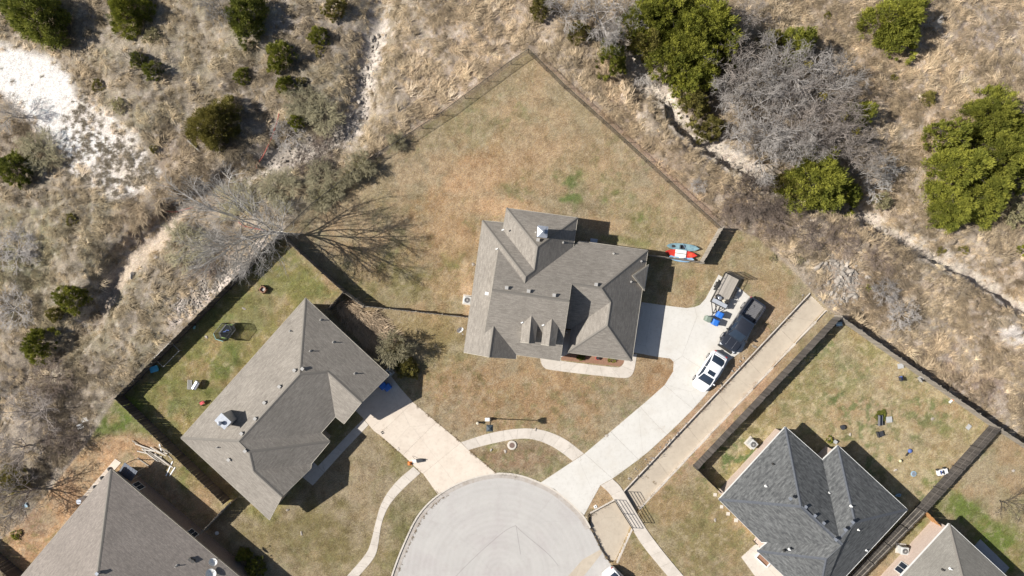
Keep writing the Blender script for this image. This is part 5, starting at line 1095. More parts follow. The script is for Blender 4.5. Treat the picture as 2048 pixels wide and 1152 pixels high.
def scatter(name, label, objs, pts, rot, scl, tint, idx_):
    col_ = bpy.data.collections.new(name+'_kinds')
    for i, o in enumerate(objs): o.name = '%s_%d' % (name, i); col_.objects.link(o)
    me = bpy.data.meshes.new(name); me.vertices.add(len(pts)); me.vertices.foreach_set('co', np.asarray(pts, np.float32).ravel())
    for nm, ty, dat, key in (('rot', 'FLOAT_VECTOR', rot, 'vector'), ('scl', 'FLOAT', scl, 'value'), ('itint', 'FLOAT_COLOR', np.concatenate([tint, np.ones((len(pts), 1))], 1), 'color'), ('kid', 'INT', idx_, 'value')):
        at = me.attributes.new(nm, ty, 'POINT'); at.data.foreach_set(key, np.asarray(dat, np.int32 if ty == 'INT' else np.float32).ravel())
    ob = bpy.data.objects.new(name, me); C.objects.link(ob); tag(ob, label, kind='stuff')
    g = bpy.data.node_groups.new(name, 'GeometryNodeTree'); g.interface.new_socket('Geometry', in_out='INPUT', socket_type='NodeSocketGeometry'); g.interface.new_socket('Geometry', in_out='OUTPUT', socket_type='NodeSocketGeometry')
    N = g.nodes; L = g.links; gi = N.new('NodeGroupInput'); go = N.new('NodeGroupOutput'); ci = N.new('GeometryNodeCollectionInfo'); ci.inputs[0].default_value = col_; ci.inputs['Separate Children'].default_value = True; ci.inputs['Reset Children'].default_value = True
    iop = N.new('GeometryNodeInstanceOnPoints'); iop.inputs['Pick Instance'].default_value = True
    def na(nm, ty): x = N.new('GeometryNodeInputNamedAttribute'); x.data_type = ty; x.inputs[0].default_value = nm; return x.outputs[0]
    L.new(gi.outputs[0], iop.inputs['Points']); L.new(ci.outputs[0], iop.inputs['Instance']); L.new(na('kid', 'INT'), iop.inputs['Instance Index']); L.new(na('scl', 'FLOAT'), iop.inputs['Scale'])
    er = N.new('FunctionNodeEulerToRotation'); L.new(na('rot', 'FLOAT_VECTOR'), er.inputs[0]); L.new(er.outputs[0], iop.inputs['Rotation']); L.new(iop.outputs[0], go.inputs[0])
    md = ob.modifiers.new('scatter', 'NODES'); md.node_group = g; return ob
BARE_AREAS = [(LIME, .18), (GRAVEL, .25)]
def sample(n, dens, seed, box=(-57, 57, -34, 34)):
    r = np.random.RandomState(seed); x = r.uniform(box[0], box[1], n); y = r.uniform(box[2], box[3], n); px, py = to_px(x, y)
    k = r.rand(n) < dens(px, py, x, y); x, y, px, py = x[k], y[k], px[k], py[k]
    i = np.clip(np.searchsorted(xs, x)-1, 0, len(xs)-2); j = np.clip(np.searchsorted(ys, y)-1, 0, len(ys)-2); z = Z[j, i]; c_ = col[j, i]
    return x, y, z, px, py, c_, r
WASH = [(758, 50), (735, 110), (722, 210), (690, 262), (640, 290), (600, 305), (545, 318)]
def wilddens(px, py, x, y):
    m_ = (~inpoly(px, py, LOTS)).astype(float); d = dseg(px, py, LOTS, True)/S; m_ *= np.clip((d-.25)/.6, 0, 1)
    core_ = np.clip((215-px-.55*(py-90))/60+.3, 0, 1); lm_ = soft(px, py, LIME, 14); m_ *= 1-lm_*(.88+.12*core_)
    m_ *= np.clip((fbm(x, y, 2.4, 350, 3)-.34)*6, .4, 1)
    m_ *= np.clip((dseg(px, py, CREEK)/S-.75-.5*((px > 1330) & (px < 1580)))/.5, .03, 1); m_ *= 1-.85*soft(px, py, GRAVEL, 10)
    m_ *= np.clip((dseg(px, py, [(350, 425), (300, 490), (250, 525), (225, 560), (190, 640)])-10)/14, 0, 1)
    m_ *= .04+.96*np.clip((dseg(px, py, WASH)/S-.5-1.0*fbm(x, y, 1.8, 370, 2))/.7, 0, 1)
    m_ *= np.clip(1-np.exp(-((px-1685)/32)**2-((py-562)/40)**2)*1.2, 0, 1)
    return m_
tufts = [tuft_mesh('t', 400+i, 42, 1.0, .042, (0, .55, .75), .16, 'straw', 4, .42) for i in range(3)]+[tuft_mesh('t', 410+i, 34, .62, .045, (0, 1.6, .9), .10, 'straw') for i in range(2)]
x, y, z, px, py, c_, r = sample(52000, lambda a, b_, c2, d2_: wilddens(a, b_, c2, d2_)*(.55+.45*((a > 690) & (a < 1500) | (a > 1450))), 5)
ang = (fbm(x, y, 5.5, 91, 2)-.5)*9+r.normal(size=len(x))*.6
lum = c_.mean(1)/.22; base_t = np.clip(c_/c_.mean(1)[:, None], .6, 1.5)**.5*np.array([.95, 1.0, .99])
tint = base_t*(lum[:, None]**.8)*(r.uniform(.55, 1.25, len(x))[:, None])*(1+.5*(fbm(x, y, 1.1, 133, 2)-.5))[:, None]
scatter('dry_grass', 'matted dry straw grass over the scrub land', tufts, np.stack([x, y, z], 1), np.stack([r.normal(size=len(x))*.1, r.normal(size=len(x))*.1, ang], 1), r.uniform(.4, 1.0, len(x))+.35*(r.rand(len(x)) < .12), np.clip(tint, .2, 1.6), np.where(r.rand(len(x)) < .66, r.randint(0, 3, len(x)), r.randint(3, 5, len(x))))
def tus(px, py, x, y):
    core_ = np.clip((235-px-.5*(py-90))/60+.3, 0, 1); return .3*inpoly(px, py, LIME)*(1-.96*core_)*np.clip((fbm(x, y, 1.6, 300, 3)-.3)*3, .1, 1)
x, y, z, px, py, c_, r = sample(16000, tus, 31, (-57, -34, 8, 27))
scatter('tussock', 'small dark tussocks dotted over the white limestone', [tuft_mesh('t', 460+i, 40, .26, .04, (0, 3, .9), .07, 'brush', 2) for i in range(2)], np.stack([x, y, z], 1), np.stack([x*0, x*0, r.rand(len(x))*6.28], 1), r.uniform(.4, 1.5, len(x)), np.tile([.95, .92, .85], (len(x), 1)), r.randint(0, 2, len(x)))
def brushdens(px, py, x, y):
    d = wilddens(px, py, x, y)*np.clip((fbm(x, y, 4, 77, 3)-.46)*5, 0, 1)
    z_ = np.zeros(px.shape)
    for cx, cy, rx, ry in ((430, 330, 260, 150), (120, 820, 150, 170), (1720, 560, 190, 130), (560, 60, 140, 90), (100, 420, 140, 200), (1560, 220, 200, 160), (1420, 330, 90, 90), (1930, 760, 150, 80)):
        z_ = np.maximum(z_, np.clip(1.4-np.hypot((px-cx)/rx, (py-cy)/ry), 0, 1))
    return d*z_*.9
x, y, z, px, py, c_, r = sample(20000, brushdens, 9)
tint = np.clip(c_/c_.mean(1)[:, None], .6, 1.5)**.35*(c_.mean(1)/.2)[:, None]**.7*r.uniform(.6, 1.2, len(x))[:, None]
scatter('dry_brush', 'low tangled leafless brush', [brush_obj('b', 500+i) for i in range(3)], np.stack([x, y, z], 1), np.stack([x*0, x*0, r.rand(len(x))*6.28], 1), r.uniform(.5, 1.5, len(x)), np.clip(tint, .2, 1.6), r.randint(0, 3, len(x)))
# tall straw between the fence and the left house
def strawd(px, py, x, y): return inpoly(px, py, [(700, 600), (728, 622), (762, 628), (800, 690), (776, 715), (735, 690), (690, 640), (672, 612)])*.9
x, y, z, px, py, c_, r = sample(60000, strawd, 12, (-20, -8, -10, 2))
scatter('straw_grass', 'tall flattened straw beside the left house', [tuft_mesh('t', 430+i, 34, .95, .05, (0, .5, .8), .12, 'straw', 4, .4) for i in range(2)], np.stack([x, y, z], 1)[:330], np.stack([x*0, x*0, r.normal(size=len(x))*.5-.9], 1)[:330], r.uniform(.8, 1.35, len(x))[:330], (np.array([[1.05, .98, .88]])*r.uniform(.45, 1.25, (len(x), 1)))[:330], r.randint(0, 2, len(x))[:330])
# short lawn grass: sparse blades catching the light
def lawnd(px, py, x, y):
    m_ = inpoly(px, py, LOTS).astype(float)
    for k in W_FOOT: m_[inpoly(px, py, k)] = 0
    m_[inpoly(px, py, STREET) | inpoly(px, py, CHAN) | inpoly(px, py, CHAN_LOW)] = 0
    for g_ in PAVED: m_[inpoly(px, py, g_)] = 0
    return m_
W_FOOT = [[to_px(W_[k].x, W_[k].y) for k in o] for W_, o in ((W1, ['A', 'B1', 'B2', 'E0', 'F', 'SW', 'MS', 'Ge', 'W0']), (W2, ['T', 'K1', 'K3', 'K7', 'K9', 'K10']), (W3_, ['X0', 'X1', 'X3', 'X2']), (W4, ['T', 'V', 'Wc', 'Cc', 'S1', 'L4', 'L']), (W5, ['X0', 'X1', 'X3', 'X2']))]
PAVED = []
for o in list(C.objects):
    if o.name.startswith(('concrete_panel', 'kerb_stone', 'mulch_layer')):
        n = len(o.data.vertices)//2; PAVED.append([to_px(v.co.x, v.co.y) for v in list(o.data.vertices)[:n]])
lt = [tuft_mesh('t', 450+i, 46, .11, .016, (0, 3, .9), .17, 'straw', 2) for i in range(3)]
x, y, z, px, py, c_, r = sample(52000, lawnd, 15)
tint = c_*np.array([2.1, 2.35, 2.75])*r.uniform(.75, 1.25, len(x))[:, None]
scatter('lawn_grass', 'short patchy lawn blades', lt, np.stack([x, y, z], 1), np.stack([x*0, x*0, r.rand(len(x))*6.28], 1), r.uniform(.6, 1.5, len(x)), np.clip(tint, .1, 1.6), r.randint(0, 3, len(x)))

wl = [(785, 1151), (800, 1118), (818, 1082), (836, 1046), (858, 1018), (884, 996), (905, 984)]; wp = resample(offset_line(smooth_line(KERB), 10.5), [rng.random()**.8*.42 for _ in range(70)])
wp += resample([(1168, 1030), (1180, 1056), (1188, 1070), (1203, 1102), (1222, 1130)], [rng.random() for _ in range(40)])+resample([(1290, 952), (1306, 964), (1316, 973)], [rng.random() for _ in range(6)])
wp += resample([(760, 872), (806, 912), (842, 945), (874, 985)], [rng.random() for _ in range(26)])+resample([(826, 806), (922, 884)], [rng.random() for _ in range(30)])+resample([(937, 901), (992, 946)], [rng.random() for _ in range(30)])
wv = np.array([[*P(q[0]+rng.gauss(0, .8), q[1]+rng.gauss(0, .8))[:2], -.09 if i < 110 else (-.38 if i < 116 else .03)] for i, q in enumerate(wp)])
scatter('joint_weeds', 'dry weeds and silt in the kerb and slab joints', [tuft_mesh('t', 480+i, 30, .10, .03, (0, 3, .9), .08, 'brush', 2) for i in range(2)], wv, np.array([[0, 0, rng.random()*6] for _ in wp]), np.array([rng.uniform(.3, 1.0) for _ in wp]), np.tile([1.1, .95, .75], (len(wp), 1)), np.array([rng.randint(0, 1) for _ in wp]))

# ------------------------------------------------------------------ rocks
def rock_mesh(seed):
    r = np.random.RandomState(seed); bm = bmesh.new(); bmesh.ops.create_icosphere(bm, subdivisions=2, radius=.5)
    cuts = [(rand_unit(1, r)[0], .20+.2*r.rand()) for _ in range(13)]
    for v in bm.verts:
        for n_, d in cuts:
            k = v.co.x*n_[0]+v.co.y*n_[1]+v.co.z*n_[2]
            if k > d: v.co -= Vector(n_)*(k-d)
    me = bpy.data.meshes.new('rock'); bm.to_mesh(me); bm.free(); me.materials.append(MAT['rock']); return me
RK = [rock_mesh(600+i) for i in range(7)]
def rock(px, py, s, label, group):
    p = G(px, py); o = bpy.data.objects.new('rock', rng.choice(RK)); C.objects.link(o); o.location = p+Vector((0, 0, s*.12)); o.scale = (s*rng.uniform(.8, 1.3), s*rng.uniform(.7, 1.1), s*rng.uniform(.4, .7)); o.rotation_euler = (rng.uniform(-.3, .3), rng.uniform(-.3, .3), rng.uniform(0, 6.28)); tag(o, label, 'rock', group)
for i in range(90):
    t = rng.random(); x = 1684+rng.gauss(0, 22); y = 520+t*84+rng.gauss(0, 4)
    if x < 1660 and y > 575: x += 26
    rock(x, y, rng.choice([.25, .35, .4, .5, .6, .75, .95]), 'pale limestone rock in the pile at the end of the drainage channel', 'limestone rocks piled below the channel')
for i in range(80):
    t = rng.random(); q = resample([(752, 60), (735, 110), (720, 205), (700, 240), (672, 265), (640, 290), (600, 305), (545, 318)], [t])[0]
    rock(q[0]+rng.gauss(0, 13), q[1]+rng.gauss(0, 9), rng.choice([.25, .35, .5, .65]), 'pale limestone rock scattered in the rocky wash at upper left', 'limestone rocks of the rocky wash')
for i in range(52):
    q = resample(CREEK[1:12], [rng.random()])[0]; rock(q[0]+rng.gauss(0, 10), q[1]+rng.gauss(0, 10), rng.choice([.3, .4, .6, .9]), 'slab of limestone along the pale creek ledge', 'limestone slabs along the creek')
rock(262, 551, 1.0, 'single large tan boulder beside the dirt path', None); rock(310, 514, .6, 'white rock beside the dirt path', None)
b = MB()
for i in range(2600):
    k = rng.random()
    if k < .35: q = resample([(505, 500), (450, 550), (400, 585), (345, 630)], [rng.random()])[0]; sp = 13
    elif k < .6: q = resample(CREEK[1:13], [rng.random()])[0]; sp = 13
    elif k < .8: q = resample([(735, 110), (720, 205), (672, 265), (600, 305), (545, 318), (430, 372)], [rng.random()])[0]; sp = 16
    elif k < .965: q = (1680, 565); sp = 26
    else: q = resample([(1250, 962), (1420, 812), (1500, 690)], [rng.random()])[0]; q = (q[0]+2, q[1]+3); sp = 5
    p = G(q[0]+rng.gauss(0, sp), q[1]+rng.gauss(0, sp)); s_ = rng.uniform(.05, .17); b.box(p+Vector((0, 0, s_*.2)), (s_*1.4, s_, s_*.8), m=Matrix.Rotation(rng.uniform(0, 6), 3, 'Z')@Matrix.Rotation(rng.uniform(-.6, .6), 3, 'X'))
tag(b.build('rubble', MAT['rock']), 'loose limestone rubble along wash, creek and fence', kind='stuff')
# ------------------------------------------------------------------ vehicles
def ang_img(dx, dy): return math.atan2(-dy, dx)
MAT['paint_white'] = M('white car paint', (.80, .80, .80), (.78, .78, .78), scale=1, rough=.25, coat=1)
MAT['paint_grey'] = M('dark blue grey car paint', (.048, .052, .066), (.044, .048, .06), scale=1, rough=.25, metal=.5, coat=1)
MAT['rubber'] = M('tyre rubber', (.03, .03, .03), scale=9, rough=.9)
MAT['alloy'] = M('alloy', (.5, .5, .52), scale=4, rough=.3, metal=.8)
MAT['lamp'] = M('clear lamp lens', (.7, .72, .75), scale=4, rough=.1)
MAT['red_lens'] = M('red lens', (.4, .02, .02), scale=4, rough=.2)
def interp(tab, x):
    if x <= tab[0][0]: return tab[0][1:]
    for a, b in zip(tab[:-1], tab[1:]):
        if x <= b[0]: t = (x-a[0])/(b[0]-a[0]); t = t*t*(3-2*t) if False else t; return tuple(u+(v-u)*t for u, v in zip(a[1:], b[1:]))
    return tab[-1][1:]
def ring(x, hw, zb, zt, top_in=.1, n=0):
    return [(x, -hw*.93, zb), (x, -hw, zb+(zt-zb)*.35), (x, -hw*.985, zb+(zt-zb)*.75), (x, -hw+top_in*.55, zt-.03), (x, -hw+top_in*1.6, zt), (x, -hw*.4, zt+.03), (x, hw*.4, zt+.03), (x, hw-top_in*1.6, zt), (x, hw-top_in*.55, zt-.03), (x, hw*.985, zb+(zt-zb)*.75), (x, hw, zb+(zt-zb)*.35), (x, hw*.93, zb)]
def wheels(root, xs_, hw, r_, wd=.23):
    for x in xs_:
        for s_ in (-1, 1):
            b = MB(); b.tube((x, s_*(hw-wd), r_), (x, s_*(hw+.01), r_), r_, n=20); wl = b.build('wheel', MAT['rubber'], root)
            b = MB(); b.tube((x, s_*(hw-.03), r_), (x, s_*(hw+.025), r_), r_*.62, n=14); b.build('rim', MAT['alloy'], wl)
def car(loc, rz, label, paint='paint_white', Ln=4.45, sunroof=True):
    t = thing('parked_car', label, 'car', loc, rz); h_ = Ln/2
    hwt = [(-h_, .62), (-h_+.08, .76), (-h_+.35, .88), (-1.0, .92), (.6, .92), (h_-.6, .88), (h_-.25, .78), (h_-.06, .62), (h_, .5)]
    zt = [(-h_, .78), (-h_+.08, .98), (-h_+.4, 1.04), (-.9, 1.02), (.6, .98), (1.0, .96), (h_-.5, .84), (h_-.1, .66), (h_, .55)]
    rings = []
    for i in range(29):
        x = -h_+Ln*i/28; rings.append(ring(x, interp(hwt, x)[0], .22, interp(zt, x)[0], .1))
    b = MB(); b.loft(rings); autosmooth(b.build('body', MAT[paint], t), 55)
    # greenhouse: glass volume with a painted roof on it
    g = [(-h_+.30, .60, 1.0), (-h_+.75, .66, 1.40), (-.9, .68, 1.50), (0, .68, 1.52), (.45, .64, 1.46), (1.25, .70, .98)]
    rings = []
    for i in range(17):
        x = g[0][0]+(g[-1][0]-g[0][0])*i/16; tw, z_ = interp([(k[0], k[1], k[2]) for k in g], x); bw = interp(hwt, x)[0]-.06
        rings.append([(x, -bw, .95), (x, -tw-.02, z_-.05), (x, -tw+.08, z_), (x, 0, z_+.03), (x, tw-.08, z_), (x, tw+.02, z_-.05), (x, bw, .95)])
    b = MB(); b.loft(rings); autosmooth(b.build('windows', MAT['glass'], t), 60)
    rr = []
    for i in range(11):
        x = -1.02+1.5*i/10; tw, z_ = interp([(k[0], k[1], k[2]) for k in g], x); q = .012
        rr.append([(x, -tw-.04, z_-.06+q), (x, -tw+.08, z_+q), (x, 0, z_+.03+q), (x, tw-.08, z_+q), (x, tw+.04, z_-.06+q)])
    b = MB(); b.loft(rr, closed=False); autosmooth(b.build('roof_panel', MAT[paint], t), 60)
    for s_ in (-1, 1):       # pillars
        b = MB(); b.tube((.42, s_*.66, 1.46), (1.28, s_*.80, .97), .045, n=5); b.tube((-1.0, s_*.69, 1.47), (-h_+.28, s_*.72, 1.0), .09, n=5); b.tube((-.25, s_*.71, 1.46), (-.2, s_*.86, 1.0), .03, n=4); b.build('pillar', MAT[paint], t)
        b = MB(); b.box((.95, s_*1.0, 1.02), (.12, .2, .14)); b.build('mirror', MAT[paint], t)
        b = MB(); b.box((h_-.24, s_*.60, .66), (.22, .22, .1), -s_*.5); b.build('headlight', MAT['lamp'], t)
        b = MB(); b.box((-h_+.06, s_*.66, .88), (.08, .2, .12)); b.build('tail_light', MAT['red_lens'], t)
    b = MB(); b.box((-h_+.42, 0, 1.13), (.12, 1.25, .05)); b.build('rear_spoiler', MAT[paint], t)
    if sunroof: b = MB(); b.box((.08, 0, 1.563), (.46, .78, .016)); b.build('sunroof', MAT['glass'], t, bevel=.004)
    wheels(t, (-1.35, 1.35), .90, .33); return t
car(P(1419, 743, .75)*1.0-Vector((0, 0, .72)), ang_img(-40, 64), 'white hatchback with dark glass sunroof parked on the curved driveway')
car(Vector((P(1243, 1170).x, P(1243, 1170).y, -.10)), ang_img(.70, .72), 'white vehicle parked in the street at the bottom edge', Ln=4.8, sunroof=False)
# pickup
tl = P(1484, 651, .9); tk = thing('pickup_truck', 'dark blue grey crew cab pickup with an open ribbed bed', 'truck', (tl.x, tl.y, .03), ang_img(-.568, .823))
Lh = 2.95; hwt = [(-Lh, .94), (-Lh+.15, .98), (-1.9, 1.02), (-.6, .98), (1.4, .98), (2.2, 1.0), (Lh-.35, .96), (Lh-.1, .86), (Lh, .72)]
zt = [(-Lh, 1.18), (.95, 1.2), (1.45, 1.22), (2.4, 1.18), (Lh-.2, 1.08), (Lh, .9)]
rings = [ring(x, interp(hwt, x)[0], .35, interp(zt, x)[0], .09) for x in [-.85+(Lh+.85)*i/18 for i in range(19)]]
b = MB(); b.loft(rings); autosmooth(b.build('body', MAT['paint_grey'], tk), 50)
b = MB()
for s_ in (-1, 1):
    rr = [[(x, s_*interp(hwt, x)[0]*.96, .4), (x, s_*interp(hwt, x)[0], .75), (x, s_*(interp(hwt, x)[0]-.01), 1.16), (x, s_*(interp(hwt, x)[0]-.05), 1.22), (x, s_*(interp(hwt, x)[0]-.17), 1.22), (x, s_*(interp(hwt, x)[0]-.19), .72), (x, s_*(interp(hwt, x)[0]-.19), .4)] for x in [-Lh+(Lh-.8)*i/10 for i in range(11)]]
    if s_ > 0: rr = [r_[::-1] for r_ in rr]
    b.loft(rr)
autosmooth(b.build('bed_side', MAT['paint_grey'], tk), 50)
b = MB(); b.box((-Lh+.05, 0, .85), (.1, 1.78, .72)); b.build('tailgate', MAT['paint_grey'], tk, bevel=.02)
b = MB(); b.box((-1.87, 0, .68), (2.06, 1.6, .06)); fl = b.build('bed_floor', M('bed liner', (.05, .05, .055), scale=6, rough=.6), tk)
for i in range(13): b = MB(); b.box((-1.87, -.66+i*.11, .725), (2.0, .045, .03)); b.build('bed_rib', M('worn bed rib', (.24, .235, .24), scale=6, rough=.6) if i == 0 else bpy.data.materials['worn bed rib'], fl)
for i in range(9): b = MB(); p_ = (rng.uniform(-2.5, -1.2), rng.uniform(-.6, .1), .76); b.box(p_, (rng.uniform(.06, .2), rng.uniform(.04, .12), .05), rng.uniform(0, 3)); b.build('clutter', MAT['galv'] if i % 2 else MAT['dark'], tk)
b = MB(); g = [(-.86, .78, 1.25), (-.72, .74, 1.80), (.2, .74, 1.90), (.85, .72, 1.84), (1.62, .80, 1.22)]; rr = []
for i in range(15):
    x = g[0][0]+(g[-1][0]-g[0][0])*i/14; tw, z_ = interp(g, x); rr.append([(x, -.91, 1.15), (x, -tw-.02, z_-.05), (x, -tw+.08, z_), (x, 0, z_+.02), (x, tw-.08, z_), (x, tw+.02, z_-.05), (x, .91, 1.15)])
b.loft(rr); autosmooth(b.build('windows', MAT['glass'], tk), 60)
b = MB(); rr = []
for i in range(9):
    x = -.74+1.56*i/8; tw, z_ = interp(g, x); q = .014; rr.append([(x, -tw-.04, z_-.07+q), (x, -tw+.08, z_+q), (x, 0, z_+.02+q), (x, tw-.08, z_+q), (x, tw+.04, z_-.07+q)])
b.loft(rr, closed=False); autosmooth(b.build('roof_panel', MAT['paint_grey'], tk), 60)
for s_ in (-1, 1):
    b = MB(); b.tube((.8, s_*.73, 1.83), (1.66, s_*.88, 1.2), .05, n=5); b.tube((-.75, s_*.76, 1.8), (-.84, s_*.9, 1.2), .07, n=5); b.tube((.05, s_*.78, 1.86), (.08, s_*.94, 1.2), .04, n=4); b.build('pillar', MAT['paint_grey'], tk)
    b = MB(); b.box((1.2, s_*1.14, 1.32), (.14, .26, .22)); b.tube((1.2, s_*.95, 1.28), (1.2, s_*1.05, 1.3), .03, n=5); b.build('mirror', MAT['dark'], tk)
    b = MB(); b.box((Lh-.2, s_*.72, .95), (.2, .3, .18), -s_*.45); b.build('headlight', MAT['lamp'], tk)
    b = MB(); b.box((-Lh+.02, s_*.9, .98), (.1, .14, .3)); b.build('tail_light', MAT['red_lens'], tk)
    b = MB(); b.tube((2.0-.55, s_*.97, .82), (2.0, s_*1.05, 1.0), .09, n=6); b.tube((2.0, s_*1.05, 1.0), (2.5, s_*.99, .82), .09, n=6); b.build('fender_flare', MAT['paint_grey'], tk)
    b = MB(); b.box((2.1, s_*.38, 1.225), (1.1, .03, .03)); b.build('hood_crease', MAT['alloy'], tk)
b = MB(); b.box((Lh+.05, 0, .55), (.2, 1.7, .24)); b.box((Lh-.02, .0, .8), (.14, 1.3, .3)); b.build('front_bumper', MAT['dark'], tk, bevel=.04)
b = MB(); b.box((-Lh-.08, 0, .55), (.18, 1.8, .2)); b.build('rear_bumper', MAT['alloy'], tk, bevel=.03)
wheels(tk, (-1.85, 1.95), 1.0, .42, .28)
# utility trailer
tr_ = P(1450, 581, .6); tl_ = thing('utility_trailer', 'black utility trailer with wooden deck and raised mesh ramp', 'trailer', (tr_.x, tr_.y, .03), ang_img(-.457, .89))
for i in range(9): b = MB(); b.box((-.05, -.69+i*.172, .58), (3.2, .16, .04)); b.build('plank', MAT['deck'], tl_)
b = MB()
for s_ in (-1, 1):
    b.box((0, s_*.83, .54), (3.4, .07, .12)); b.tube((-1.68, s_*.86, .95), (1.7, s_*.86, .95), .025, n=5)
    for i in range(6): b.tube((-1.68+i*.675, s_*.86, .55), (-1.68+i*.675, s_*.86, .95), .022, n=5)
    b.tube((1.7, s_*.7, .5), (2.75, 0, .48), .045, n=5)
b.box((1.7, 0, .54), (.07, 1.7, .12)); b.box((-1.68, 0, .54), (.07, 1.7, .12)); b.tube((1.7, 0, .48), (2.95, 0, .48), .05, n=6); b.tube((1.7, -.86, .95), (1.7, .86, .95), .025, n=5); b.tube((2.6, .0, 0), (2.6, 0, .75), .03, n=6)
b.build('frame', MAT['dark'], tl_)
b = MB(); b.box((1.48, 0, .86), (.42, 1.62, .38)); b.build('toolbox', M('light grey box lid', (.40, .42, .45), scale=3, rough=.4), tl_, bevel=.02)
for s_ in (-1, 1):
    b = MB(); b.loft([[(x, s_*.9, z_), (x, s_*1.14, z_), (x, s_*1.14, z_+.02), (x, s_*.9, z_+.02)] for x, z_ in ((-.75, .45), (-.6, .68), (-.35, .78), (.05, .78), (.3, .68), (.45, .45))]); b.build('fender', MAT['dark'], tl_)
wheels(tl_, (-.15,), 1.12, .33, .2)
b = MB(); zr = 1.85; xr = -1.74
for s_ in (-1, 1): b.tube((xr, s_*.82, .55), (xr-.1, s_*.82, zr), .025, n=5)
for i in range(4): b.tube((xr-.1*i/3, -.82, .55+(zr-.55)*i/3), (xr-.1*i/3, .82, .55+(zr-.55)*i/3), .035, n=5)
for i in range(14): b.tube((xr, -.76+i*.117, .55), (xr-.1, -.76+i*.117, zr), .013, n=3)
b.build('ramp_gate', MAT['dark'], tl_)
def rel(o, x, y, z): return o.matrix_world @ Vector((x, y, z))
bpy.context.view_layer.update()
for (x, y, r_, h_, mt, lb) in ((.98, .12, .19, .3, 'galv', 'silver round drum on the trailer deck'), (1.05, -.28+.0, .0, 0, '', ''), (.70, .35, 0, 0, '', '')):
    if r_: p = rel(tl_, x, y-.3, .60); o = MB().lathe((0, 0, 0), [(r_, 0), (r_*1.02, h_*.9), (r_*.8, h_)], 16).build('drum', MAT[mt]); o.location = p; tag(o, lb, 'drum')
p = rel(tl_, 1.08, .38, .60); o = MB().lathe((0, 0, 0), [(.2, 0), (.21, .3), (.17, .36), (.05, .38)], 16).build('bucket', M('cream plastic', (.62, .55, .42), rough=.5)); o.location = p; tag(o, 'cream bucket on the trailer deck behind the toolbox', 'bucket')
p = rel(tl_, .92, -.42, .62); b = MB(); b.lathe((0, 0, 0), [(.21, 0), (.26, .08), (.21, .17)], 18); o = b.build('spare_tyre', MAT['rubber']); o.location = p; tag(o, 'black tyre lying on the trailer deck', 'tyre')
b = MB(); b.tube((0, 0, .1), (0, 0, .185), .11, n=12); b.build('rim', MAT['alloy'], o)
p = rel(tl_, 1.0, .74-.15, .6); b = MB(); b.box((0, 0, .22), (.5, .3, .44), .4); b.tube((-.2, 0, .4), (.3, .1, .62), .03, n=5); o = b.build('generator', MAT['dark'], bevel=.03); o.location = p; tag(o, 'black machine on the trailer deck edge', 'machine')
# wheelie bins
def bin_(px, py, rz, mt, lb, group=None):
    p = P(px, py, 1.0); t = thing('wheelie_bin', lb, 'bin', (p.x, p.y, .03), rz, group)
    b = MB(); b.loft([[(-.24, -.22, .05), (.24, -.22, .05), (.24, .22, .05), (-.24, .22, .05)], [(-.31, -.29, 1.0), (.31, -.29, 1.0), (.31, .29, 1.0), (-.31, .29, 1.0)]]); b.build('body', MAT[mt], t)
    b = MB(); b.loft([[(-.35, -.32, 1.0), (.35, -.32, 1.0), (.35, .32, 1.0), (-.35, .32, 1.0)], [(-.34, -.31, 1.04), (.34, -.31, 1.04), (.34, .31, 1.04), (-.34, .31, 1.04)], [(-.2, -.24, 1.1), (.2, -.24, 1.1), (.2, .24, 1.1), (-.2, .24, 1.1)]]); b.build('lid', MAT[mt], t)
    b = MB(); b.tube((-.38, -.2, .98), (-.38, .2, .98), .02, n=5); b.tube((-.28, -.3, .12), (-.28, .3, .12), .11, n=10); b.build('handle', MAT['black_plastic'], t)
MAT['bin_blue'] = M('blue plastic', (.03, .17, .60), (.025, .14, .5), scale=3, rough=.45); MAT['bin_green'] = M('faded green plastic', (.20, .25, .20), (.16, .2, .16), scale=3, rough=.5)
bin_(1417, 638, 2.8, 'bin_green', 'faded green wheelie bin left of the two blue ones'); bin_(1440, 630, 2.7, 'bin_blue', 'blue wheelie bin nearest the trailer tongue'); bin_(1431, 645, 2.75, 'bin_blue', 'blue wheelie bin below the other blue one')
bin_(766, 772, .7, 'bin_blue', 'blue wheelie bin in the shade by the left garage'); bin_(775, 775, .7, 'bin_blue', 'second blue wheelie bin beside the left garage, right of the other')
# kayaks
def kayak(px, py, rz, mt, lb, Ln=3.3, z0=.05, tilt=0):
    p = P(px, py, .2); t = thing('kayak', lb, 'kayak', (p.x, p.y, z0), rz); st = [(-1, .02), (-.92, .14), (-.75, .27), (-.45, .37), (0, .40), (.45, .37), (.75, .27), (.92, .14), (1, .02)]; rr = []
    for i in range(21):
        u = -1+2*i/20; wd = interp(st, u)[0]; x = u*Ln/2; k = abs(u)**4*.16; rr.append([(x, -wd*.5, k), (x, -wd, .16+k), (x, -wd*.96, .27+k), (x, -wd*.5, .31+k), (x, 0, .325+k), (x, wd*.5, .31+k), (x, wd*.96, .27+k), (x, wd, .16+k), (x, wd*.5, k)])
    b = MB(); b.loft(rr); autosmooth(b.build('hull', MAT[mt], t), 60); return t
MAT['k_teal'] = M('grey teal plastic', (.24, .37, .40), (.13, .22, .26), scale=2.2, rough=.45); MAT['k_red'] = M('red plastic', (.62, .05, .03), (.5, .035, .025), scale=2, rough=.4); MAT['k_blue'] = M('pale blue plastic', (.28, .45, .62), (.2, .34, .5), scale=2, rough=.4)
A1i = ang_img(.99, .10)
t = kayak(1365, 494.5, A1i, 'k_teal', 'grey teal fishing kayak on the grass behind the red one', 3.4)
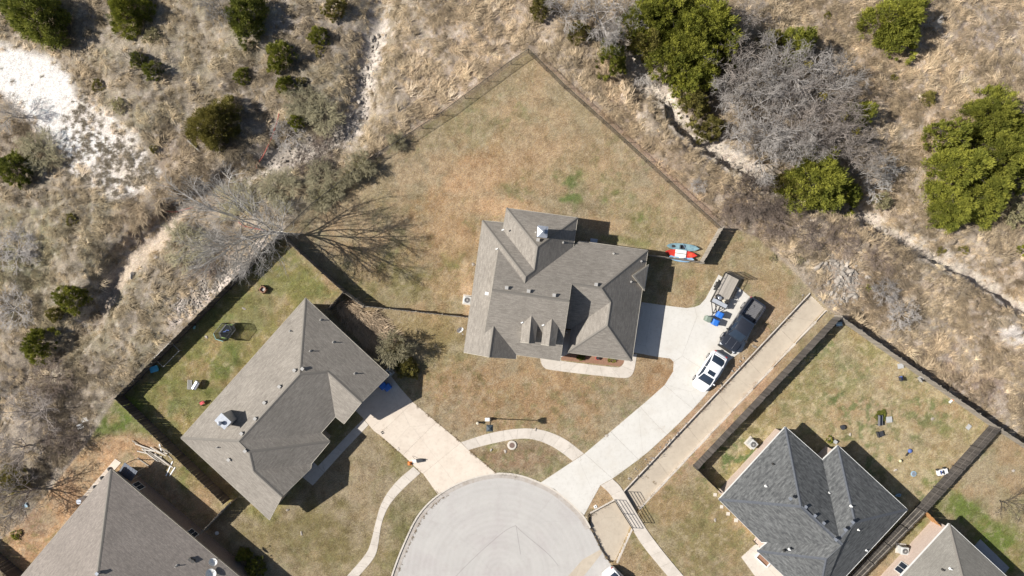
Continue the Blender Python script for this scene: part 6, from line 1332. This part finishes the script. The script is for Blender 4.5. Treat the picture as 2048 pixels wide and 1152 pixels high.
for x, l_, w_ in ((-1.05, .55, .3), (.95, .6, .34)): b = MB(); b.lathe((0, 0, 0), [(.5, 0), (.48, .03), (.1, .035)], 16); o = b.build('hatch', MAT['dark'] if x < 0 else MAT['k_teal'], t); o.location = (x, 0, .325); o.scale = (l_, w_, 1)
b = MB(); b.box((.0, 0, .34), (.5, .42, .06)); b.box((-.32, 0, .45), (.08, .42, .3)); b.build('seat', MAT['black_plastic'], t, bevel=.02)
b = MB(); b.tube((-.1, .42, .36), (.5, -.45, .36), .02, n=5); b.build('paddle', MAT['k_blue'], t)
t = kayak(1361, 507.5, A1i-.03, 'k_red', 'bright red kayak with white seats in the middle', 3.3, .12)
for s_ in (-1, 1): b = MB(); b.box((-.05, s_*.2, .36), (1.15, .36, .1)); b.build('seat', MAT['white'], t, bevel=.03)
b = MB(); b.tube((-.6, 0, .44), (.6, 0, .44), .02, n=5); b.build('strap', MAT['dark'], t)
b = MB(); b.lathe((0, 0, 0), [(.5, 0), (.47, .04), (.1, .05)], 16); o = b.build('hatch', M('orange red plastic', (.7, .11, .05), rough=.4), t); o.location = (1.05, 0, .31); o.scale = (.62, .42, 1)
t = kayak(1362, 516.5, A1i-.02, 'k_blue', 'pale blue kayak squeezed against the fence', 2.6)
b = MB(); b.box((0, 0, .34), (.5, .3, .05)); b.build('seat', MAT['white'], t, bevel=.02)

# ------------------------------------------------------------------ street and yard furniture
p = P(982.5, 837); sl = thing('street_lamp', 'black street lamp standing beside a white utility box', 'street lamp', (p.x, p.y, 0)); hL = 4.95
b = MB(); b.lathe((0, 0, 0), [(.16, 0), (.14, .35), (.08, .5), (.06, .6)], 12); b.build('base', MAT['dark'], sl)
b = MB(); b.tube((0, 0, .5), (0, 0, hL-.4), .055, .042, 10); b.build('pole', MAT['dark'], sl)
b = MB(); b.loft([[(-.13, -.13, hL-.42), (.13, -.13, hL-.42), (.13, .13, hL-.42), (-.13, .13, hL-.42)], [(-.24, -.24, hL), (.24, -.24, hL), (.24, .24, hL), (-.24, .24, hL)]]); ln = b.build('lantern', MAT['glass'], sl); 
b = MB(); b.loft([[(-.33, -.33, hL), (.33, -.33, hL), (.33, .33, hL), (-.33, .33, hL)], [(-.3, -.3, hL+.05), (.3, -.3, hL+.05), (.3, .3, hL+.05), (-.3, .3, hL+.05)], [(-.03, -.03, hL+.27), (.03, -.03, hL+.27), (.03, .03, hL+.27), (-.03, .03, hL+.27)]]); b.build('lantern_cap', M('dark blue grey lamp cap', (.05, .065, .075), rough=.5), sl)
p = P(974.7, 838); t = thing('utility_box', 'white utility box at the foot of the street lamp', 'box', (p.x, p.y, 0)); b = MB(); b.box((0, 0, .13), (.44, .32, .26)); b.build('body', MAT['white'], t, bevel=.015); b = MB(); b.box((0, 0, .275), (.48, .36, .03)); b.build('lid', MAT['white'], t)
p = P(955.5, 844.5); t = thing('marker_post', 'short post with a cream cap left of the street lamp', 'post', (p.x, p.y, 0)); b = MB(); b.tube((0, 0, -.1), (0, 0, .55), .11, n=12); b.build('post', MAT['bin_green'], t); b = MB(); b.lathe((0, 0, .55), [(.15, 0), (.13, .08), (.03, .12)], 14); b.build('cap', M('cream cap', (.62, .56, .44)), t)
p = P(1024, 890); t = thing('manhole', 'round manhole with pale concrete collar in the lawn island', 'manhole', (p.x, p.y, 0)); b = MB(); b.lathe((0, 0, 0), [(.50, -.1), (.49, .10), (.44, .13)], 28); b.build('collar', MAT['conc_edge'], t); b = MB(); b.lathe((0, 0, 0), [(.29, .1), (.28, .15)], 24); b.build('cover', M('rusty iron cover', (.19, .125, .10), (.13, .09, .07), scale=10, rough=.8, bump=.5), t)
p = P(1190.5, 1013); t = thing('meter_box', 'small white meter box on the gravel triangle by the street', 'box', (p.x, p.y, 0), .5); b = MB(); b.box((0, 0, .03), (.32, .3, .08)); b.build('body', MAT['white'], t); b = MB(); b.box((0, 0, .08), (.12, .1, .02)); b.build('lid', MAT['dark'], t)
def ac(px, py, rz, lb, pad=True, s=.8, h=.8):
    p = P(px, py, h*.5); t = thing('air_conditioner', lb, 'air conditioner', (p.x, p.y, 0), rz)
    if pad: b = MB(); b.box((0, 0, .04), (s+.25, s+.25, .1)); b.build('pad', MAT['conc_edge'], t)
    b = MB(); b.box((0, 0, .09+h/2), (s, s, h)); b.build('casing', M('light grey casing', (.5, .5, .48), rough=.5) if 'light grey casing' not in bpy.data.materials else bpy.data.materials['light grey casing'], t, bevel=.06)
    b = MB(); b.lathe((0, 0, h+.09), [(s*.36, -.02), (s*.36, .012), (s*.33, .02)], 22); g_ = b.build('fan_well', MAT['black_plastic'], t)
    b = MB()
    for i in range(8): a = i*math.pi/8; b.tube((-s*.35*math.cos(a), -s*.35*math.sin(a), h+.125), (s*.35*math.cos(a), s*.35*math.sin(a), h+.125), .006, n=3)
    for r_ in (.12, .22, .3): 
        q = [(s*r_*1.15*math.cos(k*.39), s*r_*1.15*math.sin(k*.39), h+.12) for k in range(17)]; b.path(q, .006, 3)
    b.tube((0, 0, h+.1), (0, 0, h+.13), .07, n=10); b.build('grille', MAT['vent'], g_)
ac(935, 600, A1, 'air conditioner at the left wall of the main house'); ac(1503.5, 887, A4r, 'air conditioner beside the pinkish wall of the slate house'); ac(1805, 1099, -.1, 'air conditioner in the strip beside the bottom right brick house')
ac(776, 746, A2r, 'air conditioner poking out behind the right corner of the left house', s=.7)
def dish(px, py, z, lb, r_=.42, az=2.6, pole=1.0):
    p = P(px, py, z+pole); t = thing('satellite_dish', lb, 'satellite dish', (p.x, p.y, z), az)
    b = MB(); b.tube((0, 0, -.2), (0, 0, pole), .03, n=6); b.build('mast', MAT['vent'], t)
    b = MB(); m_ = Matrix.Rotation(-.75, 3, 'Y'); rings = []
    for k, (rr_, d) in enumerate([(1, .16), (.75, .08), (.4, .02), (.02, 0)]): rings.append([tuple(Vector((.1, 0, pole+.1))+m_@Vector((r_*rr_*.9*math.cos(a*.393), r_*rr_*math.sin(a*.393), d-.12))) for a in range(16)])
    b.loft(rings, cap=False); o = b.build('reflector', MAT['white'], t); autosmooth(o, 80)
    b = MB(); b.tube((.1, 0, pole-.1), tuple(Vector((.1, 0, pole+.1))+m_@Vector((-r_*.7, 0, .5))), .015, n=4); b.box(tuple(Vector((.1, 0, pole+.1))+m_@Vector((-r_*.7, 0, .5))), (.1, .1, .12)); b.build('receiver_arm', MAT['vent'], t)
dish(921, 661, 0, 'white satellite dish on a pole in the lawn left of the main house', .38, 2.2, 1.3)
dish(428, 1122, 2.95, 'upper of two white satellite dishes on the lower left roof', .42, -2.2, .5); dish(424, 1145, 3.1, 'lower and larger white satellite dish on the lower left roof', .52, -2.2, .6)
p = P(450, 1122, 1.2); b = MB(); b.box((0, 0, 1.1), (.5, .3, .6), -.7); b.box((.45, -.2, 1.0), (.3, .25, .4), -.7); o = b.build('meter_cabinet', M('blue grey cabinet', (.25, .33, .42), rough=.5)); o.location = (p.x, p.y, 0); tag(o, 'blue grey electric meter cabinet on the lower left house wall', 'cabinet')

def simple(name, lb, cat, px, py, z=0, rz=0, parts=(), zview=.3):
    p = P(px, py, zview); t = thing(name, lb, cat, (p.x, p.y, z), rz)
    for nm, mt, f in parts:
        b = MB(); f(b); b.build(nm, MAT[mt] if mt in MAT else bpy.data.materials[mt], t, bevel=.0)
    return t
MAT['black_net'] = M('black net', (.02, .025, .025), rough=.9); MAT['lime'] = M('lime green padding', (.38, .52, .14), rough=.5); MAT['aqua'] = M('pale aqua trim', (.3, .55, .52), rough=.5)
MAT['blue_toy'] = M('blue toy plastic', (.10, .16, .42), rough=.5); MAT['red_toy'] = M('red toy plastic', (.55, .04, .05), rough=.5); MAT['pale_blue'] = M('pale blue plastic lid', (.28, .42, .52), rough=.5); MAT['turq'] = M('turquoise plastic', (.08, .42, .60), rough=.5)
MAT['grey_plas'] = M('grey plastic', (.16, .16, .175), rough=.5); MAT['orange'] = M('orange plastic', (.65, .2, .04), rough=.5); MAT['slab_grey'] = M('grey paving slab', (.42, .42, .41), scale=5, rough=.9)
# trampoline with enclosure, elongated hexagon
p = P(452.5, 663, .9); t = thing('trampoline', 'small hexagonal trampoline with black net and lime green trim', 'trampoline', (p.x, p.y, 0), ang_img(.62, -.78))
hexa = [(-1.0, .1), (-.72, .62), (.62, .62), (.98, .0), (.7, -.6), (-.7, -.62)]
b = MB(); b.prism([(x*.82, y*.82) for x, y in hexa], .55, .57); b.build('bed', MAT['black_net'], t)
for i in range(6):
    a_, c_ = hexa[i], hexa[(i+1) % 6]; b = MB(); b.add([(a_[0], a_[1], .6), (c_[0], c_[1], .6), (c_[0]*.8, c_[1]*.8, .61), (a_[0]*.8, a_[1]*.8, .61)], [(0, 1, 2, 3)]); b.build('pad', MAT['lime' if i in (2, 5) else 'black_plastic'], t)
    b = MB(); b.tube((a_[0], a_[1], 0), (a_[0]*1.02, a_[1]*1.02, 1.75), .025, n=6); b.build('pole', MAT['aqua' if i in (0, 3) else 'dark'], t)
    b = MB(); b.tube((a_[0]*1.02, a_[1]*1.02, 1.75), (c_[0]*1.02, c_[1]*1.02, 1.75), .03, n=5); b.build('top_rail', MAT['aqua' if i in (0, 5) else 'dark'], t)
    b = MB(); A_ = Vector((*a_, 0)); B_ = Vector((*c_, 0))
    for k in range(14): q = A_.lerp(B_, k/14); b.tube((q.x, q.y, .6), (q.x, q.y, 1.75), .011, n=3, cap=False)
    for k in range(9): b.tube((A_.x, A_.y, .65+k*.12), (B_.x, B_.y, .65+k*.12), .006, n=3, cap=False)
    b.build('net', MAT['black_net'], t)
b = MB(); b.path([(-.3, .3, .62), (-.1, .1, .64), (.05, .15, .63), (.2, -.1, .64)], .05, 6); b.build('toy_rope', MAT['blue_toy'], t)
simple('fire_pit', 'small square brown brick fire pit in the trampoline yard', 'fire pit', 525, 579, 0, -.6, [('ring_wall', 'mulch', lambda b: [b.box((x, y, .25), (sx, sy, .5)) for x, y, sx, sy in ((-.28, 0, .12, .68), (.28, 0, .12, .68), (0, .28, .68, .12), (0, -.28, .68, .12))]), ('ash_bowl', 'vent', lambda b: b.lathe((0, 0, .1), [(.22, 0), (.2, .2)], 14))], .5)
simple('barbecue', 'rounded grey barbecue barrel lying on the left lawn', 'barbecue', 392, 770, 0, ang_img(.5, -.85), [('barrel', 'galv', lambda b: b.tube((-.45, 0, .5), (.45, 0, .5), .28, n=16)), ('lid', 'grey_plas', lambda b: b.box((0, -.15, .62), (.8, .3, .2))), ('stand', 'dark', lambda b: [b.tube((x, y, 0), (x, y*.6, .5), .025, n=5) for x in (-.35, .35) for y in (-.25, .25)])], .5)
simple('grating', 'pale slatted panel leaning beside the barbecue', 'panel', 377, 770, 0, 1.5, [('slat', 'vent', lambda b: b.box((0, -.2+i_*.13, .06), (1.0, .05, .03)) if False else [b.box((0, -.2+k*.13, .06), (1.0, .06, .04)) for k in range(4)])])
simple('tricycle', 'red tricycle at the edge of the left roof', 'tricycle', 404, 806, 0, .5, [('seat', 'red_toy', lambda b: b.box((0, 0, .35), (.45, .3, .12))), ('front_fork', 'red_toy', lambda b: b.tube((.3, 0, .25), (.2, 0, .6), .03, n=5)), ('wheel', 'rubber', lambda b: b.tube((.32, -.04, .2), (.32, .04, .2), .2, n=14)), ('wheel', 'rubber', lambda b: b.tube((-.25, -.22, .14), (-.25, -.17, .14), .14, n=12)), ('wheel', 'rubber', lambda b: b.tube((-.25, .17, .14), (-.25, .22, .14), .14, n=12)), ('handlebar', 'dark', lambda b: b.tube((.2, -.22, .6), (.2, .22, .6), .02, n=5))], .4)
simple('toy_tub', 'turquoise tub in the corner shade of the trampoline yard', 'tub', 309, 738, 0, .3, [('tub', 'turq', lambda b: b.loft([[(-.3, -.22, 0), (.3, -.22, 0), (.3, .22, 0), (-.3, .22, 0)], [(-.38, -.28, .4), (.38, -.28, .4), (.38, .28, .4), (-.38, .28, .4)]])), ('rim', 'turq', lambda b: b.box((0, 0, .42), (.82, .62, .05)))])
simple('goal_frame', 'grey pipe goal frame with black net lying in the fence shade', 'goal', 334, 708, 0, ang_img(.70, -.70), [('frame', 'vent', lambda b: b.path([(-1.2, -.7, .6), (1.2, -.7, .6), (1.2, .6, .6), (-1.2, .6, .6), (-1.2, -.7, .6)], .035, 6)), ('net', 'black_net', lambda b: [b.tube((-1.2+k*.1, -.7, .6), (-1.2+k*.1, .6, .3), .008, n=3) for k in range(24)]), ('leg', 'vent', lambda b: [b.tube((x, y, 0), (x, y, .6), .03, n=5) for x in (-1.2, 1.2) for y in (-.7, .6)])], .5)
for x, y, l in ((388, 655, 'aqua toy lying nearest the middle of the fence shade'), (404, 630, 'small pale toy in the fence shade above the aqua one')): simple('toy', l, 'toy', x, y, 0, 1.1, [('body', 'aqua', lambda b: b.box((0, 0, .15), (.35, .14, .25))), ('wheel', 'rubber', lambda b: b.tube((.1, -.1, .08), (.1, .1, .08), .08, n=8))])
# ride-on and scooter at the left driveway edge
t = simple('scooter', 'white child scooter lying at the driveway edge with a dark basket', 'scooter', 835, 922, 0, .1, [('deck', 'white', lambda b: b.box((-.35, 0, .12), (.4, .3, .12))), ('basket', 'black_plastic', lambda b: b.loft([[(.0, -.15, .05), (.5, -.12, .05), (.5, .12, .05), (0, .15, .05)], [(-.05, -.2, .3), (.55, -.16, .3), (.55, .16, .3), (-.05, .2, .3)]])), ('handlebar', 'dark', lambda b: b.path([(-.5, .55, .1), (-.25, .25, .35), (.1, .2, .3), (.7, .1, .2)], .018, 5)), ('wheel', 'rubber', lambda b: b.tube((.75, -.03, .12), (.75, .03, .12), .13, n=12)), ('wheel', 'rubber', lambda b: b.tube((-.5, -.1, .1), (-.5, -.05, .1), .1, n=12))])
simple('toy_cone', 'small orange toy beside the white scooter', 'toy', 819, 928, 0, 0, [('body', 'orange', lambda b: b.lathe((0, 0, 0), [(.2, 0), (.16, .1), (.1, .3), (.02, .34)], 10)), ('base', 'orange', lambda b: b.box((0, 0, .02), (.45, .4, .05)))])
for x, y, l in ((764, 866, 'pair of dark sandals by the driveway corner'), (795, 899, 'round valve stone on the driveway edge')): simple('sandal' if 'sandal' in l else 'valve_stone', l, 'shoes' if 'sandal' in l else 'stone', x, y, .03, .5, [('sole', 'dark' if 'sandal' in l else 'conc_edge', lambda b: [b.box((0, s_*.09, .02), (.27, .1, .05)) for s_ in (-1, 1)])])
# right back yard
simple('garden_chair', 'purple black folding chair on the right lawn', 'chair', 1802, 757, 0, .3, [('seat', 'blue_toy', lambda b: b.box((0, 0, .42), (.4, .42, .05))), ('backrest', 'black_plastic', lambda b: b.box((-.2, 0, .7), (.05, .42, .5))), ('leg', 'dark', lambda b: [b.tube((x, y, 0), (-x, y, .42), .015, n=4) for x in (-.22, .22) for y in (-.22, .22)])], .5)
def square(px, py, rz, s1, s2, h, mt, nm, lb, cat): simple(nm, lb, cat, px, py, 0, rz, [('top', mt, lambda b: b.box((0, 0, h), (s1, s2, .05))), ('base', mt, lambda b: b.box((0, 0, h/2), (s1*.8, s2*.8, h)))], h)
square(1801, 732, .15, .62, .52, .12, 'slab_grey', 'paving_slab', 'light square slab near the grey fence', 'slab'); square(1778, 839, .1, .62, .62, .12, 'slab_grey', 'paving_slab', 'light square slab beside the dark slatted bench', 'slab')
square(1937, 854, .9, .55, .42, .1, 'slab_grey', 'paving_slab', 'grey slab near the far right fence corner', 'slab'); square(1671, 884, -.6, .35, .35, .3, 'slab_grey', 'storage_box', 'grey box behind the slate roof notch', 'box')
simple('garden_bench', 'dark slatted bench on the right lawn', 'bench', 1761, 841, 0, 1.55, [('seat', 'grey_plas', lambda b: [b.box((0, -.22+k*.11, .42), (1.1, .09, .035)) for k in range(3)]), ('backrest', 'grey_plas', lambda b: b.box((0, .22, .62), (1.1, .05, .35))), ('leg', 'dark', lambda b: [b.box((x, 0, .2), (.06, .45, .4)) for x in (-.5, .5)])], .5)
simple('garden_chair', 'black chair lying on its back below the slatted bench', 'chair', 1762, 868, 0, .3, [('seat', 'black_plastic', lambda b: b.box((0, 0, .25), (.55, .55, .06))), ('backrest', 'black_plastic', lambda b: b.box((-.3, 0, .2), (.08, .6, .4))), ('leg', 'dark', lambda b: [b.tube((x, y, .25), (x+.3, y, .3), .02, n=4) for x in (.2,) for y in (-.25, .25)])])
simple('planter', 'small round dark planter on the right lawn', 'planter', 1686, 855, 0, 0, [('pot', 'black_plastic', lambda b: b.lathe((0, 0, 0), [(.2, 0), (.26, .3), (.24, .33)], 14)), ('soil', 'grey_plas', lambda b: b.lathe((0, 0, .2), [(.2, 0), (.2, .12)], 12))])
simple('toy', 'blue toy with a dark handle on the right lawn', 'toy', 1820, 905, 0, ang_img(-.6, .75), [('body', 'blue_toy', lambda b: b.lathe((-.15, 0, .08), [(.22, 0), (.2, .1), (.05, .16)], 10)), ('handle', 'dark', lambda b: b.box((.3, 0, .08), (.4, .12, .1)))])
o = MB().lathe((0, 0, 0), [(.02, 0), (.13, .05), (.17, .15), (.13, .26), (.04, .3)], 14).build('ball', M('cream ball', (.68, .58, .36), rough=.5)); p = P(1799, 921); o.location = p; autosmooth(o, 80); tag(o, 'cream ball on the right lawn', 'ball')
simple('round_cover', 'pale blue round utility cover in the right lawn', 'cover', 1830, 949, 0, 0, [('rim', 'pale_blue', lambda b: b.lathe((0, 0, 0), [(.30, -.05), (.30, .04), (.27, .05)], 20)), ('lid', 'galv', lambda b: b.lathe((0, 0, .02), [(.24, 0), (.2, .05)], 18))])
t = simple('toy_car', 'white ride on toy car against the far right fence', 'toy car', 1884, 944, 0, ang_img(.95, -.25), [('body', 'white', lambda b: (b.box((.3, 0, .25), (.55, .5, .22)), b.box((-.4, 0, .28), (.25, .5, .3)), b.box((0, .25, .3), (.6, .08, .2)), b.box((0, -.25, .3), (.6, .08, .2)))), ('seat', 'blue_toy', lambda b: b.box((-.1, 0, .2), (.4, .36, .12))), ('windscreen', 'glass', lambda b: b.box((.05, 0, .45), (.04, .42, .15))), ('steering_wheel', 'dark', lambda b: b.lathe((-.05, 0, .42), [(.1, 0), (.1, .02)], 10))]+[('wheel', 'rubber', (lambda x, y: (lambda b: b.tube((x, y-.05, .14), (x, y+.05, .14), .15, n=12)))(x, y)) for x in (-.35, .38) for y in (-.32, .32)])
simple('toy_swing', 'light blue toy in the shade of the slate roof', 'toy', 1798, 991, 0, .2, [('body', 'pale_blue', lambda b: b.path([(-.3, 0, .15), (0, .15, .25), (.3, 0, .1), (.1, -.15, .2), (-.3, 0, .15)], .06, 6)), ('base', 'pale_blue', lambda b: b.box((.05, 0, .04), (.4, .2, .06)))])
simple('patio_chair', 'grey metal patio chair against the grey fence', 'chair', 1842, 757, 0, .6, [('seat', 'vent', lambda b: b.box((0, 0, .42), (.5, .5, .05))), ('backrest', 'vent', lambda b: b.box((-.25, 0, .65), (.06, .5, .45))), ('leg', 'dark', lambda b: [b.tube((x, y, 0), (x, y, .42), .02, n=4) for x in (-.22, .22) for y in (-.22, .22)])], .5)
simple('storage_box', 'grey box tucked in the top corner of the right yard', 'box', 1677, 648, 0, .1, [('body', 'grey_plas', lambda b: b.box((0, 0, .2), (.6, .4, .4))), ('lid', 'pale_blue', lambda b: b.box((0, 0, .42), (.64, .44, .05)))])
simple('toy_dog', 'orange and white toy by the grey fence', 'toy', 1905, 801, 0, .8, [('body', 'white', lambda b: b.box((-.15, 0, .15), (.4, .15, .2))), ('head', 'orange', lambda b: b.box((.15, 0, .25), (.2, .18, .2)))])
for x, y, s_, l in ((1430, 989, .34, 'lowest of the stepping slabs at the slate house corner'), (1443, 1013, .34, 'second stepping slab'), (1456, 1027, .36, 'third stepping slab'), (1472, 1040, .4, 'topmost white garden stone of the stepping slabs')):
    o = MB().box((0, 0, .03), (s_, s_, .08)).build('stepping_slab', MAT['conc_edge']); o.location = P(x, y); o.rotation_euler[2] = -.1
    tag(o, {1430: 'stepping slab right below the fence return of the slate house', 1443: 'stepping slab left of the slate eave, second from the fence', 1456: 'stepping slab under the slate eave, third from the fence', 1472: 'largest stepping slab, farthest from the fence return'}[x], 'slab')
# lower left: planks, boards, lean-to, litter
for i in range(17):
    a = R_(rng.gauss(-25, 11)); cx = 312+rng.gauss(0, 15); cy = 908+rng.gauss(0, 10); L_ = rng.uniform(1.2, 2.9)
    b = MB(); b.box((0, 0, 0), (L_, .11, .035)); o = b.build('board', MAT['conc_edge' if i % 3 else 'wood_light']); p = P(cx, cy); o.location = (p.x, p.y, .04+i*.012); o.rotation_euler = (0, 0, a); tag(o, 'pale loose board in the heap by the picket fence', 'board', 'loose boards heaped near the lower left house')
for x, y, a, l in ((339, 937, 1.15, 'lone pale board lying right of the heap'), (345, 943, 1.0, 'shorter pale board beside the lone one'), (322, 898, -1.3, 'greenish board standing at the heap end')):
    o = MB().box((0, 0, .03), (1.7 if x == 339 else 1.1, .12, .04)).build('board', MAT['white']); o.location = P(x, y); o.rotation_euler[2] = a; tag(o, l, 'board')
p = P(256, 944, 1.9); t = thing('lean_to', 'dark blue grey metal lean-to roof at the top corner of the lower left house', 'lean-to', (p.x, p.y, 0), ang_img(.8, .55))
MAT['tin'] = M('blue grey corrugated metal', (.12, .135, .165), (.09, .1, .125), scale=3, rough=.5, metal=.3)
for i in range(9): b = MB(); b.box((-.72+i*.18, 0, 1.9+.02*(i % 2)), (.17, 1.35, .02), m=Matrix.Rotation(.12, 3, 'X')); b.build('roof_sheet', MAT['tin'], t)
for x in (-.7, .7):
    for y in (-.55, .55): b = MB(); b.tube((x, y, 0), (x, y, 1.88), .04, n=6); b.build('post', MAT['wood_light'], t)
for x, y, l in ((169, 839, 'white plastic sheet at the scrub edge, the upper one'), (160, 853, 'white plastic sheet at the scrub edge, the lower one')):
    o = MB().box((0, 0, .12), (.7, .5, .04), m=Matrix.Rotation(.3, 3, 'Z')@Matrix.Rotation(.15, 3, 'X')).build('sheet', MAT['white']); o.location = G(x, y); tag(o, l, 'sheet')
for x, y, a, s_, l in ((46, 505, .1, .75, 'left stack of weathered pale boards in the left scrub'), (58, 507, 1.5, .7, 'right stack of weathered pale boards in the left scrub')):
    t = thing('pallet', l, 'pallet', G(x, y), a)
    for k in range(5): b = MB(); b.box((0, -.3+k*.15, .22), (s_, .1, .03)); b.build('slat', MAT['wood_light'], t)
    b = MB(); b.box((-s_*.4, 0, .15), (.08, .7, .1)); b.box((s_*.4, 0, .15), (.08, .7, .1)); b.build('bearer', MAT['wood_grey'], t)
simple('water_barrel', 'white barrel at the left wall of the lower left house', 'barrel', 164, 1000, 0, 0, [('barrel', 'white', lambda b: b.lathe((0, 0, 0), [(.28, 0), (.31, .35), (.28, .8)], 16)), ('lid', 'galv', lambda b: b.lathe((0, 0, .8), [(.29, 0), (.27, .04)], 14))])
for x, y, l in ((217, 939, 'dark shoe like bundle at the top of the patio strip'), (202, 957, 'dark bundle second along the patio strip'), (188, 975, 'dark bundle third along the patio strip')): simple('bundle', l, 'bundle', x, y, .05, .8, [('sack', 'black_plastic', lambda b: b.lathe((0, 0, 0), [(.2, 0), (.22, .12), (.1, .25)], 9)), ('tie', 'dark', lambda b: b.box((0, 0, .27), (.08, .06, .06)))])
simple('tarp', 'pale blue tarpaulin scrap in the shaded dirt yard', 'tarp', 45, 1012, .02, .2, [('sheet', 'pale_blue', lambda b: b.box((0, 0, .04), (.7, .5, .03))), ('fold', 'pale_blue', lambda b: b.box((.1, .1, .08), (.4, .2, .05)))])
o = MB().lathe((0, 0, 0), [(.21, 0), (.2, .05), (.05, .07)], 16).build('valve_cover', MAT['white']); o.location = P(434, 1066); tag(o, 'white round cover in the shaded lawn corner', 'cover')
# fallen pole, red pipes, stump circle
a, c_ = G(377, 281), G(472, 372); b = MB(); b.tube((0, 0, .35), c_-a+Vector((0, 0, .25)), .11, .08, 8); o = b.build('fallen_pole', M('grey weathered pole', (.30, .27, .23), (.2, .18, .15), scale=3, rough=1)); o.location = a; tag(o, 'long grey pole lying across the scrub', 'pole')
MAT['red_pipe'] = M('faded red pipe', (.42, .12, .085), (.32, .1, .08), scale=4, rough=.7)
for pts, l in (([(560, 228), (553, 255), (540, 285), (522, 315), (506, 333)], 'faded red pipe curving beside the bright juniper'), ([(320, 420), (340, 422), (356, 418), (378, 413)], 'short faded red pipe near the dirt path bend'), ([(478, 443), (486, 452), (500, 455), (540, 463)], 'faded red pipe under the tall bare tree')):
    q = [G(*k) for k in smooth_line(pts)]; b = MB(); b.path([k-q[0]+Vector((0, 0, .22)) for k in q], .05, 6); o = b.build('pipe', MAT['red_pipe']); o.location = q[0]; tag(o, l, 'pipe')
for x, y, l in ((946, 528, 'round tan stone in the lawn left of the main house'), (1071, 858, 'round pale stone in the front lawn'), (1213, 871, 'small pale stone at the driveway edge of the front lawn'), (488, 617, 'small pale stone in the trampoline yard'), (414, 674, 'tiny pale stone between trampoline and fence'), (603, 1066, 'pale stone in the left front lawn'), (575, 840+180, 'dark little stone in the left front lawn'), (1865, 837, 'round cream stone in the right back yard'), (1700, 868, 'flat pale stone beside the dark planter'), (1790, 940, 'flat tan stone in the right yard'), (2026, 941, 'tan stone in the far right lawn'), (1430, 1040, 'pale stone in the lawn below the slate house corner'), (983, 899, 'pale rock left of the manhole'), (1011, 903, 'tan rock just left of the manhole collar')):
    o = bpy.data.objects.new('stone', rng.choice(RK)); C.objects.link(o); o.location = G(x, y)+Vector((0, 0, .03)); o.scale = (.5, .42, .18); o.rotation_euler[2] = rng.random()*6; tag(o, l, 'stone')
simple('raised_bed', 'pale framed flower bed at the slate house entrance', 'flower bed', 1527, 1121, 0, A4r, [('frame', 'white', lambda b: [b.box(c_, d_) for c_, d_ in (((0, -.3, .12), (1.6, .1, .26)), ((0, .3, .12), (1.6, .1, .26)), ((-.78, 0, .12), (.1, .5, .26)), ((.78, 0, .12), (.1, .5, .26)))]), ('soil', 'mulch', lambda b: b.box((0, 0, .05), (1.5, .5, .1)))])
simple('porch_chair', 'dark chair beside the white eave of the slate house', 'chair', 1515, 1084, 0, A4r, [('seat', 'dark', lambda b: b.box((0, 0, .42), (.5, .5, .06))), ('backrest', 'dark', lambda b: b.box((0, .25, .7), (.5, .06, .5))), ('leg', 'dark', lambda b: [b.box((x, y, .2), (.05, .05, .42)) for x in (-.22, .22) for y in (-.22, .22)])], .5)
simple('patio_sofa', 'blue grey sofa in the roof notch of the slate house', 'sofa', 1660, 914, 0, A4r+1.57, [('seat', 'pale_blue', lambda b: b.box((0, 0, .3), (1.7, .7, .3))), ('backrest', 'slab_grey', lambda b: b.box((0, .35, .55), (1.7, .18, .5))), ('armrest', 'slab_grey', lambda b: [b.box((x, 0, .45), (.16, .7, .4)) for x in (-.85, .85)])], .3)
# porch details
for x, y, l in ((1195, 716, 'red flower pot in the mulch bed'),): simple('flower_pot', l, 'flower pot', x, y, 0, 0, [('pot', 'red_toy', lambda b: b.lathe((0, 0, 0), [(.16, 0), (.22, .35), (.2, .38)], 14)), ('soil', 'dark', lambda b: b.lathe((0, 0, .3), [(.18, 0), (.18, .1)], 12))])
simple('meter_box', 'pale meter box on the back wall below the wing', 'box', 1187, 482, 0, A1, [('body', 'vent', lambda b: b.box((0, 0, .3), (.7, .4, .6))), ('lid', 'galv', lambda b: b.box((0, 0, .62), (.74, .44, .05)))])
